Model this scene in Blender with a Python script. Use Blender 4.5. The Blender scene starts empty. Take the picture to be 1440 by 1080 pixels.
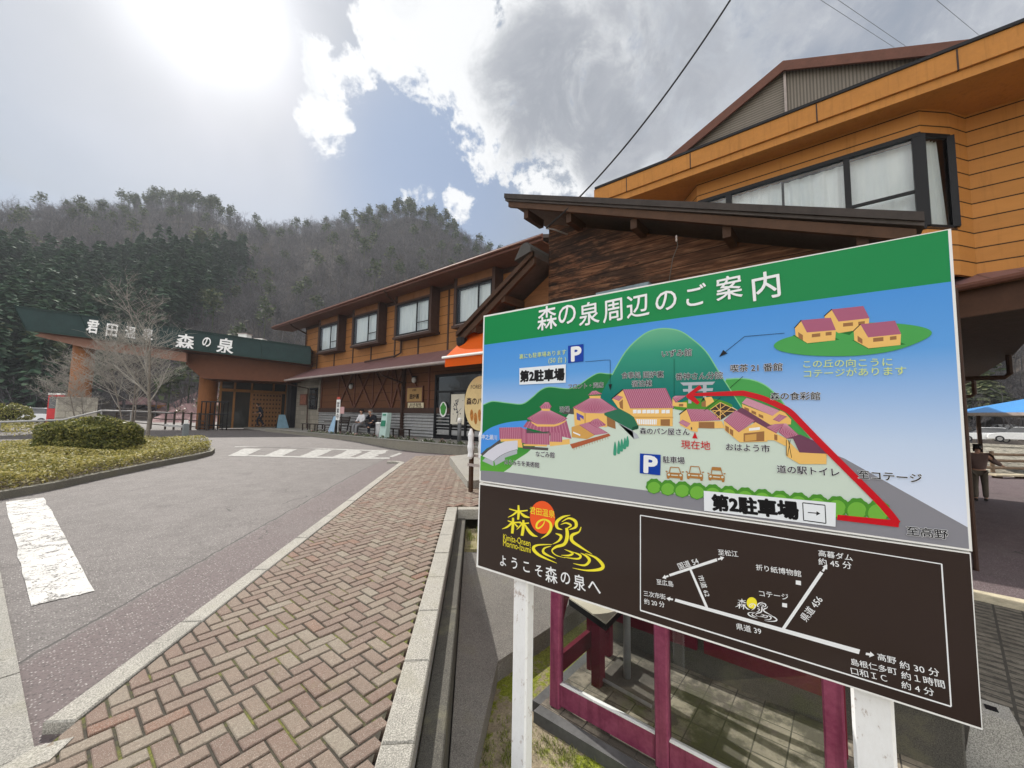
import bpy, bmesh, math, random
import numpy as np
from mathutils import Vector, Matrix
random.seed(7)
rng = np.random.default_rng(7)
SC = bpy.context.scene
COL = SC.collection
PI = math.pi

# ---------------------------------------------------------------- camera
F_PX, ROLL, PITCH, YAW, CAM_H = 560.0, math.radians(0.95), math.radians(4.64), math.radians(50.1), 1.65
CAM = Vector((0, 0, CAM_H))
_f = Vector((math.sin(YAW) * math.cos(PITCH), math.cos(YAW) * math.cos(PITCH), math.sin(PITCH)))
_r = Vector((math.cos(YAW), -math.sin(YAW), 0))
_u = _r.cross(_f)
CU = _u * math.cos(ROLL) - _r * math.sin(ROLL)
CR = _r * math.cos(ROLL) + _u * math.sin(ROLL)
CF = _f
cam = bpy.data.cameras.new('camera')
cam_ob = bpy.data.objects.new('camera', cam)
COL.objects.link(cam_ob)
cam.sensor_fit = 'HORIZONTAL'
cam.sensor_width = 36.0
cam.lens = 36.0 * F_PX / 1440.0
cam.clip_start = 0.05
cam.clip_end = 3000
cam_ob.matrix_world = Matrix(((CR.x, CU.x, -CF.x, 0), (CR.y, CU.y, -CF.y, 0), (CR.z, CU.z, -CF.z, CAM_H), (0, 0, 0, 1)))
SC.camera = cam_ob


def ray(px, py):
    return CR * ((px - 720) / F_PX) - CU * ((py - 540) / F_PX) + CF


def at(px, py, zc):
    return CAM + ray(px, py) * zc


def onX(px, py, X):
    d = ray(px, py)
    return CAM + d * (X / d.x)


def onY(px, py, Y):
    d = ray(px, py)
    return CAM + d * (Y / d.y)


def onZ(px, py, Z):
    d = ray(px, py)
    return CAM + d * ((Z - CAM_H) / d.z)


def gnd(x, y):
    t = (x + y) * 0.7071
    if t < 14:
        z = .025 * t
    else:
        z = .35 + .12 * (1 - math.exp(-(t - 14) / 5.0))
    z -= .17 * math.exp(-((x - 8.6) ** 2 + (y - 13.6) ** 2) / 9.0)
    return z


def gp(px, py, off=0.0):
    z = 0.0
    for _ in range(25):
        p = onZ(px, py, min(z, CAM_H - .2))
        z = .5 * z + .5 * (gnd(p.x, p.y) + off)
    return onZ(px, py, min(z, CAM_H - .2))


# ---------------------------------------------------------------- sun, sky, exposure
SUN_DIR = ray(290, -8).normalized()
SUN_EL = math.asin(SUN_DIR.z)
SUN_AZ = math.atan2(SUN_DIR.x, SUN_DIR.y)
sl = bpy.data.lights.new('sun', 'SUN')
sl.energy = 3.4
sl.angle = math.radians(0.6)
sl.color = (1.0, .95, .87)
so = bpy.data.objects.new('sun', sl)
COL.objects.link(so)
so.location = (0, 0, 60)
so.rotation_euler = SUN_DIR.to_track_quat('Z', 'Y').to_euler()
SC.view_settings.view_transform = 'Standard'
SC.view_settings.look = 'None'
SC.view_settings.exposure = 0.80
SC.view_settings.gamma = 1.0
SC.view_settings.use_curve_mapping = False


class NT:
    """small node tree writer"""
    def __init__(s, tree):
        s.t = tree
        tree.nodes.clear()

    def n(s, kind, **kw):
        nd = s.t.nodes.new(kind)
        for k, v in kw.items():
            if k == 'ins':
                for i, val in v.items():
                    s.put(nd, i, val)
            else:
                setattr(nd, k, v)
        return nd

    def put(s, nd, i, val):
        if isinstance(val, bpy.types.NodeSocket):
            s.t.links.new(val, nd.inputs[i])
        else:
            nd.inputs[i].default_value = val

    def math(s, op, a, b=0.0, c=0.0, clamp=False):
        nd = s.n('ShaderNodeMath', operation=op, use_clamp=clamp)
        s.put(nd, 0, a); s.put(nd, 1, b); s.put(nd, 2, c)
        return nd.outputs[0]

    def vmath(s, op, a, b=(0, 0, 0)):
        nd = s.n('ShaderNodeVectorMath', operation=op)
        s.put(nd, 0, a); s.put(nd, 1, b)
        return nd.outputs['Value'] if op in ('DOT_PRODUCT', 'LENGTH', 'DISTANCE') else nd.outputs[0]

    def noise(s, vec, scale, detail=4, rough=.55, dist=0.0, w=None):
        nd = s.n('ShaderNodeTexNoise')
        s.put(nd, 'Vector', vec)
        nd.inputs['Scale'].default_value = scale
        nd.inputs['Detail'].default_value = detail
        nd.inputs['Roughness'].default_value = rough
        nd.inputs['Distortion'].default_value = dist
        return nd.outputs['Fac']

    def ramp(s, fac, stops, interp='LINEAR'):
        nd = s.n('ShaderNodeValToRGB')
        cr = nd.color_ramp
        cr.interpolation = interp
        while len(cr.elements) < len(stops):
            cr.elements.new(.5)
        for e, (p, c) in zip(cr.elements, stops):
            e.position = p
            e.color = (c, c, c, 1) if isinstance(c, (int, float)) else (*c[:3], 1)
        s.put(nd, 0, fac)
        return nd.outputs[0]

    def maprange(s, v, a, b, c=0.0, d=1.0, smooth=False):
        nd = s.n('ShaderNodeMapRange')
        nd.interpolation_type = 'SMOOTHSTEP' if smooth else 'LINEAR'
        nd.clamp = True
        for i, x in enumerate((v, a, b, c, d)):
            s.put(nd, i, x)
        return nd.outputs[0]

    def mix(s, fac, a, b, blend='MIX'):
        nd = s.n('ShaderNodeMix', data_type='RGBA', blend_type=blend)
        nd.clamp_factor = True
        s.put(nd, 0, fac)
        for i, v in ((6, a), (7, b)):
            if not isinstance(v, bpy.types.NodeSocket) and len(v) == 3:
                v = (*v, 1)
            s.put(nd, i, v)
        return nd.outputs[2]


world = bpy.data.worlds.new('World')
SC.world = world
world.use_nodes = True
W = NT(world.node_tree)
tc = W.n('ShaderNodeTexCoord')
D = W.vmath('NORMALIZE', tc.outputs['Generated'])
sky = W.n('ShaderNodeTexSky', sky_type='NISHITA', sun_disc=False, sun_elevation=SUN_EL, sun_rotation=SUN_AZ,
          altitude=300, air_density=1.0, dust_density=1.2, ozone_density=1.0)
SKY_K = .06
bg_sky = sky.outputs[0]
# thin bright veil of high cloud scattering round the sun
dt = W.math('MAXIMUM', W.vmath('DOT_PRODUCT', D, tuple(SUN_DIR)), 0.0)
glow_core = W.math('MULTIPLY', W.math('POWER', dt, 190.0), 8.0)
glow_mid = W.math('MULTIPLY', W.math('POWER', dt, 14.0), .5)
glow_wide = W.math('MULTIPLY', W.math('POWER', dt, 4.0), .35)
glow = W.math('ADD', glow_core, W.math('ADD', glow_mid, glow_wide))
# flat cloud layer coordinates
sep = W.n('ShaderNodeSeparateXYZ')
W.t.links.new(D, sep.inputs[0])
zc = W.math('MAXIMUM', sep.outputs[2], .06)
comb = W.n('ShaderNodeCombineXYZ')
W.put(comb, 0, W.math('DIVIDE', sep.outputs[0], W.math('ADD', zc, .12)))
W.put(comb, 1, W.math('DIVIDE', sep.outputs[1], W.math('ADD', zc, .12)))
P2 = comb.outputs[0]
streak = W.noise(P2, 1.1, 4, .5, .6)
veil_amt = W.maprange(streak, .35, .75, 0, 1, True)


def lobe(px, py, deg, soft):
    d = tuple(ray(px, py).normalized())
    dd = W.vmath('DOT_PRODUCT', D, d)
    return W.maprange(dd, math.cos(math.radians(deg + soft)), math.cos(math.radians(max(deg - soft, 0))), 0, 1, True)


def vmax(*a):
    o = a[0]
    for b in a[1:]:
        o = W.math('MAXIMUM', o, b)
    return o


reg = vmax(lobe(720, 140, 1, 10), lobe(810, 190, 2, 9), lobe(790, 80, 3, 10), lobe(640, 60, 0, 9), lobe(900, 200, 2, 9), lobe(920, 60, 6, 10), lobe(770, 250, 0, 6),
           W.math('MULTIPLY', lobe(560, 50, 0, 7), .84), W.math('MULTIPLY', lobe(488, 105, 0, 5), .82), W.math('MULTIPLY', lobe(460, 185, 0, 4.5), .84), W.math('MULTIPLY', lobe(640, 297, 0, 4), .66), W.math('MULTIPLY', lobe(590, 285, 0, 4), .62))
n1 = W.noise(D, 7.5, 9, .62, .5)
n2 = W.noise(D, 27.0, 8, .62, .2)
n3 = W.noise(D, 2.3, 6, .55, .3)
rag = W.math('SUBTRACT', W.math('ADD', W.math('MULTIPLY', n1, .6), W.math('MULTIPLY', n2, .4)), .5)
field = W.math('ADD', reg, W.math('MULTIPLY', rag, 3.6))
soft_r = W.maprange(W.vmath('DOT_PRODUCT', D, tuple(CR)), .12, .42, 0, 1, True)
cl_mask = W.maprange(field, W.math('SUBTRACT', .46, W.math('MULTIPLY', soft_r, .5)), W.math('ADD', .78, W.math('MULTIPLY', soft_r, .7)), 0, 1, True)
core = vmax(lobe(780, 130, 0, 12), lobe(860, 190, 0, 9), W.math('MULTIPLY', lobe(940, 100, 2, 14), .85))
thick = W.maprange(W.math('ADD', core, W.math('ADD', W.math('MULTIPLY', rag, .8), W.math('MULTIPLY', W.math('SUBTRACT', n1, .5), 1.7))), .22, 1.05, 0, 1, True)
cl_col = W.mix(thick, (8.8, 8.9, 9.0), W.mix(W.maprange(n1, .42, .66, 0, 1, True), (2.9, 3.15, 3.6), (4.2, 4.4, 4.8)))
# high thin overcast everywhere, a little uneven
over = W.mix(W.maprange(W.math('ADD', W.math('MULTIPLY', streak, .5), W.math('MULTIPLY', n3, .5)), .38, .62, 0, 1, True), (2.45, 2.95, 3.6), (3.85, 4.2, 4.6))
skyv = W.mix(W.math('ADD', .62, W.math('MULTIPLY', veil_amt, .25)), bg_sky, over)
# clear blue gap low over the hill
gap = W.math('MULTIPLY', lobe(610, 240, 5, 11), .7)
skyv = W.mix(gap, skyv, (2.4, 3.45, 5.5))
# grey cloud sheet to the upper right
sheet_ = W.math('MULTIPLY', lobe(1200, 60, 16, 24), W.maprange(n1, .35, .6, .4, 1, True))
skyv = W.mix(sheet_, skyv, W.mix(W.maprange(n3, .4, .6, 0, 1, True), (3.5, 3.8, 4.4), (5.4, 5.6, 6.0)))
# unseen bright cloud added behind the camera to fill the shaded sign
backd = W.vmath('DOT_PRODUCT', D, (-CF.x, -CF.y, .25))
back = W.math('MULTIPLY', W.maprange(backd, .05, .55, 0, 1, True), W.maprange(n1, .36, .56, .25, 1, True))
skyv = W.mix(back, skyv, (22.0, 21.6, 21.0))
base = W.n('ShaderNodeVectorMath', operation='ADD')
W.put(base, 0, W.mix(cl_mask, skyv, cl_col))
veil_col = W.n('ShaderNodeVectorMath', operation='SCALE')
veil_col.inputs[0].default_value = (.96, .985, 1.0)
W.put(veil_col, 3, W.math('MULTIPLY', glow, W.math('SUBTRACT', 1.0, W.math('MULTIPLY', cl_mask, W.math('MULTIPLY', thick, .6)))))
W.put(base, 1, veil_col.outputs[0])
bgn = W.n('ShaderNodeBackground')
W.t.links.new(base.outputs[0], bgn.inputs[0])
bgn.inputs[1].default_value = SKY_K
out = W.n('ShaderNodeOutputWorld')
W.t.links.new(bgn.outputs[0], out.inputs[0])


# ---------------------------------------------------------------- materials
def new_mat(name):
    m = bpy.data.materials.new(name)
    m.use_nodes = True
    N = NT(m.node_tree)
    bs = N.n('ShaderNodeBsdfPrincipled')
    o = N.n('ShaderNodeOutputMaterial')
    N.t.links.new(bs.outputs[0], o.inputs[0])
    pos = N.n('ShaderNodeNewGeometry').outputs['Position']
    return m, N, bs, pos


def bump(N, bs, h, strength=.3, dist=.01):
    b = N.n('ShaderNodeBump')
    b.inputs['Strength'].default_value = strength
    b.inputs['Distance'].default_value = dist
    N.put(b, 'Height', h)
    N.t.links.new(b.outputs[0], bs.inputs['Normal'])


def scaled(N, pos, s):
    return N.vmath('MULTIPLY', pos, s)


def mat(name, c, rough=.6, var=.25, scale=6.0, c2=None, spec=.16, metal=0.0, bmp=0.0, bscale=60.0, stretch=(1, 1, 1), streaks=0.0):
    """weathered colour: two noise octaves between a darker and a lighter tone, optional bump and vertical streaks"""
    m, N, bs, pos = new_mat(name)
    p = scaled(N, pos, stretch)
    a = N.noise(p, scale, 5, .6)
    b = N.noise(p, scale * 6, 4, .6)
    f = N.math('ADD', N.math('MULTIPLY', a, .65), N.math('MULTIPLY', b, .35))
    lo = tuple(max(x * (1 - var), 0) for x in c)
    hi = c2 if c2 else tuple(min(x * (1 + var), 1) for x in c)
    colr = N.ramp(f, [(.32, lo), (.68, hi)])
    if streaks:
        s = N.noise(scaled(N, pos, (9, 9, .7)), 1.6, 5, .6)
        colr = N.mix(N.math('MULTIPLY', N.maprange(s, .5, .72, 0, 1, True), streaks), colr, tuple(x * .35 for x in c))
    N.t.links.new(colr, bs.inputs['Base Color'])
    N.put(bs, 'Roughness', N.maprange(b, .3, .7, max(rough - .08, .03), min(rough + .08, 1)))
    bs.inputs['Specular IOR Level'].default_value = spec
    bs.inputs['Metallic'].default_value = metal
    if bmp:
        bump(N, bs, N.noise(p, bscale, 5, .65), bmp, .01)
    return m


def siding(name, c, pitch, axis_z=True, groove=.06, rough=.6, var=.12, bmp=.6, dark=.25, z0=0.0):
    """boards with shadow-gap grooves every `pitch` m of height (or along another axis)"""
    m, N, bs, pos = new_mat(name)
    s = N.n('ShaderNodeSeparateXYZ')
    N.t.links.new(pos, s.inputs[0])
    z = s.outputs[2] if axis_z is True else s.outputs[axis_z]
    fr = N.math('FRACT', N.math('DIVIDE', N.math('SUBTRACT', z, z0), pitch))
    g = N.math('LESS_THAN', fr, groove)
    idx = N.math('FLOOR', N.math('DIVIDE', N.math('SUBTRACT', z, z0), pitch))
    wn = N.n('ShaderNodeTexWhiteNoise', noise_dimensions='1D')
    N.put(wn, 'W', idx)
    a = N.noise(scaled(N, pos, (1, 1, 3)), 3.0, 5, .6)
    b = N.noise(scaled(N, pos, (1, 1, 4)), 30.0, 4, .6)
    f = N.math('ADD', N.math('MULTIPLY', a, .5), N.math('ADD', N.math('MULTIPLY', b, .25), N.math('MULTIPLY', wn.outputs[0], .25)))
    colr = N.ramp(f, [(.3, tuple(x * (1 - var) for x in c)), (.7, tuple(min(1, x * (1 + var)) for x in c))])
    st = N.noise(scaled(N, pos, (6, 6, .5)), 1.5, 5, .6)
    colr = N.mix(N.math('MULTIPLY', N.maprange(st, .52, .75, 0, 1, True), .3), colr, tuple(x * .5 for x in c))
    colr = N.mix(g, colr, tuple(x * dark for x in c))
    N.t.links.new(colr, bs.inputs['Base Color'])
    bs.inputs['Roughness'].default_value = rough
    bs.inputs['Specular IOR Level'].default_value = .16
    h = N.math('SUBTRACT', N.math('MULTIPLY', b, .12), N.math('MULTIPLY', g, 1.0))
    bump(N, bs, h, bmp, .012)
    return m


def plain(name, c, rough=.5, spec=.16, metal=0.0):
    m, N, bs, pos = new_mat(name)
    a = N.noise(pos, 9.0, 4, .6)
    N.t.links.new(N.ramp(a, [(.3, tuple(x * .93 for x in c)), (.7, tuple(min(1, x * 1.05) for x in c))]), bs.inputs['Base Color'])
    bs.inputs['Roughness'].default_value = rough
    bs.inputs['Specular IOR Level'].default_value = spec
    bs.inputs['Metallic'].default_value = metal
    return m


# ---------------------------------------------------------------- mesh builder
class MB:
    def __init__(s):
        s.v, s.f, s.m = [], [], []

    def add(s, verts, faces, mi=0):
        o = len(s.v)
        s.v.extend([tuple(x) for x in verts])
        for f in faces:
            s.f.append(tuple(o + i for i in f))
            s.m.append(mi)
        return s

    def poly(s, pts, mi=0):
        return s.add(pts, [tuple(range(len(pts)))], mi)

    def box(s, x0, x1, y0, y1, z0, z1, mi=0):
        v = [(x0, y0, z0), (x1, y0, z0), (x1, y1, z0), (x0, y1, z0), (x0, y0, z1), (x1, y0, z1), (x1, y1, z1), (x0, y1, z1)]
        return s.add(v, [(3, 2, 1, 0), (4, 5, 6, 7), (0, 1, 5, 4), (1, 2, 6, 5), (2, 3, 7, 6), (3, 0, 4, 7)], mi)

    def bbox(s, x0, x1, y0, y1, z0, z1, b=.01, mi=0):
        """box with chamfered vertical and top edges"""
        v = []
        for z, k in ((z0, b), (z0 + b, 0), (z1 - b, 0), (z1, b)):
            for (xx, sx) in ((x0, 1), (x1, -1)):
                pass
            X0, X1, Y0, Y1 = x0 + k, x1 - k, y0 + k, y1 - k
            v += [(X0 + b, Y0, z), (X1 - b, Y0, z), (X1, Y0 + b, z), (X1, Y1 - b, z), (X1 - b, Y1, z), (X0 + b, Y1, z), (X0, Y1 - b, z), (X0, Y0 + b, z)]
        fs = [tuple(range(7, -1, -1)), tuple(range(24, 32))]
        for r in range(3):
            for i in range(8):
                j = (i + 1) % 8
                fs.append((r * 8 + i, r * 8 + j, r * 8 + 8 + j, r * 8 + 8 + i))
        return s.add(v, fs, mi)

    def bar(s, p, q, w, h=None, up=(0, 0, 1), mi=0):
        p, q = Vector(p), Vector(q)
        h = w if h is None else h
        d = (q - p).normalized()
        u = Vector(up)
        if abs(d.dot(u)) > .99:
            u = Vector((1, 0, 0))
        a = d.cross(u).normalized() * (w / 2)
        b = a.normalized().cross(d).normalized() * (h / 2)
        v = [p - a - b, p + a - b, p + a + b, p - a + b, q - a - b, q + a - b, q + a + b, q - a + b]
        return s.add(v, [(3, 2, 1, 0), (4, 5, 6, 7), (0, 1, 5, 4), (1, 2, 6, 5), (2, 3, 7, 6), (3, 0, 4, 7)], mi)

    def slab(s, pts, n, mi=0, mi_side=None, mi_back=None):
        """polygon pts extruded by vector n"""
        n = Vector(n)
        k = len(pts)
        a = [Vector(p) for p in pts]
        b = [p + n for p in a]
        o = len(s.v)
        s.v.extend([tuple(x) for x in a + b])
        s.f.append(tuple(o + i for i in range(k))); s.m.append(mi)
        s.f.append(tuple(o + k + i for i in reversed(range(k)))); s.m.append(mi if mi_back is None else mi_back)
        for i in range(k):
            j = (i + 1) % k
            s.f.append((o + j, o + i, o + k + i, o + k + j)); s.m.append(mi if mi_side is None else mi_side)
        return s

    def tube(s, pts, r, n=8, cap=True, mi=0):
        pts = [Vector(p) for p in pts]
        rs = r if isinstance(r, (list, tuple)) else [r] * len(pts)
        o = len(s.v)
        prev = None
        for i, p in enumerate(pts):
            d = (pts[min(i + 1, len(pts) - 1)] - pts[max(i - 1, 0)]).normalized()
            if prev is None:
                a = d.cross(Vector((0, 0, 1)))
                if a.length < .05:
                    a = d.cross(Vector((1, 0, 0)))
                a.normalize()
            else:
                a = (prev - d * prev.dot(d)).normalized()
            prev = a
            b = d.cross(a)
            for k in range(n):
                t = 2 * PI * k / n
                s.v.append(tuple(p + (a * math.cos(t) + b * math.sin(t)) * rs[i]))
        for i in range(len(pts) - 1):
            for k in range(n):
                l = (k + 1) % n
                s.f.append((o + i * n + k, o + i * n + l, o + i * n + n + l, o + i * n + n + k)); s.m.append(mi)
        if cap:
            s.f.append(tuple(o + k for k in reversed(range(n)))); s.m.append(mi)
            e = o + (len(pts) - 1) * n
            s.f.append(tuple(e + k for k in range(n))); s.m.append(mi)
        return s

    def lathe(s, c, prof, n=16, mi=0, axis=None):
        """prof: list of (radius, height) about the vertical through c"""
        c = Vector(c)
        o = len(s.v)
        for r, z in prof:
            for k in range(n):
                t = 2 * PI * k / n
                s.v.append((c.x + r * math.cos(t), c.y + r * math.sin(t), c.z + z))
        for i in range(len(prof) - 1):
            for k in range(n):
                l = (k + 1) % n
                s.f.append((o + i * n + k, o + i * n + l, o + i * n + n + l, o + i * n + n + k)); s.m.append(mi)
        s.f.append(tuple(o + k for k in reversed(range(n)))); s.m.append(mi)
        e = o + (len(prof) - 1) * n
        s.f.append(tuple(e + k for k in range(n))); s.m.append(mi)
        return s

    def build(s, name, mats, parent=None, smooth=False, weld=False):
        me = bpy.data.meshes.new(name)
        org = wloc(parent) if parent is not None else Vector((0, 0, 0))
        vv = np.array(s.v, dtype=np.float64).reshape(-1, 3) - np.array(org)
        me.from_pydata(vv.tolist(), [], s.f)
        mats = mats if isinstance(mats, (list, tuple)) else [mats]
        for m_ in mats:
            me.materials.append(m_)
        me.polygons.foreach_set('material_index', s.m)
        if smooth:
            me.polygons.foreach_set('use_smooth', [True] * len(s.f))
        me.update()
        ob = bpy.data.objects.new(name, me)
        COL.objects.link(ob)
        if parent is not None:
            ob.parent = parent
        return ob


def wloc(o):
    p = Vector(o.location)
    while o.parent is not None:
        o = o.parent
        p += Vector(o.location)
    return p


def tag(o, label=None, cat=None, group=None, kind=None):
    if label: o['label'] = label
    if cat: o['category'] = cat
    if group: o['group'] = group
    if kind: o['kind'] = kind
    return o


def thing(name, label, cat, loc=(0, 0, 0), group=None):
    o = bpy.data.objects.new(name, None)
    COL.objects.link(o)
    o.location = loc
    o.empty_display_size = .2
    return tag(o, label, cat, group, "thing")


def struct(o):
    o['kind'] = 'structure'
    return o


def copy_thing(root, loc, label=None, rotz=None):
    r = root.copy()
    COL.objects.link(r)
    r.location = loc
    if rotz is not None:
        r.rotation_euler = (0, 0, rotz)
    if label: r['label'] = label
    for ch in list(root.children):
        c = ch.copy(); COL.objects.link(c); c.parent = r
        for g in list(ch.children):
            d = g.copy(); COL.objects.link(d); d.parent = c
    return r


def text_mesh(body, weight=0.0):
    """outline of a text as (vertices xy, faces), fitted so x runs 0..w and y 0..h"""
    c = bpy.data.curves.new('txt', 'FONT')
    c.body = body
    c.size = 1.0
    c.offset = weight
    c.resolution_u = 3
    o = bpy.data.objects.new('txt', c)
    COL.objects.link(o)
    dg = bpy.context.evaluated_depsgraph_get()
    me = bpy.data.meshes.new_from_object(o.evaluated_get(dg))
    v = np.array([p.co[:2] for p in me.vertices]).reshape(-1, 2)
    f = [tuple(p.vertices) for p in me.polygons]
    bpy.data.objects.remove(o)
    bpy.data.meshes.remove(me)
    bpy.data.curves.remove(c)
    return v, f
# ================================================================ GROUND
def st(s, t):
    return Vector(((t + s) * .70711, (t - s) * .70711, 0))


KERB_S, CAP_S = -2.0, -.42


def sheet(name, m, s0, s1, t0, t1, ds, dtt, off, zfun=gnd):
    b = MB()
    S = np.arange(s0, s1 + ds * .5, ds); T = np.arange(t0, t1 + dtt * .5, dtt)
    vs = []
    for s in S:
        for t in T:
            p = st(s, t)
            vs.append((p.x, p.y, zfun(p.x, p.y) + off))
    n = len(T)
    fs = [(i * n + j, (i + 1) * n + j, (i + 1) * n + j + 1, i * n + j + 1) for i in range(len(S) - 1) for j in range(n - 1)]
    b.add(vs, fs)
    return b.build(name, m, smooth=True)


def asphalt_mat(name, c1, c2, tint):
    m, N, bs, pos = new_mat(name)
    big = N.noise(pos, .55, 5, .6)
    mid = N.noise(pos, 3.0, 5, .65)
    fine = N.noise(pos, 105.0, 3, .7)
    vor = N.n('ShaderNodeTexVoronoi', feature='F1')
    N.put(vor, 'Vector', pos); vor.inputs['Scale'].default_value = 62.0
    chip = N.maprange(vor.outputs['Distance'], .05, .42, 1, 0)
    wn = N.math('GREATER_THAN', N.n('ShaderNodeSeparateColor', ins={0: vor.outputs['Color']}).outputs[0], .66)
    colr = N.ramp(N.math('ADD', N.math('MULTIPLY', mid, .35), N.math('MULTIPLY', fine, .65)), [(.38, c1), (.62, c2)])
    # reddish band worn into the lane beside the kerb: along the kerb direction
    d = N.vmath('DOT_PRODUCT', pos, (.70711, -.70711, 0))
    dn = N.math('ADD', d, N.math('MULTIPLY', N.math('SUBTRACT', mid, .5), .12))
    band = N.maprange(dn, -2.90, -2.80, 0, 1, True)
    colr = N.mix(N.math('MULTIPLY', band, .85), colr, tint, 'MIX') if tint else colr
    colr = N.mix(N.math('MULTIPLY', N.math('MULTIPLY', chip, wn), .9), colr, (.50, .475, .455))
    colr = N.mix(N.math('MULTIPLY', N.maprange(N.noise(pos, 48.0, 4, .75), .52, .64, 0, 1), .75), colr, (.035, .031, .030))
    stn = N.noise(pos, 1.7, 6, .68)
    colr = N.mix(N.math('MULTIPLY', N.maprange(stn, .56, .70, 0, 1, True), .35), colr, (.045, .040, .038))
    colr = N.mix(N.math('MULTIPLY', N.maprange(big, .5, .72, 0, 1, True), .35), colr, (.135, .12, .116))
    # cracks
    v2 = N.n('ShaderNodeTexVoronoi', feature='DISTANCE_TO_EDGE')
    wob = N.n('ShaderNodeVectorMath', operation='ADD')
    N.put(wob, 0, pos)
    nz = N.n('ShaderNodeTexNoise'); N.put(nz, 'Vector', pos); nz.inputs['Scale'].default_value = 2.2; nz.inputs['Detail'].default_value = 5
    N.put(wob, 1, N.vmath('MULTIPLY', nz.outputs['Color'], (.8, .8, 0)))
    N.put(v2, 'Vector', wob.outputs[0]); v2.inputs['Scale'].default_value = .33
    crack = N.math('MULTIPLY', N.math('LESS_THAN', v2.outputs['Distance'], .0022), N.math('GREATER_THAN', big, .56))
    seam = N.math('LESS_THAN', N.math('ABSOLUTE', N.math('ADD', dn, 2.88)), .012)
    colr = N.mix(N.math('MULTIPLY', N.math('MAXIMUM', crack, seam), .8), colr, (.035, .033, .032))
    N.t.links.new(colr, bs.inputs['Base Color'])
    bs.inputs['Roughness'].default_value = .82
    bs.inputs['Specular IOR Level'].default_value = .35
    bump(N, bs, N.math('ADD', N.math('MULTIPLY', chip, .7), N.math('MULTIPLY', fine, .6)), .55, .006)
    return m


M_ASPH = asphalt_mat('asphalt', (.09, .080, .077), (.18, .163, .158), (.12, .092, .093))
ROAD_OFF = -.055
struct(sheet('road', M_ASPH, -70, -.42, -8, 7.2, .84, .8, ROAD_OFF))
struct(sheet('forecourt', M_ASPH, -70, 3.5, 7.2, 72, 1.05, 1.08, ROAD_OFF))

# low ground: earth sheet to the horizon
def earth_mat():
    m, N, bs, pos = new_mat('earth')
    a = N.noise(pos, .9, 6, .6); b = N.noise(pos, 9.0, 5, .7); c = N.noise(pos, 70.0, 4, .7)
    f = N.math('ADD', N.math('MULTIPLY', b, .5), N.math('MULTIPLY', c, .5))
    soil = N.ramp(f, [(.3, (.13, .11, .075)), (.52, (.32, .265, .185)), (.72, (.58, .51, .38))])
    moss = N.ramp(c, [(.3, (.06, .085, .012)), (.7, (.30, .33, .035))])
    k = N.maprange(N.math('ADD', N.math('MULTIPLY', a, .55), N.math('MULTIPLY', b, .45)), .46, .53, 0, 1, True)
    # moss creeps in by the shelter slab
    near = N.vmath('DISTANCE', pos, (2.55, 1.55, -.75))
    k = N.math('MULTIPLY', k, N.maprange(near, .9, 3.0, 1.0, .25))
    N.t.links.new(N.mix(k, soil, moss), bs.inputs['Base Color'])
    bs.inputs['Roughness'].default_value = .95
    bs.inputs['Specular IOR Level'].default_value = .15
    bump(N, bs, f, .9, .03)
    return m


M_EARTH = earth_mat()
YARD_Z = -.75
b = MB()
R0 = 288
g = [-R0, -160, -80, -20, -6, 0, 6, 20, 80, 160, R0]
vs = [(x, y, YARD_Z) for x in g for y in g]
fs = [(i * 11 + j, i * 11 + 11 + j, i * 11 + 12 + j, i * 11 + j + 1) for i in range(10) for j in range(10)]
b.add(vs, fs)
struct(b.build('ground', M_EARTH))

# ---------------- brick pavement (herringbone), every brick a bevelled block
def brick_mat():
    m, N, bs, pos = new_mat('paving_brick')
    rnd = N.n('ShaderNodeNewGeometry').outputs['Random Per Island']
    colr = N.ramp(rnd, [(0, (.20, .128, .10)), (.20, (.18, .122, .10)), (.40, (.20, .145, .115)), (.6, (.22, .168, .13)), (.76, (.24, .20, .155)), (.88, (.27, .24, .19)), (.97, (.21, .105, .072))])
    a = N.noise(pos, 5, 5, .65); b = N.noise(pos, 70, 4, .7); c = N.noise(pos, 260, 2, .6)
    colr = N.mix(N.maprange(a, .35, .7, 0, .5, True), colr, (.25, .185, .145))
    colr = N.mix(N.maprange(b, .32, .68, .55, 0), colr, (.10, .078, .06))
    colr = N.mix(N.maprange(c, .55, .68, 0, .6), colr, (.50, .46, .40))
    ms = N.math('MULTIPLY', N.maprange(N.noise(pos, 1.3, 6, .7), .60, .70, 0, .5, True), N.maprange(b, .45, .6, 0, 1))
    colr = N.mix(ms, colr, (.13, .14, .03))
    N.t.links.new(colr, bs.inputs['Base Color'])
    bs.inputs['Roughness'].default_value = .85
    bs.inputs['Specular IOR Level'].default_value = .3
    bump(N, bs, N.math('ADD', b, N.math('MULTIPLY', c, .6)), .7, .006)
    return m


def joint_mat():
    m, N, bs, pos = new_mat('joint_moss')
    a = N.noise(pos, 2.2, 6, .65); c = N.noise(pos, 90, 3, .6)
    N.t.links.new(N.mix(N.maprange(a, .50, .62, 0, .85, True), N.ramp(c, [(.3, (.022, .019, .014)), (.7, (.06, .05, .036))]), N.ramp(c, [(.3, (.06, .07, .01)), (.7, (.20, .20, .03))])), bs.inputs['Base Color'])
    bs.inputs['Roughness'].default_value = .95
    return m


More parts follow.
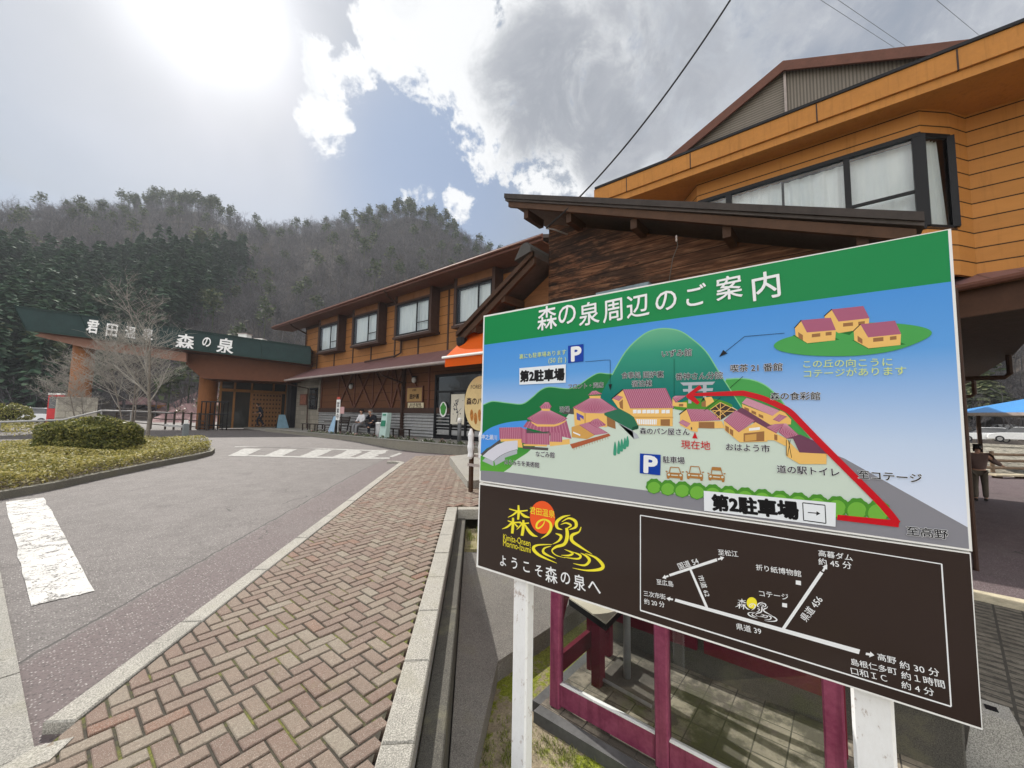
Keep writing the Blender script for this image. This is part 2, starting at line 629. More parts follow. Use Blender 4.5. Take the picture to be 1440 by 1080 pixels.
XW = 9.75          # face of the terrace wall
A_ = .0935
bv, bf = [], []
GAP = .0052
for ix in range(-8, 108):
    for iy in range(-2, 140):
        k = (ix - iy) % 4
        if k == 0:
            x0, x1, y0, y1 = ix * A_, (ix + 2) * A_, iy * A_, (iy + 1) * A_
        elif k == 3:
            x0, x1, y0, y1 = ix * A_, (ix + 1) * A_, iy * A_, (iy + 2) * A_
        else:
            continue
        cx, cy = (x0 + x1) / 2, (y0 + y1) / 2
        s, t = (cx - cy) * .70711, (cx + cy) * .70711
        if s < KERB_S - .05 or t < .4:
            continue
        if t < 6.75 and s > CAP_S + .05:
            continue
        if s > 1.2 or t > 13.9 or cx > XW or cy > 12.2:
            continue
        gq = GAP * (1 + .5 * random.random())
        x0 += gq; x1 -= gq; y0 += gq; y1 -= gq
        dz = random.gauss(0, .0016); tx, ty = random.gauss(0, .012), random.gauss(0, .012)
        c = .0045
        o = len(bv)
        for (xa, xb, ya, yb, zz) in ((x0, x1, y0, y1, -.05), (x0, x1, y0, y1, -.005), (x0 + c, x1 - c, y0 + c, y1 - c, 0)):
            for (x, y) in ((xa, ya), (xb, ya), (xb, yb), (xa, yb)):
                zt = gnd(x, y) + zz + (dz + (x - cx) * tx + (y - cy) * ty if zz > -.02 else 0)
                bv.append((x, y, zt))
        for r in (0, 4):
            for i in range(4):
                j = (i + 1) % 4
                bf.append((o + r + i, o + r + j, o + r + 4 + j, o + r + 4 + i))
        bf.append((o + 8, o + 9, o + 10, o + 11))
bm = bmesh.new()
vv = [bm.verts.new(v) for v in bv]
for f in bf:
    bm.faces.new([vv[i] for i in f])


def cut(bm, co, no):
    bmesh.ops.bisect_plane(bm, geom=bm.verts[:] + bm.edges[:] + bm.faces[:], plane_co=co, plane_no=no, clear_outer=True)


cut(bm, st(KERB_S + .012, 0), (-.70711, .70711, 0))
me = bpy.data.meshes.new('brick_pavement')
bm.to_mesh(me); bm.free()
me.materials.append(brick_mat())
ob = bpy.data.objects.new('brick_pavement', me); COL.objects.link(ob); struct(ob)
MJ = joint_mat()
struct(sheet('pavement_bed', MJ, KERB_S, CAP_S + .02, -1, 6.8, .26, .6, -.0085))
struct(sheet('pavement_bed_far', MJ, KERB_S, 1.2, 6.8, 13.9, .4, .55, -.0085))

# ---------------- granite kerb along the road, in lengths
def granite(name, c=(.31, .295, .26), moss=.3):
    m, N, bs, pos = new_mat(name)
    a = N.noise(pos, 2.2, 6, .65); b = N.noise(pos, 40, 5, .7); c_ = N.noise(pos, 240, 2, .6)
    f = N.math('ADD', N.math('MULTIPLY', a, .4), N.math('ADD', N.math('MULTIPLY', b, .3), N.math('MULTIPLY', c_, .3)))
    colr = N.ramp(f, [(.3, tuple(x * .5 for x in c)), (.5, c), (.7, tuple(min(1, x * 1.4) for x in c))])
    sp_ = N.noise(pos, 150, 2, .5)
    colr = N.mix(N.math('MULTIPLY', N.maprange(sp_, .54, .62, 0, 1), .6), colr, tuple(x * .3 for x in c))
    colr = N.mix(N.math('MULTIPLY', N.maprange(sp_, .44, .38, 0, 1), .5), colr, tuple(min(1, x * 1.9) for x in c))
    colr = N.mix(N.math('MULTIPLY', N.maprange(a, .52, .68, 0, 1, True), moss), colr, (.16, .15, .09))
    N.t.links.new(colr, bs.inputs['Base Color'])
    bs.inputs['Roughness'].default_value = .85
    bump(N, bs, N.math('ADD', b, c_), .5, .006)
    return m


M_GRAN = granite('granite')
M_GRAN_D = granite('old_concrete', (.075, .07, .058), .6)
M_CONC = granite('pale_concrete', (.25, .24, .215), .35)


def course(b, s0, s1, t0, t1, ztop, zbot, step=.9, gap=.006, ch=.008, zf=gnd):
    t = t0
    while t < t1 - .05:
        e = min(t + step, t1)
        for k in range(1):
            pts = []
            jit = random.gauss(0, .0015)
            top = []
            ring = [(s0, t + gap), (s1, t + gap), (s1, e - gap), (s0, e - gap)]
            ctr = ((s0 + s1) / 2, (t + e) / 2)
            rows = [(0, zbot), (0, ztop - ch), (ch, ztop)]
            o = len(b.v)
            for inset, z in rows:
                for (a, q) in ring:
                    a2 = a + inset * (1 if a < ctr[0] else -1); q2 = q + inset * (1 if q < ctr[1] else -1)
                    p = st(a2, q2)
                    b.v.append((p.x, p.y, zf(p.x, p.y) + z + jit))
            for r in (0, 4):
                for i in range(4):
                    j = (i + 1) % 4
                    b.f.append((o + r + i, o + r + j, o + r + 4 + j, o + r + 4 + i)); b.m.append(0)
            b.f.append((o + 8, o + 9, o + 10, o + 11)); b.m.append(0)
        t = e


b = MB()
course(b, KERB_S - .15, KERB_S, 2.35, 11.7, .006, -.2, .95)
# rounded end of the kerb turning towards the crossing
c0 = st(KERB_S - .55, 11.7)
for i in range(7):
    a0, a1 = i / 7, (i + 1) / 7
    def arc(r, a):
        th = a * PI * .52
        return st(KERB_S - .55 + r * math.cos(th), 11.7 + r * math.sin(th))
    q = [arc(.40, a0), arc(.55, a0), arc(.55, a1 - .015), arc(.40, a1 - .015)]
    lo = [(p.x, p.y, gnd(p.x, p.y) - .2) for p in q]; hi = [(p.x, p.y, gnd(p.x, p.y) + .006) for p in q]
    b.add(lo + hi, [(4, 5, 6, 7), (0, 1, 5, 4), (1, 2, 6, 5), (2, 3, 7, 6), (3, 0, 4, 7)])
struct(b.build('kerb', M_GRAN))
# broken kerb stub at the near end
b = MB()
p = gp(60, 1062)
b.slab([(p.x - .16, p.y - .05, p.z + .004), (p.x + .02, p.y - .07, p.z + .006), (p.x + .10, p.y + .04, p.z + .004), (p.x - .02, p.y + .10, p.z + .0), (p.x - .12, p.y + .04, p.z)], (0, 0, -.12))
struct(b.build('broken_kerb', M_GRAN))

# concrete crossing slabs on the left
b = MB()
y = 1.2
xe = .13
while y < 11.5:
    L = .92
    xq = xe - (y - 3.0) * .0657
    for (xa, xb) in ((xq - .92, xq - .004), (xq - 1.85, xq - .928), (xq - 2.8, xq - 1.858)):
        dx = -.0657 * (L - .008)
        q_ = [(xa, y + .004), (xb, y + .004), (xb + dx, y + L - .004), (xa + dx, y + L - .004)]
        j_ = random.gauss(0, .0015)
        b.slab([(x_, y_, gnd(x_, y_) + ROAD_OFF + .016 + j_) for x_, y_ in q_], (0, 0, -.1))
    y += L
struct(b.build('slab_path', M_CONC))


# painted road marks, worn
def paint_mat():
    m, N, bs, pos = new_mat('road_paint')
    a = N.noise(pos, 7, 6, .7, .6); b = N.noise(pos, 60, 4, .7); g_ = N.noise(pos, 1.2, 4, .6)
    k = N.maprange(N.math('ADD', N.math('MULTIPLY', a, .6), N.math('MULTIPLY', b, .4)), .435, .49, 0, 1)
    v2 = N.n('ShaderNodeTexVoronoi', feature='DISTANCE_TO_EDGE')
    N.put(v2, 'Vector', N.vmath('ADD', pos, N.vmath('MULTIPLY', N.n('ShaderNodeTexNoise', ins={0: pos}).outputs['Color'], (.5, .5, 0)))); v2.inputs['Scale'].default_value = 1.6
    k = N.math('MULTIPLY', k, N.math('GREATER_THAN', v2.outputs['Distance'], .008))
    N.t.links.new(N.mix(k, (.10, .095, .09), N.ramp(N.math('ADD', N.math('MULTIPLY', b, .6), N.math('MULTIPLY', g_, .4)), [(.35, (.33, .325, .31)), (.6, (.54, .53, .51))])), bs.inputs['Base Color'])
    bs.inputs['Roughness'].default_value = .75
    bump(N, bs, b, .4, .004)
    return m


M_PAINT = paint_mat()


def mark(b, pts, n=10, jag=.02, off=.006):
    """a painted quad with ragged edges laid on the road"""
    pts = [Vector(p) for p in pts]
    ring = []
    for i in range(4):
        p, q = pts[i], pts[(i + 1) % 4]
        for k in range(n):
            r = p.lerp(q, k / n)
            ring.append((r.x + random.gauss(0, jag), r.y + random.gauss(0, jag)))
    b.poly([(x, y, gnd(x, y) + ROAD_OFF + off) for x, y in ring])


b = MB()
mark(b, [gp(q[0], q[1], ROAD_OFF) for q in ((7, 706), (62, 700), (132, 832), (43, 853))], 16, .006)
struct(b.build('stop_line', M_PAINT))
b = MB()
def G(px, py):
    return gp(px, py, ROAD_OFF)
mark(b, [G(330, 641.5), G(548, 645.5), G(548, 643.5), G(330, 640)], 10, .004)
mark(b, [G(330, 629), G(548, 634.5), G(548, 633), G(330, 628)], 10, .004)
for x in (362, 412, 462, 508, 541):
    w = 24
    k = (x - 300) / 240
    mark(b, [G(x - 42, 640.7 + 2.6 * k), G(x - 42 + w, 641.2 + 2.6 * k), G(x + w - 18, 630.6 + 3 * k), G(x - 18, 630.0 + 3 * k)], 6, .01)
mark(b, [G(552, 643), G(566, 637.5), G(561, 637), G(547, 642)], 4, .008)
struct(b.build('crossing_marks', mat('faded_paint', (.34, .335, .32), .8, .45, 9, c2=(.50, .49, .47))))

# ---------------- retaining wall with granite coping between pavement and low yard
rw = thing('retaining_wall', 'low concrete wall with pale granite coping stones along the brick pavement', 'wall', st(-.3, 3))
b = MB(); course(b, CAP_S + .005, CAP_S + .165, -.4, 6.55, .03, -.12, .62, .003)
q = st(0, 6.55)
# return of the coping towards the shop
for k in range(2):
    s0 = CAP_S + .005 + k * .6
    pts = [st(s0 + (.17 if k == 0 else .003), 6.39), st(s0 + .597 , 6.39), st(s0 + .597, 6.55), st(s0 + (.17 if k == 0 else .003), 6.55)]
    b.slab([(p.x, p.y, gnd(p.x, p.y) + .03) for p in reversed(pts)], (0, 0, -.15))
b.build('coping', M_GRAN, rw)
b = MB(); course(b, CAP_S + .17, CAP_S + .30, -.4, 6.38, -.10, -1.4, 4.0, 0)
b.build('wall_body', M_GRAN_D, rw)

# terrace along the inn
TZ = .60
tw = thing('terrace_wall', 'long stained concrete wall holding up the terrace in front of the inn', 'wall', (XW, 18, .2))
b = MB(); b.box(XW, XW + .22, 6.5, 29.0, -.6, TZ - .04); b.build('wall_body', granite('stained_concrete', (.21, .195, .16), .6), tw)
b = MB(); b.bbox(XW - .02, XW + .24, 6.5, 29.0, TZ - .04, TZ, .01); b.build('coping', M_CONC, tw)
b = MB(); b.box(XW + .24, 13.4, 6.5, 34.0, -.4, TZ - .06); struct(b.build('terrace_floor', M_CONC))

# concrete apron and kerb in the low yard beside the shelter
def yz(px, py, z=YARD_Z):
    return onZ(px, py, z)
M_AGG = granite('aggregate_concrete', (.19, .178, .16), .35)
b = MB()
PZ = -.57
p0 = st(CAP_S + .31, 1.98); p0.z = PZ
p1, p2, p3 = onZ(700, 930, PZ), onZ(780, 878, PZ), onZ(900, 800, PZ)
p5 = st(CAP_S + .31, 5.40); p5.z = -.13
p4 = st(CAP_S + 2.2, 5.40); p4.z = -.16
tops = [p0, p1, p2, p3, p4, p5]
v_ = [tuple(p) for p in tops] + [(p.x, p.y, -1.1) for p in tops]
b.add(v_, [(0, 1, 5), (1, 2, 5), (2, 4, 5), (2, 3, 4)] + [(k, 6 + k, 6 + (k + 1) % 6, (k + 1) % 6) for k in range(6)])
struct(b.build('concrete_apron', M_AGG))
# ================================================================ HILLS
def px_of_deg(d):
    return 720 + F_PX * math.tan(math.radians(d))


RIDGE = [(-300, 318), (0, 312), (60, 308), (120, 306), (180, 300), (230, 292), (280, 298), (320, 318), (360, 330), (420, 330), (480, 322), (540, 312),
         (575, 304), (610, 314), (640, 335), (680, 362), (720, 395), (780, 425), (900, 455), (1100, 480), (1250, 470), (1350, 440), (1440, 400), (1600, 330), (1900, 240), (2400, 150)]


def ridge_el(px):
    for (a, ya), (b_, yb) in zip(RIDGE, RIDGE[1:]):
        if a <= px <= b_:
            return ya + (yb - ya) * (px - a) / (b_ - a)
    return RIDGE[0][1] if px < RIDGE[0][0] else RIDGE[-1][1]


def pol(px):
    d = ray(px, ridge_el(px))
    h = math.hypot(d.x, d.y)
    return Vector((d.x / h, d.y / h, 0)), d.z / h


def base_r(px):
    return 62 if px < 700 else (62 + (px - 700) * .02 if px < 1300 else 74)


def ridge_r(px):
    return 205 + 14 * math.sin(px * .009) + 9 * math.sin(px * .031 + 1) - (50 * max(0, min(1, (px - 560) / 140)) if px < 1200 else 60)


def hill_z(px, u):
    """height of the hillside at fraction u from foot (0) to ridge (1)"""
    dirv, tn = pol(px)
    rr = ridge_r(px)
    zr = CAM_H + tn * rr
    bump_ = 2.2 * math.sin(px * .02 + u * 7) + 1.5 * math.sin(px * .047 - u * 11)
    return -1.2 + (zr + 1.2) * (u ** 1.08) + bump_ * u * (1 - u) * 3


def hill_pt(px, u):
    dirv, tn = pol(px)
    r = base_r(px) + (ridge_r(px) - base_r(px)) * u
    return Vector((dirv.x * r, dirv.y * r, hill_z(px, u) if u <= 1 else hill_z(px, 1) - (u - 1) * 55))


b = MB()
DEGS = [(-64 + i * 1.0) for i in range(128)]
US = [0, .08, .16, .25, .35, .45, .55, .65, .75, .85, .93, 1.0, 1.12, 1.4]
vs = [hill_pt(px_of_deg(d), u) for d in DEGS for u in US]
n = len(US)
fs = [(i * n + j, (i + 1) * n + j, (i + 1) * n + j + 1, i * n + j + 1) for i in range(len(DEGS) - 1) for j in range(n - 1)]
b.add(vs, fs)
M_HILL = mat('leaf_litter', (.06, .052, .048), .95, .45, .25, spec=.05, c2=(.105, .09, .08))
struct(b.build('hills', M_HILL, smooth=True))


# ---- woods on the hills: a few tree shapes stamped into one mesh
def bare_variant(seed, H=9.0, spread=1.0):
    r = random.Random(seed)
    V, Fc = [], []

    def seg(p, q, w0, w1):
        d = (q - p).normalized()
        a = d.cross(Vector((r.uniform(-1, 1), r.uniform(-1, 1), r.uniform(-.3, .3)))).normalized()
        o = len(V)
        V.extend([p - a * w0, p + a * w0, q + a * w1, q - a * w1])
        Fc.append((o, o + 1, o + 2, o + 3))

    def grow(p, d, L, w, lev):
        q = p + d * L
        seg(p, q, w, w * .6)
        if lev == 0:
            return
        kids = (5, 6, 5, 4)[lev - 1] if lev < 4 else 6
        for k in range(kids):
            f = r.uniform(.35, 1.0)
            s = p.lerp(q, f)
            nd = (d + Vector((r.gauss(0, .8), r.gauss(0, .8), r.uniform(-.05, .5))) * spread).normalized()
            grow(s, nd, L * r.uniform(.45, .7), w * .5, lev - 1)
    grow(Vector((0, 0, 0)), Vector((r.gauss(0, .06), r.gauss(0, .06), 1)).normalized(), H * .42, .11, 3)
    return np.array([tuple(v) for v in V]), np.array(Fc)


def conifer_variant(seed, H=11.0, R=2.2, n=230, pine=False):
    r = random.Random(seed)
    V, Fc = [], []

    def quad(c, a, b_):
        o = len(V)
        V.extend([c - a - b_, c + a - b_, c + a * .5 + b_, c - a * .5 + b_])
        Fc.append((o, o + 1, o + 2, o + 3))
    for k in range(4):
        a = Vector((math.cos(k), math.sin(k), 0)) * .12
        quad(Vector((0, 0, H * .45)), a, Vector((0, 0, H * .45)))
    for i in range(n):
        if pine:
            c0 = r.choice([(0, 0, .93), (.9, .2, .82), (-.8, .5, .85), (.2, -.9, .76), (-.5, -.6, .9), (.6, .8, .7)])
            c = Vector((c0[0] * R * .5 + r.gauss(0, R * .26), c0[1] * R * .5 + r.gauss(0, R * .26), c0[2] * H + r.gauss(0, .6)))
            s = r.uniform(.18, .42)
            a = Vector((r.gauss(0, 1), r.gauss(0, 1), r.gauss(0, .4))).normalized() * s
            b_ = Vector((r.gauss(0, 1), r.gauss(0, 1), r.gauss(0, .5))).normalized() * s * .7
        else:
            u = r.random() ** .8
            z = H * (.12 + .88 * u)
            rad = R * (1 - u) ** .75 * r.uniform(.35, 1.05) + .08
            th = r.uniform(0, 2 * PI)
            c = Vector((math.cos(th) * rad, math.sin(th) * rad, z))
            o_ = Vector((math.cos(th), math.sin(th), -.45)).normalized()
            s = r.uniform(.25, .5)
            b_ = o_ * s
            a = Vector((-math.sin(th), math.cos(th), r.uniform(-.3, .3))) * s * r.uniform(.5, .9)
        quad(c, a, b_)
    return np.array([tuple(v) for v in V]), np.array(Fc)


def stamp(name, variants, places, m):
    """places: (x, y, z, scale, rotation, variant)"""
    vl, fl, off = [], [], 0
    for (x, y, z, s, ro, k) in places:
        V, Fq = variants[k % len(variants)]
        c, sn = math.cos(ro), math.sin(ro)
        q = np.empty_like(V)
        q[:, 0] = (V[:, 0] * c - V[:, 1] * sn) * s + x
        q[:, 1] = (V[:, 0] * sn + V[:, 1] * c) * s + y
        q[:, 2] = V[:, 2] * s + z
        vl.append(q); fl.append(Fq + off); off += len(V)
    v = np.concatenate(vl).astype(np.float32); f = np.concatenate(fl).astype(np.int32)
    me = bpy.data.meshes.new(name)
    me.vertices.add(len(v)); me.vertices.foreach_set('co', v.ravel())
    me.loops.add(f.size); me.loops.foreach_set('vertex_index', f.ravel())
    me.polygons.add(len(f)); me.polygons.foreach_set('loop_start', np.arange(0, f.size, 4, dtype=np.int32))
    me.update(calc_edges=True)
    me.materials.append(m)
    o = bpy.data.objects.new(name, me)
    COL.objects.link(o)
    return o


def foliage_mat(name, stops, rough=.8, per=True, trans=0.0, scale=.35):
    m, N, bs, pos = new_mat(name)
    rnd = N.n('ShaderNodeNewGeometry').outputs['Random Per Island']
    a = N.noise(pos, scale, 4, .6)
    f = N.math('ADD', N.math('MULTIPLY', rnd, .55), N.math('MULTIPLY', a, .45))
    N.t.links.new(N.ramp(f, stops), bs.inputs['Base Color'])
    bs.inputs['Roughness'].default_value = rough
    bs.inputs['Specular IOR Level'].default_value = .25
    if trans:
        tr = N.n('ShaderNodeBsdfTranslucent')
        N.t.links.new(N.ramp(f, stops), tr.inputs[0])
        mx = N.n('ShaderNodeMixShader')
        mx.inputs[0].default_value = trans
        N.t.links.new(bs.outputs[0], mx.inputs[1]); N.t.links.new(tr.outputs[0], mx.inputs[2])
        o = [n for n in N.t.nodes if n.type == 'OUTPUT_MATERIAL'][0]
        N.t.links.new(mx.outputs[0], o.inputs[0])
    return m


M_BARE = foliage_mat('bare_twigs', [(.2, (.036, .035, .040)), (.5, (.078, .074, .080)), (.8, (.16, .152, .156))], .9, trans=.15)
M_CEDAR = foliage_mat('cedar_foliage', [(.2, (.026, .06, .038)), (.5, (.052, .105, .06)), (.85, (.105, .165, .095))], .85, trans=.15)
M_PINE = foliage_mat('pine_foliage', [(.2, (.025, .04, .018)), (.5, (.06, .085, .04)), (.85, (.14, .15, .08))], .8, trans=.2)


def in_patch(px, py):
    poly = [(-200, 335), (0, 338), (60, 352), (130, 350), (200, 332), (280, 345), (356, 333), (330, 368), (262, 392), (250, 420), (180, 436), (120, 470), (0, 460), (-200, 470)]
    c = False
    for i in range(len(poly)):
        (x0, y0), (x1, y1) = poly[i], poly[i - 1]
        if (y0 > py) != (y1 > py) and px < (x1 - x0) * (py - y0) / (y1 - y0) + x0:
            c = not c
    return c


def to_px(p):
    d = Vector(p) - CAM
    z = d.dot(CF)
    return 720 + F_PX * d.dot(CR) / z, 540 - F_PX * d.dot(CU) / z


bare_v = [bare_variant(i, random.uniform(8, 11), random.uniform(.8, 1.15)) for i in range(8)]
con_v = [conifer_variant(50 + i, random.uniform(9, 12), random.uniform(1.9, 2.5), 210) for i in range(5)]
pine_v = [conifer_variant(80 + i, random.uniform(8, 10.5), random.uniform(1.6, 2.2), 230, True) for i in range(4)]
pb, pc, pp = [], [], []
rr_ = random.Random(11)
for i in range(6400):
    if i < 5600:
        px = px_of_deg(rr_.uniform(-57, 6))
    else:
        px = px_of_deg(rr_.uniform(43, 58))
    u = rr_.uniform(0, 1.0) ** .85
    if rr_.random() < .16:
        u = rr_.uniform(.88, 1.04)
    p = hill_pt(px, u)
    sx, sy = to_px(p + Vector((0, 0, 8.5)))
    if px > 1200 and u > .45 and rr_.random() < .5:
        continue
    sc = rr_.uniform(.55, 1.15) * (1.0 if u > .25 else .8)
    rec = (p.x, p.y, p.z - .2, sc, rr_.uniform(0, 6.3), rr_.randrange(99))
    if in_patch(sx, sy):
        pc.append((p.x, p.y, p.z - .2, rr_.uniform(.75, 1.15), rec[4], rec[5]))
        q = hill_pt(px + rr_.uniform(-14, 14), min(u + rr_.uniform(-.03, .03), 1))
        pc.append((q.x, q.y, q.z - .2, rr_.uniform(.7, 1.1), rec[4] + 1, rec[5] + 1))
    elif (rr_.random() < (.34 if u > .93 and (170 < px < 330 or 540 < px < 640) else .035)):
        pp.append((p.x, p.y, p.z - .2, rr_.uniform(.7, 1.1), rec[4], rec[5]))
    else:
        pb.append(rec)
tag(stamp('bare_woods', bare_v, pb, M_BARE), 'grey leafless broadleaf woods covering the hillsides', 'woods', kind='stuff')
tag(stamp('cedar_plantation', con_v, pc, M_CEDAR), 'dark green cedar plantation on the left hillside', 'woods', kind='stuff')
tag(stamp('ridge_pines', pine_v, pp, M_PINE), 'scattered pines along the ridge and slope', 'woods', kind='stuff')

# ================================================================ MATERIALS FOR BUILDINGS
M_ORANGE = siding('ochre_siding', (.30, .132, .042), .455, True, .06, .6, .12, .5, .22, .12)
M_ORANGE_S = siding('ochre_siding_wide', (.44, .195, .05), .285, True, .085, .6, .10, .8, .12, .05)
M_OCHRE = mat('ochre_board', (.44, .19, .045), .6, .12, 3, streaks=.25)
M_DKBROWN = mat('dark_brown_trim', (.055, .030, .022), .5, .25, 5)
M_REDBROWN = mat('red_brown_trim', (.13, .055, .038), .5, .2, 5)
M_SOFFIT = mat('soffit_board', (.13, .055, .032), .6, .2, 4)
M_ROOFP = siding('plum_metal_roof', (.19, .105, .105), .33, 1, .10, .45, .12, .5, .5)
M_ROOFD = mat('dark_roof_metal', (.075, .062, .056), .45, .25, 4, streaks=.3)
M_STEEL = mat('galvanised', (.34, .34, .34), .45, .2, 8, metal=.3, streaks=.3)
M_BLACK = plain('black_frame', (.012, .012, .014), .35)
M_WHITE = mat('white_paint', (.78, .78, .76), .45, .06, 5)
M_GUTTER = mat('gutter_pale', (.36, .31, .29), .45, .2, 5)
M_STONE = None


def glass_mat(name, tint=(.02, .022, .025), rough=.04, spec=.9):
    m, N, bs, pos = new_mat(name)
    w = N.noise(pos, .9, 3, .5)
    bs.inputs['Base Color'].default_value = (*tint, 1)
    bs.inputs['Roughness'].default_value = rough
    bs.inputs['Specular IOR Level'].default_value = spec
    bump(N, bs, w, .03, .05)
    return m


M_GLASS_DK = glass_mat('dark_glass')


def clear_glass(name, tint=(.9, .95, .95), amt=.16):
    m = bpy.data.materials.new(name); m.use_nodes = True
    N = NT(m.node_tree)
    t = N.n('ShaderNodeBsdfTransparent'); t.inputs[0].default_value = (*tint, 1)
    g = N.n('ShaderNodeBsdfGlossy'); g.inputs['Roughness'].default_value = .02
    fr = N.n('ShaderNodeFresnel'); fr.inputs[0].default_value = 1.5
    mx = N.n('ShaderNodeMixShader')
    N.put(mx, 0, N.math('ADD', N.math('MULTIPLY', fr.outputs[0], 1.0), amt * .25, clamp=True))
    N.t.links.new(t.outputs[0], mx.inputs[1]); N.t.links.new(g.outputs[0], mx.inputs[2])
    o = N.n('ShaderNodeOutputMaterial'); N.t.links.new(mx.outputs[0], o.inputs[0])
    return m


M_CLEAR = clear_glass('clear_glass')


def curtain_mat():
    m, N, bs, pos = new_mat('white_curtain')
    s = N.n('ShaderNodeSeparateXYZ'); N.t.links.new(pos, s.inputs[0])
    nz = N.noise(scaled(N, pos, (1, 1, .15)), 5.0, 4, .6)
    N.t.links.new(N.ramp(nz, [(.3, (.80, .82, .85)), (.7, (.92, .92, .92))]), bs.inputs['Base Color'])
    bs.inputs['Roughness'].default_value = .9
    return m


M_CURTAIN = curtain_mat()


def stone_mat(name, c=(.30, .27, .22), row=.3, wid=.62, axis='YZ'):
    m, N, bs, pos = new_mat(name)
    s = N.n('ShaderNodeSeparateXYZ'); N.t.links.new(pos, s.inputs[0])
    cb = N.n('ShaderNodeCombineXYZ')
    N.put(cb, 0, s.outputs[1] if axis == 'YZ' else (N.math('ADD', s.outputs[0], s.outputs[1])))
    N.put(cb, 1, s.outputs[2])
    br = N.n('ShaderNodeTexBrick')
    N.put(br, 'Vector', cb.outputs[0])
    br.inputs['Color1'].default_value = (*c, 1); br.inputs['Color2'].default_value = (*[x * .75 for x in c], 1)
    br.inputs['Mortar'].default_value = (*[x * .45 for x in c], 1)
    br.inputs['Scale'].default_value = 1.0; br.inputs['Mortar Size'].default_value = .012
    br.inputs['Brick Width'].default_value = wid; br.inputs['Row Height'].default_value = row
    nz = N.noise(pos, 14, 5, .65)
    N.t.links.new(N.mix(N.maprange(nz, .3, .7, .5, 0), br.outputs['Color'], tuple(x * .5 for x in c)), bs.inputs['Base Color'])
    bs.inputs['Roughness'].default_value = .85
    bump(N, bs, N.math('SUBTRACT', N.math('MULTIPLY', nz, .5), br.outputs['Fac']), .6, .02)
    return m


M_STONE = stone_mat('stone_block')


def cloth_panel(b, x, y0, y1, z0, z1, n=40, amp=.035, mi=0, seed=0, axis='Y'):
    """a pleated curtain hanging between y0 and y1"""
    r = random.Random(seed)
    ph = r.uniform(0, 6)
    o = len(b.v)
    for i in range(n + 1):
        t = i / n
        q = y0 + (y1 - y0) * t
        w = amp * (math.sin(t * (y1 - y0) * 26 + ph) * .6 + math.sin(t * (y1 - y0) * 57 + ph * 2) * .3)
        if axis == 'Y':
            b.v.append((x + w, q, z0)); b.v.append((x + w * .6, q, z1))
        else:
            b.v.append((q, x + w, z0)); b.v.append((q, x + w * .6, z1))
    for i in range(n):
        b.f.append((o + 2 * i, o + 2 * i + 2, o + 2 * i + 3, o + 2 * i + 1)); b.m.append(mi)


# ================================================================ INN (long two-storey building)
inn = thing('inn', 'long two storey inn with ochre siding, dark timber battens and curtained box windows', 'building', (12.5, 19, .5))
XF = 12.5
SZ = 7.95          # soffit height at wall
b = MB(); b.box(XF, 20, 8.6, 30.4, 4.5, SZ); b.build('upper_wall', M_ORANGE, inn)
b = MB(); b.box(XF, 20, 8.6, 27.5, 1.85, 4.5); b.build('lower_wall', siding('brown_siding', (.135, .056, .026), .455, True, .05, .65, .15, .5, .25, .12), inn)
# stone faced bay by the entrance, with the lobby behind the doors
b = MB(); b.box(XF - .06, 20, 27.5, 31.2, .4, 4.5); b.build('stone_wall', M_STONE, inn)
# corrugated base course
b = MB()
z = .54
while z < 1.72:
    for (z0, z1, dx) in ((z, z + .10, .0), (z + .10, z + .13, .035), (z + .13, z + .16, .035)):
        pass
    b.slab([(XF - .02, 8.6, z), (XF - .02, 27.5, z), (XF - .075, 27.5, z + .05), (XF - .075, 8.6, z + .05)], (.05, 0, .0))
    b.slab([(XF - .075, 8.6, z + .05), (XF - .075, 27.5, z + .05), (XF - .02, 27.5, z + .145), (XF - .02, 8.6, z + .145)], (.05, 0, .0))
    z += .155
b.build('corrugated_base', M_STEEL, inn)
b = MB(); b.box(XF - .10, XF + .05, 8.6, 27.5, 1.73, 2.0); b.build('sill_beam', M_DKBROWN, inn)
# main roof: eave, thin slab rising behind
b = MB()
E0, E1 = 11.15, 17.0
zE, zR = 8.0, 10.2
yl, yr = 33.0, 8.0
b.slab([(E0, yr, zE), (E1, yr, zR), (E1, yl, zR), (E0, yl, zE)], (0, 0, .13))
b.slab([(E1, yr, zR), (22.5, yr, 8.2), (22.5, yl, 8.2), (E1, yl, zR)], (0, 0, .13))
b.build('roof', M_ROOFD, inn)
b = MB(); b.box(E0 - .035, E0, yr, yl, zE - .10, zE + .15); b.build('eave_fascia', M_REDBROWN, inn)
b = MB(); b.tube([(E0 - .09, yr, zE + .04), (E0 - .09, yl, zE + .02)], .055, 8); b.build('gutter', M_REDBROWN, inn)
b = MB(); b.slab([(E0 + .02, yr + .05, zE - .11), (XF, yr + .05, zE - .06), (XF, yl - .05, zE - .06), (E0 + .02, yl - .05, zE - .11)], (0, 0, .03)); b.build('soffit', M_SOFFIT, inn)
b = MB()
b.box(XF + .01, 19.9, 30.4, 30.44, 4.5, 8.2)
b.slab([(XF, 30.42, SZ), (19.5, 30.42, SZ), (17, 30.42, 10.1)], (0, -.05, 0))
b.build('gable_end', M_ORANGE, inn)
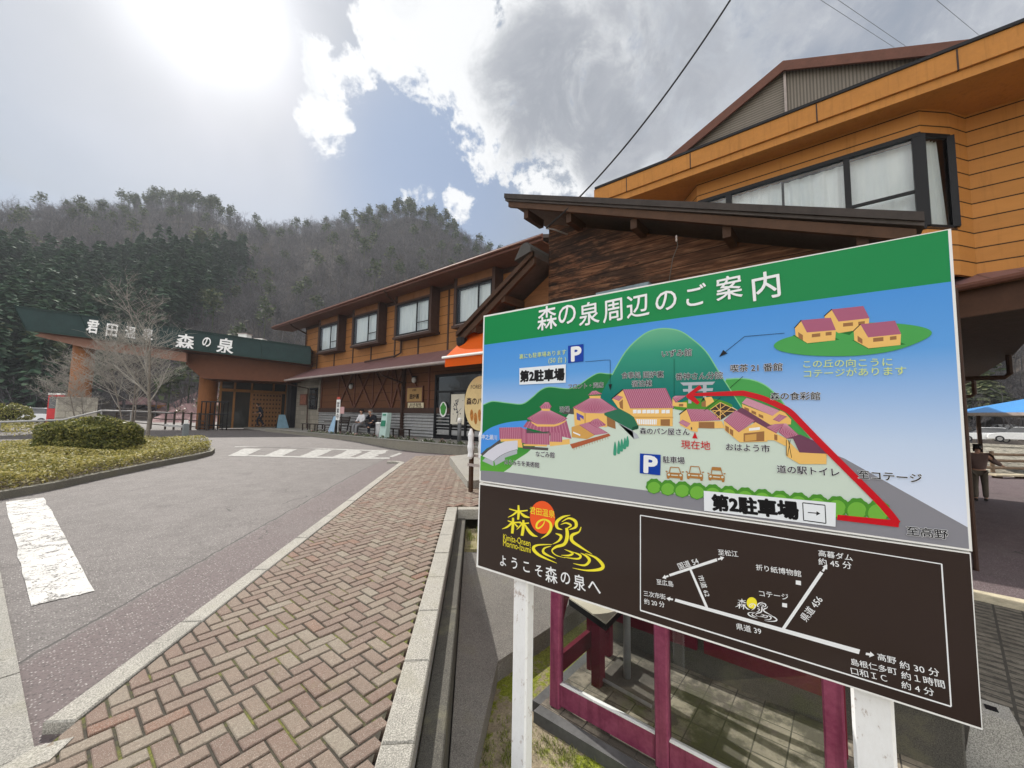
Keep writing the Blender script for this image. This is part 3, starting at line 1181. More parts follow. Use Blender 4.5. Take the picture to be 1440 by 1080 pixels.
# lower pent roof over the terrace
b = MB()
LX, zl, zw = 10.9, 3.86, 4.72
yl2, yr2 = 29.2, 8.4
b.slab([(LX, yr2, zl), (XF, yr2, zw), (XF, yl2, zw), (LX, yl2, zl)], (0, 0, .05))
b.build('pent_roof', M_ROOFP, inn)
b = MB(); b.slab([(LX + .02, yr2 + .03, zl - .06), (XF, yr2 + .03, zw - .12), (XF, yl2 - .03, zw - .12), (LX + .02, yl2 - .03, zl - .06)], (0, 0, .03)); b.build('pent_soffit', M_DKBROWN, inn)
b = MB(); b.box(LX - .03, LX, yr2, yl2, zl - .08, zl + .06); b.tube([(LX - .10, yr2, zl), (LX - .10, yl2, zl - .03)], .06, 8); b.build('pent_gutter', M_GUTTER, inn)
# timber battens
for y in (30.3, 28.3, 25.8, 23.4, 21.3, 18.9, 16.8, 14.5, 12.4, 10.4):
    b = MB(); b.box(XF - .035, XF + .02, y - .05, y + .05, zw, SZ - .23); b.build('batten', M_DKBROWN, inn)
b = MB(); b.box(XF - .04, XF + .02, 8.6, 30.4, SZ - .22, SZ - .03); b.build('wall_plate', M_DKBROWN, inn)
# posts and cross bracing under the pent roof
for y in (17.85,):
    b = MB(); b.box(XF - .16, XF - .03, y - .09, y + .09, .54, zw - .3); b.build('post', M_DKBROWN, inn)
for y in (27.3, 24.95, 22.95, 20.9, 19.0, 15.8):
    b = MB(); b.box(XF - .05, XF + .02, y - .05, y + .05, 2.0, 4.5); b.build('wall_post', M_REDBROWN, inn)
for (ya, yb) in ((24.9, 22.95), (22.9, 20.9), (20.85, 19.0), (18.9, 17.9)):
    for (za, zb) in ((2.0, 4.4), (4.4, 2.0)):
        b = MB(); b.bar((XF - (.06 if za < zb else .065), ya, za), (XF - (.06 if za < zb else .065), yb, zb), .09, .06, (1, 0, 0)); b.build('brace', M_REDBROWN, inn)
b = MB(); b.bar((XF - .06, 17.8, 4.4), (XF - .06, 16.7, 3.0), .09, .06, (1, 0, 0)); b.build('brace', M_REDBROWN, inn)
# knee brace carrying the gutter pipe
b = MB()
b.tube([(LX - .06, 17.6, zl - .12), (LX + .05, 17.6, zl - .28), (XF - .25, 17.75, zl - .55), (XF - .18, 17.8, zl - .75), (XF - .18, 17.8, .6)], .045, 8); b.build('downpipe', M_DKBROWN, inn); b = MB()
b.tube([(LX - .06, 29.0, zl - .12), (LX + .05, 29.0, zl - .28), (XF - .25, 28.9, zl - .5), (XF - .2, 28.9, .6)], .045, 8)
b.build('downpipe', M_DKBROWN, inn)
b = MB()
b.tube([(E0 - .05, 17.9, zE - .05), (E0 + .2, 18.0, zE - .25), (XF - .12, 18.2, zE - .55), (XF - .10, 18.2, zE - .8), (XF - .10, 18.2, 4.95), (XF - .35, 18.3, 4.75), (XF - .55, 21.0, 4.62)], .05, 8); b.build('downpipe', M_DKBROWN, inn); b = MB()
b.tube([(E0 - .05, 29.8, zE - .05), (E0 + .2, 29.9, zE - .25), (XF - .12, 30.1, zE - .55), (XF - .10, 30.1, zE - .8), (XF - .10, 30.1, 4.95)], .05, 8)
b.build('downpipe', M_DKBROWN, inn)
# box windows
WX = 12.0
for i, (y0, y1) in enumerate(((24.68, 26.92), (20.06, 22.47), (15.45, 18.02), (11.3, 13.33))):
    z0, z1 = 5.84, 7.34
    w = MB()
    w.box(WX - .02, XF + .02, y0 - .26, y0 - .09, z0 - .12, SZ - .01)      # side cheeks
    w.box(WX - .02, XF + .02, y1 + .09, y1 + .26, z0 - .12, SZ - .01)
    w.box(WX - .05, XF + .02, y0 - .34, y1 + .34, z0 - .24, z0 - .12)      # sill shelf
    w.box(WX - .02, XF + .02, y0 - .09, y1 + .09, z1 + .10, z1 + .20)
    win = w.build('window', M_DKBROWN, inn)
    w = MB(); w.box(WX + .03, XF, y0 - .09, y1 + .09, z1 + .20, SZ - .02); w.box(WX + .01, WX + .03, (y0 + y1) / 2 - .05, (y0 + y1) / 2 + .05, z1 + .20, SZ - .02); w.build('panel', mat('umber_panel', (.20, .088, .036), .6, .15, 3), win)
    w = MB()
    fw = .05
    w.box(WX, WX + .06, y0 - .06, y1 + .06, z1, z1 + .07); w.box(WX, WX + .06, y0 - .06, y1 + .06, z0 - .10, z0)
    w.box(WX, WX + .06, y0 - .07, y0, z0 - .1, z1 + .07); w.box(WX, WX + .06, y1, y1 + .07, z0 - .1, z1 + .07)
    ym = y0 + (y1 - y0) * .36
    w.box(WX + .005, WX + .05, ym - .035, ym + .035, z0, z1)
    w.box(WX + .01, WX + .04, y0, ym, z0 + .40, z0 + .44)
    w.build('frame', M_BLACK, win)
    w = MB(); w.box(WX - .04, WX + .02, y0 - .12, y1 + .12, z0 - .15, z0 - .10); w.build('sill', M_GUTTER, win)
    w = MB(); w.poly([(WX + .025, y1, z0), (WX + .025, y0, z0), (WX + .025, y0, z1), (WX + .025, y1, z1)]); w.build('pane', M_CLEAR, win)
    w = MB(); cloth_panel(w, WX + .16, ym - .2, y1, z0, z1, 90, .03, seed=i); cloth_panel(w, WX + .16, y0, ym - .1, z0, z1, 40, .012, seed=i + 5); w.build('curtain', M_CURTAIN, win, smooth=True)
# sliding door to the restaurant
d0, d1, dz0, dz1 = 12.0, 15.1, .55, 3.5
b = MB()
b.box(XF - .14, XF + .02, d1, d1 + .12, dz0, dz1 + .1); b.box(XF - .14, XF + .02, d0 - .12, d0, dz0, dz1 + .1)
b.box(XF - .14, XF + .02, d0, d1, dz1, dz1 + .1); b.box(XF - .10, XF, d0, d1, 2.72, 2.80); b.box(XF - .10, XF, d0, d1, dz0, dz0 + .08)
b.box(XF - .06, XF - .01, d0, d1, dz0 + .08, dz0 + .65)
for y in (13.05, 14.05):
    b.box(XF - .12, XF, y - .06, y + .06, dz0 + .08, 2.72)
door = b.build('door', M_BLACK, inn)
b = MB()
for y0, y1 in ((12.05, 12.98), (13.12, 13.98), (14.12, 15.0)):
    b.box(XF - .08, XF - .065, y0, y1, dz0 + .22, dz0 + .42)
b.build('kick_plate', M_STEEL, door)
b = MB()
b.box(XF - .05, XF - .03, d0, d1, dz0 + .65, 2.72); b.box(XF - .05, XF - .03, d0, d1, 2.80, dz1)
b.build('pane', M_GLASS_DK, door)
# stone wall window, next to the wooden wall
b = MB(); b.box(XF - .12, XF - .05, 27.75, 29.0, 1.9, 3.4); wn_ = b.build('window', M_BLACK, inn)
b = MB(); b.box(XF - .135, XF - .125, 27.82, 28.93, 2.0, 2.6); b.box(XF - .135, XF - .125, 27.82, 28.93, 2.68, 3.3); b.build('pane', M_GLASS_DK, wn_)

# ---- entrance lobby, facing down the terrace
lob = thing('entrance_lobby', 'glazed entrance of the inn with wooden lattice door under the green canopy', 'entrance', (10.8, 34.5, .5))
YE = 34.5
M_WOODL = mat('honey_wood', (.36, .17, .06), .5, .2, 6, stretch=(4, 4, .5))
b = MB(); b.box(9.6, 20, YE + .1, 36, 3.95, 4.7); b.box(12.95, 20, YE - 3.3, 36, .4, 4.0); b.build('wall', mat('grey_render', (.17, .155, .14), .8, .2, 3), lob)
b = MB(); b.box(8.6, 13.0, YE - .02, YE + .12, 3.12, 3.32); b.box(8.6, 13.0, YE - .02, YE + .12, 3.9, 4.05)
for x in (8.55, 9.4, 10.5, 12.0, 12.95):
    b.box(x - .06, x + .06, YE - .02, YE + .12, .45, 3.95)
b.build('frame', M_WOODL, lob)
b = MB(); b.box(8.6, 13.0, YE + .05, YE + .07, .45, 3.95); b.build('pane', glass_mat('lobby_glass', (.05, .05, .045)), lob)
# lattice sliding door
b = MB()
x0, x1, z0, z1 = 10.52, 12.62, .5, 3.1
b.box(x0, x1, YE - .06, YE - .03, z0, z1)
def lattice_mat():
    m, N, bs, pos = new_mat('lattice_wood')
    s = N.n('ShaderNodeSeparateXYZ'); N.t.links.new(pos, s.inputs[0])
    fx = N.math('FRACT', N.math('DIVIDE', N.math('SUBTRACT', s.outputs[0], x0 + .04), .225)); fz = N.math('FRACT', N.math('DIVIDE', N.math('SUBTRACT', s.outputs[2], z0), .325))
    h = N.math('MULTIPLY', N.math('LESS_THAN', N.math('ABSOLUTE', N.math('SUBTRACT', fx, .5)), .23), N.math('LESS_THAN', N.math('ABSOLUTE', N.math('SUBTRACT', fz, .5)), .2))
    g_ = N.noise(scaled(N, pos, (6, 6, .8)), 5, 5, .6)
    N.t.links.new(N.mix(h, N.ramp(g_, [(.3, (.25, .11, .04)), (.7, (.40, .20, .08))]), (.05, .025, .012)), bs.inputs['Base Color'])
    bump(N, bs, N.math('SUBTRACT', 1.0, h), .8, .02); bs.inputs['Roughness'].default_value = .5
    return m
b.build('door', lattice_mat(), lob)
# dark free-standing pillar in front of the lobby
b = MB(); b.bbox(12.1, 12.5, 31.4, 32.0, .4, 4.2, .02); tag(b.build('entrance_pillar', plain('pillar_dark', (.022, .022, .026), .4)), 'dark square pillar beside the entrance doors', 'pillar')

# ---- canopy (porte cochere)
can = thing('entrance_canopy', 'dark green canopy with white lettering on two ochre columns over the driveway', 'canopy', (6, 33, 4))
M_GREEN = mat('green_fascia', (.020, .042, .042), .42, .2, 2, streaks=.15)
Rt, Rb = at(437, 488, 27.2), at(437, 513, 27.2)
Lt, Lb = at(20, 430, 22.3), at(38, 465, 22.3)
_nv = (Rb - Rt).cross(Lt - Rt).normalized()
_r = ray(38, 465); Lb = CAM + _r * ((Rt - CAM).dot(_nv) / _r.dot(_nv))
back = Vector((.55, .95, 0)).normalized()
b = MB(); b.slab([Rb, Rt, Lt, Lb], back * .25); b.build('fascia', M_GREEN, can)
b = MB()
e = Vector((0, 0, .02))
ax = (Lt - Rt).normalized()
for k in (.0, .19, .39, .60, .80):
    p0, p1 = Lt.lerp(Rt, k), Lb.lerp(Rb, k)
    b.bar(p0 - back * .012, p1 - back * .012, .03, .03, tuple(back))
b.bar(Lb - back * .05 + Vector((0, 0, .05)), Rb - back * .05 + Vector((0, 0, .05)), .12, .10)
b.bar(Lt - back * .03, Rt - back * .03, .08, .06)
b.build('fascia_trim', mat('green_trim', (.014, .034, .03), .4, .15, 2), can)
BK = 7.0
Lt2, Rt2 = Lt + back * BK, Rt + back * BK
b = MB(); b.slab([Lt + Vector((0, 0, -.06)) + back * .25, Rt + Vector((0, 0, -.06)) + back * .25, Rt2, Lt2 + ax * -1.5], (0, 0, -.25)); b.build('roof_deck', M_ROOFD, can)
b = MB()
Lb2, Rb2 = Lb + back * BK - ax * 1.5, Rb + back * BK
b.slab([Rb + Vector((0, 0, -.02)) + back * .05, Lb + Vector((0, 0, -.02)) + back * .05 - ax * .3, Lb2, Rb2], (0, 0, .12)); b.build('soffit', M_SOFFIT, can)
# deep girder box under the slab; pale board paints in the lit soffit
def hitp(px, py, off):
    o = Rt + back * off; r_ = ray(px, py)
    return CAM + r_ * ((o - CAM).dot(_nv) / r_.dot(_nv))
b = MB(); b.slab([hitp(258, 497, 1.3), hitp(262, 513, 1.3), hitp(284, 532, 1.3), hitp(400, 537, 1.3), hitp(440, 532, 1.3), hitp(440, 508, 1.3)], back * 3.0); b.build('girder', mat('girder_brown', (.15, .06, .032), .6, .15, 3), can)
b = MB(); b.slab([hitp(60, 468, .5), hitp(48, 472, .5), hitp(120, 489, .5), hitp(262, 509, .5), hitp(262, 496, .5)], back * .25); b.build('lit_soffit_board', mat('lit_soffit_paint', (.30, .165, .12), .6, .15, 3), can)
M_COL = mat('ochre_column', (.30, .12, .042), .55, .15, 2.5, streaks=.35)
for (px, pyb, pyt, zc_, rad, base) in ((113, 590, 474, 24.3, .50, True), (292, 600, 515, 28.5, .55, False)):
    pb_, pt_ = at(px - (2 if base else 0), pyb, zc_), at(px + (5 if base else 0), pyt, zc_)
    pb_.x, pb_.y = (pb_.x + pt_.x) / 2, (pb_.y + pt_.y) / 2
    b = MB(); b.lathe((pb_.x, pb_.y, 0), [(rad, -.3), (rad, pt_.z + .6)], 28)
    col_ = b.build('column', M_COL, can, smooth=True)
    if base:
        b = MB(); b.bbox(pb_.x - .9, pb_.x + .75, pb_.y - .9, pb_.y + .75, -.3, 2.35, .03); b.build('stone_base', stone_mat('stone_base', (.52, .48, .40), .38, .8, 'XZ'), col_)
# lettering on the fascia
nrm = -back
def letters(body, px0, py0, px1, py1, hh, weight, squash=1.0):
    """text standing on the fascia between two pixel anchors, height in metres"""
    o = Rt; 
    nv = (Rb - Rt).cross(Lt - Rt).normalized()
    if nv.dot(CF) > 0: nv = -nv
    def hit(px, py):
        d = ray(px, py); return CAM + d * ((Rt - CAM).dot(nv) / d.dot(nv))
    a, c = hit(px0, py0), hit(px1, py1)
    V, Fq = text_mesh(body, weight)
    w = V[:, 0].max() - V[:, 0].min(); h = V[:, 1].max() - V[:, 1].min()
    ux = (c - a).normalized(); uy = ux.cross(-nv).normalized()
    if uy.z < 0: uy = -uy
    L = (c - a).length
    pts = [a + ux * ((x - V[:, 0].min()) / w * L) + uy * ((y - (V[:, 1].max() + V[:, 1].min()) / 2) / h * hh) + nv * .05 for x, y in V]
    return pts, Fq
bl = MB()
for ch, x, y, w_, h_ in (('君', 131, 459.5, 17, .92), ('田', 158, 464.5, 16, .90), ('温', 184, 467.5, 16, .86), ('泉', 208.5, 470, 16, .86)):
    p_, f_ = letters(ch, x - w_ / 2, y - w_ * .065, x + w_ / 2, y + w_ * .065, h_ * .85, .028); bl.add(p_, f_)
bl.build('lettering', plain('white_letters_a', (.85, .85, .85), .4), can); bl = MB()
for ch, x, y, w_, h_ in (('森', 261, 480.5, 26, .95), ('の', 291, 481, 12, .6), ('泉', 317.5, 486.5, 24, .98)):
    p_, f_ = letters(ch, x - w_ / 2, y - w_ * .065, x + w_ / 2, y + w_ * .065, h_, .02); bl.add(p_, f_)
bl.build('lettering', plain('white_letters', (.85, .85, .85), .4), can)

# ================================================================ MAIN BUILDING (right)
mb_ = thing('market_hall', 'two storey ochre hall with curtained bay window and gabled roof behind the information sign', 'building', (11, 1, -.7))
XM = 11.0
bay = [(11.0, 3.3), (10.2, 2.62), (10.2, -1.28), (10.62, -1.72), (11.0, -1.98)]   # plan of the first-floor bay
zA, zB = 4.35, 7.55
WZ0, WZ1 = 5.25, 7.0
b = MB()
# wall band below and above the window, following the bay
def wall_run(b, plan, z0, z1, th=.12):
    for (xa, ya), (xb, yb) in zip(plan, plan[1:]):
        b.slab([(xa, ya, z0), (xb, yb, z0), (xb, yb, z1), (xa, ya, z1)], (th, 0, 0))
wall_run(b, bay, zA, WZ0 - .02); wall_run(b, bay, WZ1 + .05, zB)
b.slab([(10.2, 2.62, WZ0 - .02), (10.2, 2.55, WZ0 - .02), (10.2, 2.55, WZ1 + .05), (10.2, 2.62, WZ1 + .05)], (.12, 0, 0))
b.slab([(11.0, 3.3, WZ0 - .02), (10.2, 2.62, WZ0 - .02), (10.2, 2.62, WZ1 + .05), (11.0, 3.3, WZ1 + .05)], (.12, 0, 0))
b.slab([(10.62, -1.72, WZ0 - .02), (11.0, -1.98, WZ0 - .02), (11.0, -1.98, WZ1 + .05), (10.62, -1.72, WZ1 + .05)], (.12, 0, 0))
b.build('bay', M_ORANGE_S, mb_)
b = MB(); b.box(XM, 20, 3.3, 7.0, zA, zB); b.box(XM, 20, -9, -1.98, zA, zB); b.box(XM + .9, 20, -1.98, 3.3, zA, zB); b.build('upper_wall', M_ORANGE_S, mb_)
b = MB(); b.box(XM + .3, 20, -1.66, 7.0, -.75, zA); b.build('lower_wall', mat('umber_wall', (.10, .05, .035), .7, .2, 2), mb_)
# fascia boards above, overhanging
FX = 9.6
b = MB()
b.box(FX, FX + .12, -10, 5.05, 7.62, 8.0)
b.box(FX + .05, FX + .2, -10, 5.0, 7.45, 7.615)
b.box(FX, 20, 5.05, 5.15, 7.45, 8.0)
b.build('fascia', M_OCHRE, mb_)
b = MB()
for y in (-1.7, .2, 2.6, 4.2):
    b = MB(); b.box(FX - .004, FX + .05, y - .012, y + .012, 7.62, 7.99); b.build('fascia_joint', M_DKBROWN, mb_)
b = MB(); b.box(FX + .12, 20, -10, 5.05, 7.52, 7.56); b.build('soffit', M_OCHRE, mb_)
b = MB(); b.box(FX - .03, FX + .5, -10, 5.12, 8.003, 8.06); b.build('flashing', M_BLACK, mb_)
b = MB(); b.slab([(FX + .02, -10, 8.07), (FX + .02, 5.1, 8.07), (20, 5.1, 8.3), (20, -10, 8.3)], (0, 0, -.06)); b.build('flat_roof', M_ROOFD, mb_)
# gable above the flat roof
GX = 10.8
ap = Vector((GX, .80, 10.12)); gl = Vector((GX, 4.55, 8.35)); gr = Vector((GX, -4.6, 7.7))
apc = ap - Vector((0, 0, .12))
M_CORRV = siding('corrugated_vertical', (.205, .18, .15), .062, 1, .45, .6, .08, .9, .6)
M_CORRH = siding('corrugated_horizontal', (.21, .185, .155), .062, True, .45, .6, .08, .9, .6)
b = MB(); b.slab([(GX + .12, .78, 8.1), (GX + .12, -5.2, 8.1), (GX + .12, -4.0, 8.25), (GX + .12, .78, 10.0)], (.1, 0, 0)); b.build('gable_wall', M_CORRV, mb_)
b = MB(); b.slab([(GX + .12, 4.6, 8.1), (GX + .12, .80, 8.1), (GX + .12, .80, 10.0), (GX + .12, 4.4, 8.3)], (.1, 0, 0)); b.build('gable_wall', M_CORRH, mb_)
b = MB(); b.bar((GX + .08, .79, 8.1), (GX + .08, .79, 9.98), .05); b.build('gable_corner_trim', M_GUTTER, mb_)
b = MB()
bk = Vector((9, 0, 0))
b.slab([ap, gl, gl + bk, ap + bk], (0, 0, -.09)); b.slab([ap, ap + bk, gr + bk, gr], (0, 0, -.09))
b.build('roof', M_ROOFD, mb_)
b = MB()
for p, q in ((ap, gl), (ap, gr)):
    b.slab([p + Vector((-.05, 0, .02)), q + Vector((-.05, 0, .02)), q + Vector((-.05, 0, -.22)), p + Vector((-.05, 0, -.22))], (.05, 0, 0))
b.build('bargeboard', M_REDBROWN, mb_)
# bay window: frames, panes, curtains
w = MB()
X = 10.2
w.box(X - .03, X + .06, -1.28, 2.6, WZ1 - .03, WZ1 + .05); w.box(X - .03, X + .06, -1.28, 2.6, WZ0 - .05, WZ0 + .03)
for y, t_ in ((2.55, .05), (1.92, .06), (-.22, .05), (-1.25, .09)):
    w.box(X - .025, X + .07, y - t_, y + t_, WZ0, WZ1)
w.box(X - .01, X + .05, -1.2, -.22, 5.92, 5.97)
w.slab([(10.2, -1.28, WZ1 - .03), (10.62, -1.72, WZ1 - .03), (10.62, -1.72, WZ1 + .05), (10.2, -1.28, WZ1 + .05)], (.07, 0, 0))
w.slab([(10.2, -1.28, WZ0 - .05), (10.62, -1.72, WZ0 - .05), (10.62, -1.72, WZ0 + .03), (10.2, -1.28, WZ0 + .03)], (.07, 0, 0))
w.box(10.56, 10.66, -1.76, -1.66, WZ0, WZ1)
win = w.build('window', M_BLACK, mb_)
w = MB(); w.poly([(X + .02, 2.6, WZ0), (X + .02, -1.25, WZ0), (X + .02, -1.25, WZ1), (X + .02, 2.6, WZ1)]); w.poly([(10.23, -1.28, WZ0), (10.62, -1.68, WZ0), (10.62, -1.68, WZ1), (10.23, -1.28, WZ1)]); w.build('pane', M_CLEAR, win)
w = MB()
cloth_panel(w, X + .22, 1.9, 2.55, WZ0, WZ1, 50, .03, seed=1); cloth_panel(w, X + .22, .9, 1.95, WZ0, WZ1, 70, .04, seed=2); cloth_panel(w, X + .20, -.2, .85, WZ0, WZ1 - .05, 70, .04, seed=3)
cloth_panel(w, X + .24, -1.2, -.2, WZ0, WZ1, 60, .016, seed=4)
o_ = len(w.v)
for i in range(31):
    t = i / 30
    wv = .03 * math.sin(t * 30) + .015 * math.sin(t * 71)
    p = Vector((10.30, -1.24, 0)).lerp(Vector((10.66, -1.60, 0)), .02 + .95 * t)
    w.v.append((p.x + .05 + wv, p.y + wv, WZ0)); w.v.append((p.x + .05 + wv * .5 - .04 * t, p.y + wv * .5 + .06 * t, WZ1))
for i in range(30):
    w.f.append((o_ + 2 * i, o_ + 2 * i + 2, o_ + 2 * i + 3, o_ + 2 * i + 1)); w.m.append(0)
w.build('curtain', M_CURTAIN, win, smooth=True)
b = MB(); b.box(11.2, 11.9, -1.9, 3.2, 4.4, 7.4); b.build('room_back', plain('room_dark', (.08, .075, .07), .9), mb_)
# lower roof skirt at the right-hand corner and its soffit
b = MB()
e0, e1, e2 = Vector((10.55, -1.0, 4.05)), Vector((9.75, -2.45, 4.05)), Vector((9.75, -9, 4.05))
h0, h1, h2 = Vector((11.0, -1.0, 4.30)), Vector((11.0, -2.0, 4.42)), Vector((11.0, -9, 4.42))
b.slab([e0, h0, h1, e1], (0, 0, -.05)); b.slab([e1, h1, h2, e2], (0, 0, -.05)); b.build('skirt_roof', M_ROOFP, mb_)
b = MB(); b.tube([e0 + Vector((-.06, 0, -.05)), e1 + Vector((-.06, 0, -.05)), e2 + Vector((-.06, 0, -.05))], .06, 8); b.build('gutter', M_REDBROWN, mb_)
b = MB()
b.slab([e0 + Vector((.1, 0, -.08)), e1 + Vector((.1, 0, -.08)), e1 + Vector((.1, 0, -.55)), e0 + Vector((.1, 0, -.55))], (.1, 0, 0))
b.slab([e1 + Vector((.1, 0, -.08)), e2 + Vector((.1, 0, -.08)), e2 + Vector((.1, 0, -.55)), e1 + Vector((.1, 0, -.55))], (.1, 0, 0))
b.build('eave_beam', mat('eave_beam', (.09, .045, .028), .6, .2, 4), mb_)
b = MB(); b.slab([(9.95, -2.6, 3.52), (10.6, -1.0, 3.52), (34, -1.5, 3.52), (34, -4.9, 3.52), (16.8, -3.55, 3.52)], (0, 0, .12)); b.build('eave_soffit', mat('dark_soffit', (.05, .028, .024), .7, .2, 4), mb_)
b = MB(); b.tube([(9.95, -1.53, -.72), (9.95, -1.53, 3.95)], .035, 8); b.build('drainpipe', M_DKBROWN, mb_)
b = MB(); b.tube([(16.5, -2.6, 2.9), (16.5, -3.3, 2.9), (16.5, -3.4, 3.0), (16.5, -3.4, 3.5)], .06, 8); b.build('drainpipe', M_DKBROWN, mb_)
b = MB(); b.tube([(24, -3.3, 2.75), (24, -3.9, 2.75), (24, -4.0, 2.85), (24, -4.0, 3.5)], .07, 8); b.build('drainpipe', M_DKBROWN, mb_)

# ================================================================ BREAD SHOP (weathered timber, nearest roof)
shop = thing('bread_shop', 'weathered dark timber shop with a low sloping roof right behind the sign', 'building', (5.5, 2, .1))
def timber_mat():
    m, N, bs, pos = new_mat('weathered_boards')
    s = N.n('ShaderNodeSeparateXYZ'); N.t.links.new(pos, s.inputs[0])
    zz = N.math('DIVIDE', s.outputs[2], .155)
    fr = N.math('FRACT', zz); idx = N.math('FLOOR', zz)
    g_ = N.math('LESS_THAN', fr, .055)
    wn = N.n('ShaderNodeTexWhiteNoise', noise_dimensions='1D'); N.put(wn, 'W', idx)
    cb = N.n('ShaderNodeCombineXYZ'); N.put(cb, 0, N.math('ADD', s.outputs[1], N.math('MULTIPLY', wn.outputs[0], 30))); N.put(cb, 1, N.math('MULTIPLY', s.outputs[2], 12)); N.put(cb, 2, s.outputs[0])
    grain = N.noise(cb.outputs[0], 2.2, 6, .65, .4)
    fine = N.noise(cb.outputs[0], 14, 4, .7)
    colr = N.ramp(grain, [(.3, (.03, .014, .008)), (.5, (.12, .052, .026)), (.7, (.27, .145, .08))])
    stain = N.noise(scaled(N, pos, (1, .7, 1.6)), 1.7, 5, .65)
    # soot-dark weathering, worst towards the exposed +Y corner
    ex = N.maprange(N.math('ADD', s.outputs[1], N.math('MULTIPLY', N.math('SUBTRACT', stain, .5), 4.5)), 1.2, 3.6, 0, 1, True)
    blot = N.noise(scaled(N, pos, (1, .8, 3.2)), 2.4, 6, .7)
    ex = N.math('MULTIPLY', N.math('ADD', N.math('MULTIPLY', ex, .55), .35), N.maprange(blot, .40, .56, .1, 1, True))
    colr = N.mix(ex, colr, (.012, .010, .009))
    kn = N.n('ShaderNodeTexVoronoi', feature='F1'); N.put(kn, 'Vector', scaled(N, pos, (1, 2.2, 6.4))); kn.inputs['Scale'].default_value = 1.0
    colr = N.mix(N.math('MULTIPLY', N.math('LESS_THAN', kn.outputs['Distance'], .085), .7), colr, (.02, .010, .006))
    colr = N.mix(g_, colr, (.008, .006, .005))
    bs.inputs['Specular IOR Level'].default_value = .12
    N.t.links.new(colr, bs.inputs['Base Color'])
    bs.inputs['Roughness'].default_value = .7
    bump(N, bs, N.math('SUBTRACT', N.math('MULTIPLY', fine, .25), g_), .7, .012)
    return m
M_TIMBER = timber_mat()
M_BEAM = mat('dark_beam', (.06, .032, .02), .65, .3, 6, stretch=(1, .3, 3))
XS = 5.5
tipT = Vector((5.2, 4.2, 5.36)); endT = Vector((5.2, -.62, 3.46))
yc = 3.82   # corner of the tall part
def roofz(y):  # underside of the upper roof at the wall
    return 5.36 + (y - 4.2) * (5.36 - 3.46) / 4.82
b = MB(); b.slab([(XS, yc, .0), (XS, -.42, -.75), (XS, -.42, roofz(-.42) - .2), (XS, yc, roofz(yc) - .22)], (.15, 0, 0)); b.slab([(XS + .002, yc - .15, .0), (XS + .002, yc, 0), (XS + .002, yc, roofz(yc) - .22), (XS + .002, yc - .15, roofz(yc - .15) - .22)], (4.0, 0, 0)); b.build('wall', M_TIMBER, shop)
b = MB()
dn = Vector((0, 0, -.085))
rb = Vector((3.7, 0, 0))
tipX, endX = Vector((5.05, 4.45, roofz(4.45) + .06)), Vector((5.05, -.62, roofz(-.62) + .06))
b.slab([tipX, tipX + rb, endX + rb, endX], dn); b.build('roof', M_ROOFD, shop)
b = MB()
b.slab([tipX + Vector((-.03, 0, .035)), endX + Vector((-.03, 0, .035)), endX + Vector((-.03, 0, -.05)), tipX + Vector((-.03, 0, -.05))], (.05, 0, 0)); b.build('verge_flashing', mat('verge_metal', (.045, .036, .032), .45, .3, 4, streaks=.3), shop)
b = MB()
b.slab([tipX + Vector((.03, -.05, -.09)), endX + Vector((.03, .05, -.09)), endX + Vector((.03, .05, -.20)), tipX + Vector((.03, -.05, -.20))], (.06, 0, 0)); b.build('bargeboard', mat('brown_bargeboard', (.08, .043, .026), .6, .25, 5), shop)
for y in (4.05, 3.2, 2.15, 1.0, -.2):
    b = MB(); zr_ = roofz(y) - .12; b.box(5.14, 5.6, y - .045, y + .045, zr_ - .16, zr_ - .02); b.build('purlin', M_BEAM, shop)
# lower wing to the left, its roof sloping away to the left
wy0, wy1 = 3.82, 5.52
def wz(y):
    return 4.33 - (y - 3.85) * .63
b = MB(); b.slab([(XS + .15, wy1 - .3, .1), (XS + .15, yc, .1), (XS + .15, yc, wz(yc) - .15), (XS + .15, wy1 - .3, wz(wy1 - .3) - .15)], (.12, 0, 0)); b.box(XS + .15, 9.3, wy1 - .42, wy1 - .3, .1, 3.1); b.build('wing_wall', mat('wing_boards', (.22, .10, .045), .65, .3, 4, stretch=(1, .4, 4)), shop)
b = MB()
a0, a1 = Vector((5.05, yc, wz(yc))), Vector((5.05, wy1 + .1, wz(wy1 + .1)))
b.slab([a0, a1, a1 + Vector((4, 0, 0)), a0 + Vector((4, 0, 0))], (0, 0, -.07)); b.build('wing_roof', M_ROOFD, shop)
b = MB()
b.slab([a0 + Vector((-.02, 0, .02)), a1 + Vector((-.02, 0, .02)), a1 + Vector((-.02, 0, -.07)), a0 + Vector((-.02, 0, -.07))], (.06, 0, 0))
b.slab([a0 + Vector((.03, 0, -.072)), a1 + Vector((.03, -.05, -.072)), a1 + Vector((.03, -.05, -.20)), a0 + Vector((.03, 0, -.20))], (.06, 0, 0)); b.build('wing_bargeboard', M_BEAM, shop)
b = MB()
rg = Vector((4.98, yc + .12, wz(yc) + .10))
b.slab([rg + Vector((0, .22, -.20)), rg + Vector((0, .10, .0)), rg + Vector((0, .03, .05)), rg + Vector((0, -.05, .05)), rg + Vector((0, -.12, -.04)), rg + Vector((0, -.12, -.12))], (3.5, 0, 0)); b.build('ridge_cap', mat('ridge_lead', (.07, .066, .062), .5, .25, 6), shop)
for y in (4.5, 5.2):
    b = MB(); b.box(5.1, 5.66, y - .045, y + .045, wz(y) - .29, wz(y) - .16); b.build('purlin', M_BEAM, shop)
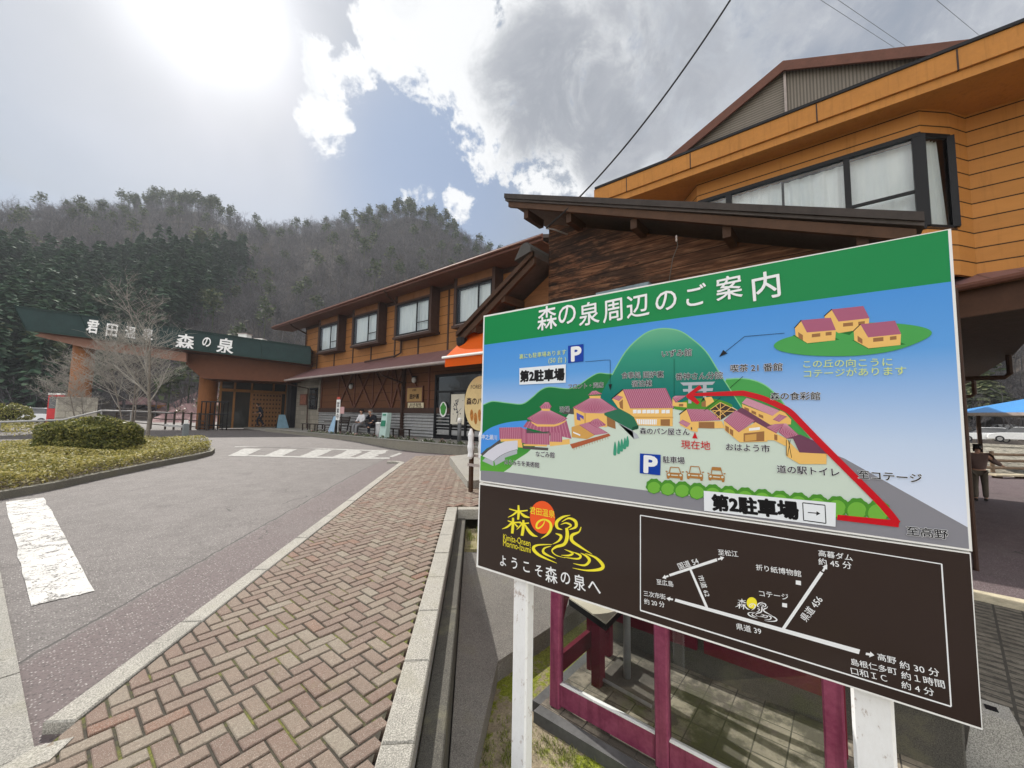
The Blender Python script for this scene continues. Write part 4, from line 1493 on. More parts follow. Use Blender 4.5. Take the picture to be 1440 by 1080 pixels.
b = MB(); b.lathe((5.12, wy1 + .02, wz(wy1) - .36), [(.05, 0), (.10, .08), (.11, .2)], 10); b.tube([(5.12, wy1 + .02, wz(wy1) - .34), (5.4, wy1 - .15, wz(wy1) - .5), (5.62, wy1 - .3, wz(wy1) - .55)], .035, 8); b.build('gutter_outlet', M_BLACK, shop)
# ================================================================ INFORMATION SIGN
XSG = 1.6
sign = thing('information_sign', 'large area map board with green header and brown lower panel on two white posts', 'sign', (1.64, .66, YARD_Z))


def sp(px, py, layer=0.0):
    p = onX(px, py, XSG)
    return Vector((XSG - layer * .00013, p.y, p.z))


def lin(r, g, b_):
    return tuple(((c / 255) / 12.92 if c / 255 <= .04045 else ((c / 255 + .055) / 1.055) ** 2.4) for c in (r, g, b_))


def print_mat(name, rgb, rough=.28):
    m, N, bs, pos = new_mat('print_' + name)
    a = N.noise(pos, 3.0, 4, .6); c = lin(*rgb)
    N.t.links.new(N.ramp(a, [(.3, tuple(x * .985 for x in c)), (.7, tuple(min(1, x * 1.01) for x in c))]), bs.inputs['Base Color'])
    bs.inputs['Roughness'].default_value = rough
    bs.inputs['Specular IOR Level'].default_value = .16
    return m


def grad_mat(name, stops, z0, z1, yslope=0.0, rough=.28):
    """a printed colour gradient up the panel"""
    m, N, bs, pos = new_mat('print_' + name)
    s = N.n('ShaderNodeSeparateXYZ'); N.t.links.new(pos, s.inputs[0])
    v = N.math('ADD', s.outputs[2], N.math('MULTIPLY', s.outputs[1], yslope))
    N.t.links.new(N.ramp(N.maprange(v, z0, z1), [(p, lin(*c)) for p, c in stops]), bs.inputs['Base Color'])
    bs.inputs['Roughness'].default_value = rough
    bs.inputs['Specular IOR Level'].default_value = .16
    return m


PR = {}
ART = []      # (material, verts3d, faces)


def pm(key, rgb=None):
    if key not in PR:
        PR[key] = print_mat(key, rgb)
    return PR[key]


def crv(pts, n=6, closed=False):
    P = [Vector(p) for p in pts]
    o = []
    N_ = len(P)
    for i in range(N_ if closed else N_ - 1):
        p0 = P[(i - 1) % N_] if closed else P[max(i - 1, 0)]
        p1, p2 = P[i], P[(i + 1) % N_]
        p3 = P[(i + 2) % N_] if closed else P[min(i + 2, N_ - 1)]
        for k in range(n):
            t = k / n
            o.append(.5 * ((2 * p1) + (p2 - p0) * t + (2 * p0 - 5 * p1 + 4 * p2 - p3) * t * t + (3 * p1 - p0 - 3 * p2 + p3) * t ** 3))
    if not closed:
        o.append(P[-1])
    return [tuple(p) for p in o]


LAY = [0]


def art(m, pts, lay=None):
    """flat printed area, pts in photograph pixels measured on the sign"""
    LAY[0] += .05
    L = LAY[0] if lay is None else lay
    ART.append((m, [sp(x, y, L) for x, y in pts], [tuple(range(len(pts)))]))


def stroke_pts(pts, ws, n=6, smooth=True):
    q = [(x, y, w) for (x, y), w in zip(pts, ws)]
    q = crv(q, n) if smooth and len(q) > 2 else q
    l, r = [], []
    for i, (x, y, w) in enumerate(q):
        x0, y0, _ = q[max(i - 1, 0)]; x1, y1, _ = q[min(i + 1, len(q) - 1)]
        dx, dy = x1 - x0, y1 - y0
        d = math.hypot(dx, dy) or 1
        l.append((x - dy / d * w / 2, y + dx / d * w / 2)); r.append((x + dy / d * w / 2, y - dx / d * w / 2))
    return l, r


def stroke(m, pts, ws, smooth=True, n=6):
    if not isinstance(ws, (list, tuple)): ws = [ws] * len(pts)
    LAY[0] += .05
    l, r = stroke_pts(pts, ws, n, smooth)
    k = len(l)
    v = [sp(x, y, LAY[0]) for x, y in l + r]
    ART.append((m, v, [(i, i + 1, k + i + 1, k + i) for i in range(k - 1)]))


def stext(store, m, body, a, b_, weight=0.0, hs=1.0, halo=None, hw=.05):
    """lettering from pixel a (left, mid height) to pixel b (right, mid height)"""
    A, B_ = sp(*a), sp(*b_)
    ux = (B_ - A); L = ux.length; ux.normalize()
    uy = Vector((-1, 0, 0)).cross(ux).normalized()
    V, Fq = text_mesh(body, 0)
    x0, x1, y0, y1 = V[:, 0].min(), V[:, 0].max(), V[:, 1].min(), V[:, 1].max()
    k = L / (x1 - x0)

    def put(mm, du, dv, dl):
        pts = [A + ux * ((x - x0 + du) * k) + uy * ((y - (y0 + y1) / 2 + dv) * k * hs) + Vector((-.00013 * (LAYT + dl), 0, 0)) for x, y in V]
        store.append((mm, pts, Fq))
    if halo:
        for i in range(8):
            put(halo, hw * math.cos(i * PI / 4), hw * math.sin(i * PI / 4), .1 * i)
    put(m, 0, 0, 2.0)
    if halo and weight < .003:
        weight = .016
    if weight > .003:
        n_ = 4 if weight < .03 else 8
        for i in range(n_):
            put(m, weight * math.cos(i * 2 * PI / n_ + .4), weight * math.sin(i * 2 * PI / n_ + .4), .2 * 1 + 2.0 + .1 * i)


def dump(name, items, parent):
    mats, b = [], MB()
    for m, v, f in items:
        if m not in mats: mats.append(m)
        b.add(v, f, mats.index(m))
    return b.build(name, mats, parent)


LAYT = 12.0
def zc_(ox, oy, k):
    return lambda *p: [(ox + x / k, oy + y / k) for x, y in p]
ZA, ZB, ZC = zc_(660, 320, 3.789), zc_(1000, 320, 3.6), zc_(660, 540, 3.6)
ZE, ZF, ZG, ZH = zc_(690, 470, 7.2), zc_(850, 470, 7.2), zc_(1000, 480, 7.2), zc_(670, 570, 9)
ZI, ZJ, ZK, ZL, ZN = zc_(880, 590, 6), zc_(1090, 560, 5.143), zc_(680, 680, 6.355), zc_(890, 760, 5.76), zc_(880, 700, 2.769)

pm('white', (232, 234, 236)); pm('black', (22, 22, 24)); pm('cream', (232, 186, 106)); pm('cream_dark', (206, 158, 86)); pm('brown', (150, 106, 66))
pm('roof', (166, 92, 120)); pm('roof_line', (205, 150, 168)); pm('roof_dark', (110, 66, 88)); pm('red', (196, 20, 34)); pm('blue', (16, 60, 160))
pm('leaf', (112, 176, 66)); pm('leaf_dark', (76, 142, 48)); pm('plaza', (200, 214, 202)); pm('road', (134, 134, 142)); pm('sticker', (226, 231, 236))
pm('river', (74, 146, 226)); pm('teal', (62, 150, 120)); pm('rim', (128, 196, 138)); pm('isle', (70, 158, 78)); pm('isle_dark', (32, 110, 46)); pm('paleroof', (208, 208, 220))
pm('tan', (170, 118, 62)); pm('grey', (172, 178, 186)); pm('canopy', (44, 110, 82)); pm('canopy_dark', (24, 76, 56)); pm('choc', (66, 52, 46)); pm('yellow', (240, 226, 60)); pm('orange', (236, 92, 44)); pm('palegreen', (206, 220, 130))
pm('panel_brown', (56, 46, 42)); PR['panel_brown'].node_tree.nodes['Principled BSDF'].inputs['Roughness'].default_value = .10; pm('purple', (92, 84, 170)); pm('redroof', (170, 92, 62)); pm('header', (18, 132, 72)); pm('dkgrey', (84, 80, 80)); pm('ink', (30, 28, 34))
PR['sky'] = grad_mat('sky', [(0, (216, 222, 238)), (.32, (190, 208, 234)), (.7, (92, 156, 222)), (1, (66, 140, 216))], 1.36, 2.08)
PR['hill'] = grad_mat('hill', [(0, (24, 112, 62)), (.45, (34, 118, 62)), (1, (92, 164, 84))], 1.55, 1.92, -.18)
PR['mount'] = grad_mat('mount', [(0, (0, 108, 104)), (.35, (4, 112, 104)), (.8, (50, 146, 120)), (1, (98, 170, 134))], 1.62, 2.0)
PR['greenlow'] = grad_mat('greenlow', [(0, (96, 172, 60)), (1, (60, 140, 60))], 1.32, 1.5)

# -- board carcasses
C_TL, C_TR, C_BR, C_BL = sp(680, 444), sp(1337.5, 321.5), sp(1367.5, 775.5), sp(674, 677)
b = MB(); b.slab([C_TL, C_BL, C_BR, C_TR], (.03, 0, 0)); map_panel = b.build('map_panel', M_WHITE, sign)
D_TL, D_TR, D_BR, D_BL = sp(674, 679), sp(1365, 777.5), sp(1382, 1027), sp(670, 797)
b = MB(); b.slab([D_TL, D_BL, D_BR, D_TR], (.03, 0, 0)); road_panel = b.build('direction_panel', M_WHITE, sign)

# -- upper panel print
A = ART
art(PR['sky'], [(681.5, 446), (1333, 323.5), (1363, 772), (676, 675.5)], .5)
art(PR['header'], [(681.5, 446), (1333, 323.5), (1337.2, 396), (1040, 435.5), (681, 485)], 1)
stroke(PR['rim'], [(681, 486), (1040, 436.5), (1337, 397)], 1.1, False)
LAY[0] = 1.2
hill = ZE((-75, 715), (0, 683), (60, 682), (180, 697), (320, 705), (420, 640), (500, 570), (585, 535), (700, 545), (800, 550), (900, 510), (1000, 440), (1090, 395), (1180, 400), (1270, 402))
hc = crv(hill, 5)
art(PR['hill'], hc + ZE((1290, 800), (600, 1100)) + [(760, 640), (677, 640)])
stroke(PR['rim'], hill, 1.2)
river = crv(ZH((62, 375), (130, 315), (230, 262), (400, 215), (640, 188)), 5)
art(PR['river'], river + ZH((640, 300), (300, 460), (130, 545), (52, 620)))
art(PR['greenlow'], ZH((52, 640), (300, 500), (700, 500), (690, 560), (640, 605), (500, 695), (430, 785), (340, 850), (48, 832)))
art(PR['dkgrey'], ZH((52, 615), (300, 430), (310, 470), (80, 640)))
G_R = crv(ZG((150, 383), (300, 376), (420, 392), (540, 440), (640, 520), (720, 610), (800, 730), (900, 850), (1010, 985)), 4)
art(pm('isle'), G_R + ZG((900, 985), (300, 660), (100, 600)))
stroke(PR['rim'], ZG((150, 383), (300, 376), (420, 392), (540, 440), (640, 520), (720, 610), (800, 730), (900, 850), (1010, 985)), 1.6)
mount = ZA((640, 1000), (700, 890), (760, 785), (830, 665), (900, 592), (965, 551), (1040, 538), (1120, 551), (1185, 592), (1262, 662), (1330, 770), (1385, 855), (1470, 990))
art(PR['mount'], crv(mount, 5))
stroke(PR['rim'], mount[2:], 1.5)
# plaza and road
art(pm('plaza'), [(708, 664)] + ZH((430, 785), (500, 695), (640, 605), (690, 558)) + [(782, 606), (800, 582), (850, 588), (905, 582), (965, 572), (1020, 566), (1036, 576), (1090, 600), (1160, 634), (1232, 706), (1236, 730), (911, 690)])
art(pm('road'), ZJ((362, 382), (500, 435), (1392, 933)) + [(1362.8, 772), (676, 675.5), (676, 661.5), (713, 664), (911, 690), (1232, 729)] + ZJ((722, 748)))
# museum
art(pm('grey', None), ZH((75, 705), (110, 665), (215, 700), (215, 768)))
art(pm('grey'), ZH((225, 700), (300, 640), (400, 590), (515, 555), (515, 612), (362, 662), (355, 700), (240, 762)))
art(pm('paleroof'), crv(ZH((80, 640), (150, 575), (260, 500), (400, 440), (522, 415), (522, 558), (400, 590), (290, 645), (222, 702), (210, 703), (80, 645)), 1))
stroke(pm('dkgrey'), ZH((222, 704), (300, 642), (400, 592), (515, 558)), .5)


def stripes(quad, n, m, w=.6):
    """roof lines across a four cornered area: from edge a-b to edge d-c"""
    a, b_, c, d = [Vector(p) for p in quad]
    for i in range(1, n):
        t = i / n
        stroke(m, [tuple(a.lerp(b_, t)), tuple(d.lerp(c, t))], w, False)


def roofq(pts, n=9, key='roof', w=.55):
    art(pm(key), pts)
    stripes(pts, n, pm('roof_line'), w)


# bath pavilion
art(pm('cream'), ZH((300, 425), (570, 425), (585, 535), (525, 530), (520, 445), (310, 460)))
art(pm('cream'), ZH((925, 455), (1180, 425), (1182, 490), (930, 518)))
roofq(ZH((640, 205), (1140, 190), (1205, 425), (930, 420))[:2] + ZH((1205, 425), (590, 272)), 14)
art(pm('dkgrey'), ZH((630, 300), (740, 340), (920, 328), (930, 345), (630, 355)))
roofq(ZH((288, 282), (572, 276), (576, 425), (294, 424)), 12)
roofq(ZH((572, 285), (632, 300), (634, 490), (570, 470)), 3)
roofq(ZH((632, 352), (928, 356), (925, 500), (632, 490)), 13)
roofq(ZH((935, 342), (1086, 350), (1085, 464), (932, 460)), 7, 'roof')
roofq(ZH((820, 62), (935, 62), (1155, 165), (640, 165)), 15)
roofq(ZH((640, 165), (1155, 165), (1050, 240), (770, 245)), 13)
art(pm('cream'), ZH((695, 205), (770, 240), (990, 242), (1060, 222), (1130, 190), (1130, 205), (1050, 250), (985, 268), (770, 268), (700, 222)))
art(pm('cream'), ZH((820, 40), (935, 45), (925, 72), (830, 68)))
roofq(ZH((870, -40), (915, -40), (952, 15), (800, 20)), 6)
roofq(ZH((800, 20), (952, 15), (930, 45), (820, 42)), 6)
art(pm('dkgrey'), ZH((585, 515), (910, 538), (908, 572), (588, 550)))
art(pm('cream'), ZH((595, 490), (900, 500), (890, 520), (600, 512)))
# front desk hall
art(pm('cream'), ZE((842, 745), (950, 795), (1175, 800), (1180, 940), (850, 925)))
art(pm('cream_dark'), ZE((950, 795), (965, 795), (965, 900), (950, 905)))
roofq(ZE((1005, 645), (1112, 645), (1285, 762), (830, 742)), 16)
roofq(ZE((830, 742), (1285, 762), (1140, 802), (950, 797)), 13)
art(pm('cream'), ZE((1000, 625), (1115, 622), (1112, 650), (1005, 648)))
roofq(ZE((1030, 575), (1070, 572), (1132, 605), (985, 618)), 6)
art(pm('purple'), ZE((870, 793), (943, 830), (943, 865), (905, 838), (912, 876), (875, 865)))
art(pm('dkgrey'), ZE((760, 770), (845, 750), (840, 808), (720, 808)), 1.3)
art(pm('cream_dark'), ZE((820, 940), (895, 918), (1060, 1020), (975, 1062), (822, 1042)))
art(pm('white'), ZE((836, 985), (908, 1015), (908, 1030), (836, 1000)))
roofq(ZE((895, 918), (1000, 888), (1192, 1000), (1055, 1022)), 9)
roofq(ZE((1045, 862), (1085, 852), (1168, 915), (990, 902)), 6)
roofq(ZE((990, 902), (1168, 915), (1160, 925), (1078, 945)), 5)
art(pm('redroof'), ZC((510, 305), (706, 250), (716, 262), (522, 327)))
for i in range(14):
    x, y = 530 + i * 13.2, 323 - i * 4.3
    stroke(pm('tan'), ZC((x, y), (x + 1, y + 12)), .5, False)
# green canopy of the entrance
art(pm('grey'), ZF((100, 860), (285, 965), (300, 1060), (355, 1052), (330, 1010), (140, 900)))
art(pm('brown'), ZF((25, 830), (110, 880), (115, 960), (30, 930)))
art(pm('canopy'), ZF((0, 798), (165, 750), (282, 802), (346, 925), (335, 962), (282, 972), (130, 890), (0, 818)))
art(pm('canopy_dark'), ZF((282, 942), (346, 922), (346, 955), (285, 974)))
for i, (x, y0, y1) in enumerate(((738, 290, 362), (757, 284, 354), (772, 276, 342), (788, 270, 330), (801, 262, 318))):
    art(pm('teal'), crv(ZC((x, y0), (x + 8, (y0 + y1) / 2), (x + 6, y1 - 4), (x, y1), (x - 8, y1 - 4), (x - 7, (y0 + y1) / 2)), 3, True))
# inn
art(pm('cream'), ZF((78, 655), (185, 562), (265, 752), (692, 748), (692, 932), (340, 922), (300, 840), (260, 810), (140, 745)))
art(pm('cream_dark'), ZF((300, 835), (696, 836), (696, 850), (306, 850)))
art(pm('brown'), ZF((150, 690), (188, 660), (190, 760), (160, 745)))
roofq(ZF((185, 560), (622, 545), (716, 746), (262, 750)), 22)
stroke(pm('black'), ZF((74, 655), (188, 560)), 1.6, False)
roofq(ZF((84, 650), (132, 618), (192, 636), (150, 676)), 5)
for x in (290, 385, 470, 580):
    for k in range(2):
        art(pm('white'), ZF((x + k * 44, 766), (x + 38 + k * 44, 764), (x + 38 + k * 44, 800), (x + k * 44, 802)))
art(pm('white'), ZF((322, 860), (532, 862), (530, 915), (340, 912)))
for i in range(9):
    stroke(pm('cream'), ZF((345 + i * 22, 862), (345 + i * 22, 913)), .6, False)
art(pm('brown'), ZF((570, 862), (664, 860), (664, 928), (570, 925)))
# lawn, gate, huts
art(pm('leaf_dark'), crv(ZF((700, 748), (780, 690), (900, 655), (1080, 650), (1220, 680), (1300, 725), (1200, 762), (850, 775)), 3, True))
art(pm('grey'), ZF((850, 520), (888, 518), (882, 700), (850, 700))); art(pm('grey'), ZF((998, 515), (1036, 514), (1032, 640), (1000, 640)))
art(pm('grey'), ZF((768, 490), (1122, 480), (1096, 512), (800, 520))); art(pm('grey'), ZF((795, 556), (1102, 545), (1096, 575), (800, 582)))
art(pm('cream'), ZF((690, 648), (722, 690), (836, 690), (836, 742), (690, 726)))
art(pm('brown'), ZF((755, 705), (800, 705), (800, 732), (755, 730)))
roofq(ZF((690, 642), (720, 624), (836, 620), (836, 692))[:3] + ZF((722, 694)), 6)
art(pm('cream'), ZF((1015, 640), (1085, 632), (1112, 680), (1030, 736)))
art(pm('brown'), ZF((985, 690), (1028, 670), (1028, 735), (985, 732)))
art(pm('black'), ZF((975, 690), (1003, 638), (1024, 672), (1003, 668)))
# bread shop
art(pm('cream'), ZF((768, 812), (835, 762), (885, 885), (1190, 880), (1218, 952), (945, 950), (945, 992), (880, 978), (765, 920)))
art(pm('brown'), ZF((955, 890), (1115, 888), (1115, 955), (955, 950)))
roofq(ZF((830, 755), (1052, 762), (1182, 870), (882, 886)), 16)
stroke(pm('black'), ZF((758, 812), (832, 756)), 1.4, False)
art(pm('cream'), ZF((860, 905), (945, 905), (945, 992), (838, 942)))
roofq(ZF((752, 895), (792, 864), (874, 905), (836, 942)), 6)
art(pm('dkgrey'), ZF((876, 940), (890, 942), (890, 970), (876, 966)))
# glass house
dome = ZG((-8, 690), (95, 618), (258, 695), (95, 798))
art(pm('choc'), dome)
for p, q in (((-8, 690), (95, 618)), ((95, 618), (258, 695)), ((95, 618), (95, 798)), ((45, 652), (150, 760)), ((150, 645), (30, 730)), ((205, 668), (60, 775)), ((10, 700), (95, 780)), ((20, 700), (235, 710))):
    stroke(pm('cream'), ZG(p, q), .9, False)
# market
art(pm('cream'), ZG((312, 635), (620, 752), (700, 700), (748, 722), (812, 792), (808, 842), (600, 845), (322, 692)))
for x, y in ((338, 664), (410, 698), (482, 734)):
    art(pm('brown'), ZG((x, y), (x + 46, y + 18), (x + 48, y + 48), (x, y + 28)))
roofq(ZG((310, 625), (362, 570), (695, 700), (622, 755)), 16)
art(pm('roof_dark'), ZG((262, 702), (312, 668), (600, 845), (680, 840), (650, 930), (560, 880), (440, 830)))
art(pm('cream'), ZG((560, 880), (600, 900), (685, 945), (765, 985), (765, 1065), (640, 1002), (570, 1000)))
art(pm('brown'), ZG((640, 940), (672, 950), (672, 1005), (640, 995)))
roofq(ZG((560, 870), (640, 838), (742, 832), (660, 932)), 7)
roofq(ZG((625, 792), (690, 738), (772, 762), (690, 816)), 6)
roofq(ZG((738, 832), (762, 832), (892, 950), (682, 918)), 10)
roofq(ZG((682, 918), (892, 950), (860, 962), (762, 982)), 7)
art(pm('cream'), ZG((128, 800), (280, 920), (450, 818), (572, 885), (572, 1015), (290, 1022), (140, 900)))
art(pm('brown'), ZG((330, 932), (540, 910), (540, 1010), (330, 1017)))
art(pm('cream_dark'), ZG((345, 950), (460, 935), (460, 1000), (345, 1012)))
art(pm('white'), ZG((385, 880), (495, 868), (495, 896), (385, 906)))
for x, y in ((146, 850), (190, 882)):
    art(pm('brown'), ZG((x, y), (x + 36, y + 20), (x + 36, y + 80), (x, y + 50)))
roofq(ZG((130, 800), (250, 698), (445, 802), (282, 922)), 13)
# toilet block
art(pm('cream'), ZJ((80, 292), (175, 388), (372, 398), (372, 476), (178, 476), (84, 420)))
art(pm('roof_dark'), ZJ((76, 292), (182, 262), (335, 332), (376, 402), (176, 392), (130, 292)))
for p, q in (((82, 300), (82, 415)), ((96, 300), (120, 430)), ((110, 300), (90, 420))):
    stroke(pm('black'), ZJ(p, q), .8, False)
# cottages on their hill
art(pm('isle'), crv(ZB((318, 600), (350, 570), (430, 545), (600, 500), (800, 482), (950, 487), (1070, 505), (1117, 533), (1070, 572), (920, 625), (720, 650), (500, 648), (360, 628)), 4, True))
for sh in (((412, 545), (490, 590), (650, 568), (600, 545)), ((620, 525), (700, 545), (730, 520)), ((712, 570), (798, 616), (985, 592), (940, 575))):
    art(pm('isle_dark'), ZB(*sh))
for (rf, ga, sd, wi) in (
        (((610, 415), (770, 398), (802, 460), (645, 477)), ((575, 450), (610, 417), (645, 477), (646, 535), (578, 495)), ((645, 477), (800, 460), (798, 510), (646, 535)), (((668, 485), (718, 480), (718, 498), (668, 503)), ((745, 478), (778, 474), (778, 490), (745, 494)))),
        (((455, 470), (606, 457), (632, 520), (485, 532)), ((425, 510), (455, 473), (485, 532), (487, 586), (428, 548)), ((485, 532), (632, 519), (628, 571), (487, 586)), (((510, 540), (553, 535), (553, 552), (510, 557)), ((580, 531), (610, 528), (610, 545), (580, 548)), ((441, 530), (465, 545), (465, 572), (443, 560)))),
        (((755, 490), (930, 472), (962, 540), (795, 557)), ((722, 526), (755, 492), (795, 557), (797, 612), (725, 572)), ((795, 557), (961, 540), (958, 595), (797, 612)), (((820, 560), (872, 555), (872, 575), (820, 580)), ((905, 553), (938, 549), (938, 567), (905, 571)), ((741, 548), (766, 566), (766, 590), (742, 577))))):
    art(pm('cream'), ZB(*sd)); art(pm('cream'), ZB(*ga)); art(pm('roof'), ZB(*rf))
    for w_ in wi: art(pm('brown'), ZB(*w_))
    stroke(pm('black'), ZB((ga[0][0] - 3, ga[0][1]), (ga[1][0] + 2, ga[1][1] - 3)), 1.3, False)
# parked car pictograms
for cx, cy, kind in ((415, 455, 0), (585, 458, 1), (767, 470, 2)):
    w_, t_ = 68, (58, 68, 72)[kind]
    art(pm('tan'), ZI((cx - w_, cy - 2), (cx - 50, cy - 10), (cx + 50, cy - 4), (cx + w_, cy + 6), (cx + w_, cy + 40), (cx + 64, cy + 58), (cx + 46, cy + 56), (cx + 46, cy + 42), (cx - 46, cy + 34), (cx - 46, cy + 44), (cx - 64, cy + 42), (cx - w_, cy + 28)))
    roof = ((cx - 46, cy - 10), (cx - 36, cy - t_ + 4), (cx + 34, cy - t_ + 8), (cx + 50, cy - 4))
    for i in range(3): stroke(pm('tan'), ZI(roof[i], roof[i + 1]), 1.2, False)
    if kind == 2: art(pm('tan'), ZI((cx - 40, cy - t_ + 28), (cx - 34, cy - t_ + 2), (cx + 34, cy - t_ + 6), (cx + 44, cy - t_ + 34)))
    for sx in (-1, 1):
        stroke(pm('tan'), ZI((cx + sx * 60, cy - 12), (cx + sx * 76, cy - 18 + sx * 3)), 1.6, False)
        art(pm('plaza'), crv(ZI(*[(cx + sx * 50 + 11 * math.cos(t), cy + 12 + sx * 3 + 9 * math.sin(t)) for t in (0, 1.05, 2.1, 3.14, 4.2, 5.25)]), 2, True))
    art(pm('plaza'), ZI((cx - 30, cy + 8), (cx + 28, cy + 12), (cx + 28, cy + 20), (cx - 30, cy + 16)))
# hedge
x = 920.0
while x < 1246:
    y = 682.5 + (x - 921) * .114
    r = 10 + (x - 920) * .018
    art(pm('leaf_dark'), [(x + r * 1.12 * math.cos(t) * (1 + .05 * math.sin(9 * t)), y + 1 + r * 1.05 * math.sin(t) * (1 + .05 * math.sin(9 * t))) for t in [2 * PI * i / 40 for i in range(40)]])
    art(pm('leaf'), [(x + r * .88 * math.cos(t), y + 3 + r * .8 * math.sin(t)) for t in [2 * PI * i / 24 for i in range(24)]])
    x += r * 1.95
# red route
stroke(pm('red'), [(1045.5, 553), (1072, 560), (1098, 571.5)] + ZJ((110, 100), (180, 170), (330, 325), (560, 555), (740, 735), (830, 835), (890, 905)), [7.5, 8, 8.2, 8.4, 8.6, 8.8, 9.2, 9.6, 10, 8], n=4)
stroke(pm('red'), ZJ((895, 908), (450, 860)), [9.5, 7.5], False)
art(pm('red'), ZF((830, 617), (965, 515), (990, 547), (912, 596), (1412, 570), (1412, 624), (905, 626), (968, 690), (945, 714), (835, 642)))
art(pm('red'), [(x_, y_) for x_, y_ in ZI((585, 105), (608, 160), (563, 157))])
# leader lines
stroke(pm('black'), ZE((960, 278), (1050, 272), (1160, 262), (1213, 262)), .5, False); stroke(pm('black'), ZE((1213, 262), (1213, 510)), .5, False); art(pm('black'), ZE((1196, 508), (1232, 505), (1214, 568)))
stroke(pm('black'), ZB((372, 535), (170, 552)), .6, False); stroke(pm('black'), ZB((170, 552), (75, 628)), .6, False); art(pm('black'), ZB((42, 655), (62, 620), (84, 637)))
stroke(pm('black'), ZG((325, 355), (190, 475)), .6, False); stroke(pm('black'), ZF((1180, 640), (1010, 775)), .6, False); stroke(pm('canopy_dark'), ZF((708, 250), (708, 620)), .5, False)
# stickers and parking plates
LAY[0] = max(LAY[0], 9.0)
art(pm('sticker'), ZE((295, 345), (765, 305), (763, 490), (295, 512)))
art(pm('sticker'), [(990, 690), (1175.5, 707), (1175, 740.5), (990.5, 718)])
art(pm('blue'), ZE((787, 118), (943, 100), (942, 275), (787, 293))); art(pm('blue'), ZI((122, 285), (297, 297), (293, 470), (120, 452)))
fr = ZJ((200, 755), (361, 773), (368, 904), (207, 882))
for i in range(4): stroke(pm('black'), [fr[i], fr[(i + 1) % 4]], 1.4, False)
stroke(pm('black'), ZJ((237, 825), (310, 831)), 1.3, False); art(pm('black'), ZJ((300, 816), (328, 833), (298, 848)))
print('art layers', LAY[0])
artwork = dump('artwork', ART, map_panel)
T = []
LAYT = LAY[0] + 1.2
wh, bk, yl, gy = pm('white'), pm('black'), pm('palegreen'), pm('ink')
for ch, x, y, w_ in (('森', 770, 447, 27), ('の', 798, 442.5, 24), ('泉', 829, 441, 28), ('周', 862, 437, 27), ('辺', 897.5, 430, 31), ('の', 937, 423, 29), ('ご', 979.5, 415, 28), ('案', 1025.5, 404.5, 36), ('内', 1077.5, 401.5, 38)):
    sl_ = -.20
    stext(T, wh, ch, (x - w_ / 2, y - sl_ * w_ / 2), (x + w_ / 2, y + sl_ * w_ / 2), .012, 1.04)
stext(T, yl, '裏にも駐車場あります', ZE((295, 228))[0], ZE((768, 180))[0], .006, .95)
stext(T, yl, '(50 台 )', ZE((590, 270))[0], ZE((768, 258))[0], .0)
stext(T, bk, '第２駐車場'.replace('２', '2'), ZE((305, 428))[0], ZE((748, 405))[0], .055, 1.0)
stext(T, wh, 'P', ZE((825, 204))[0], ZE((915, 193))[0], .045, .84)
stext(T, wh, 'P', ZI((162, 374))[0], ZI((262, 386))[0], .045, .84)
H = dict(halo=wh, hw=.045)
stext(T, gy, 'フロント・売店', ZE((792, 530))[0], ZE((1145, 512))[0], .0, 1, **H)
stext(T, gy, 'いずみ館', ZF((585, 200))[0], ZF((885, 182))[0], .0, 1, **H)
stext(T, gy, '食事処 囲炉裏', ZF((178, 418))[0], ZF((602, 405))[0], .0, 1, **H)
stext(T, gy, '宿泊棟', ZF((280, 500))[0], ZF((484, 495))[0], .0, 1, **H)
stext(T, gy, '番神さん分院', ZF((725, 430))[0], ZF((1200, 415))[0], .0, 1, **H)
stext(T, gy, '喫茶 21 番館', ZG((200, 275))[0], ZG((722, 258))[0], .0, 1, **H)
stext(T, gy, '森の食彩館', ZG((602, 555))[0], ZG((1104, 552))[0], .0, 1, **H)
stext(T, yl, 'この丘の向こうに', ZB((468, 692))[0], ZB((917, 680))[0], .004)
stext(T, yl, 'コテージがあります', ZB((470, 740))[0], ZB((987, 723))[0], .004)
stext(T, gy, '浴場', ZE((702, 762))[0], ZE((802, 758))[0], .0, 1, **H)
stext(T, wh, '神之瀬川', ZH((66, 398))[0], ZH((265, 408))[0], .0)
stext(T, gy, 'なごみ館', ZH((756, 612))[0], ZH((994, 630))[0], .0, 1, **H)
stext(T, gy, 'はらみちを美術館', ZH((360, 712))[0], ZH((800, 756))[0], .0, 1, **H)
stext(T, gy, '森のパン屋さん', ZI((122, 95))[0], ZI((540, 105))[0], .0, 1, **H)
stext(T, pm('red'), '現在地', ZI((470, 208))[0], ZI((714, 220))[0], .006)
stext(T, gy, '駐車場', ZI((316, 335))[0], ZI((498, 345))[0], .0, 1, **H)
stext(T, gy, 'おはよう市', ZI((848, 228))[0], ZI((1216, 245))[0], .0, 1, **H)
stext(T, gy, '道の駅トイレ', ZJ((15, 510))[0], ZJ((465, 536))[0], .0, 1, **H)
stext(T, gy, '至コテージ', ZJ((600, 550))[0], ZJ((1060, 580))[0], .0, 1, **H)
stext(T, gy, '至高野', ZJ((950, 955))[0], ZJ((1248, 985))[0], .0, 1, **H)
stext(T, bk, '第2駐車場', (1002, 706), (1122, 718), .055, 1.02)
dump('lettering', T, map_panel)

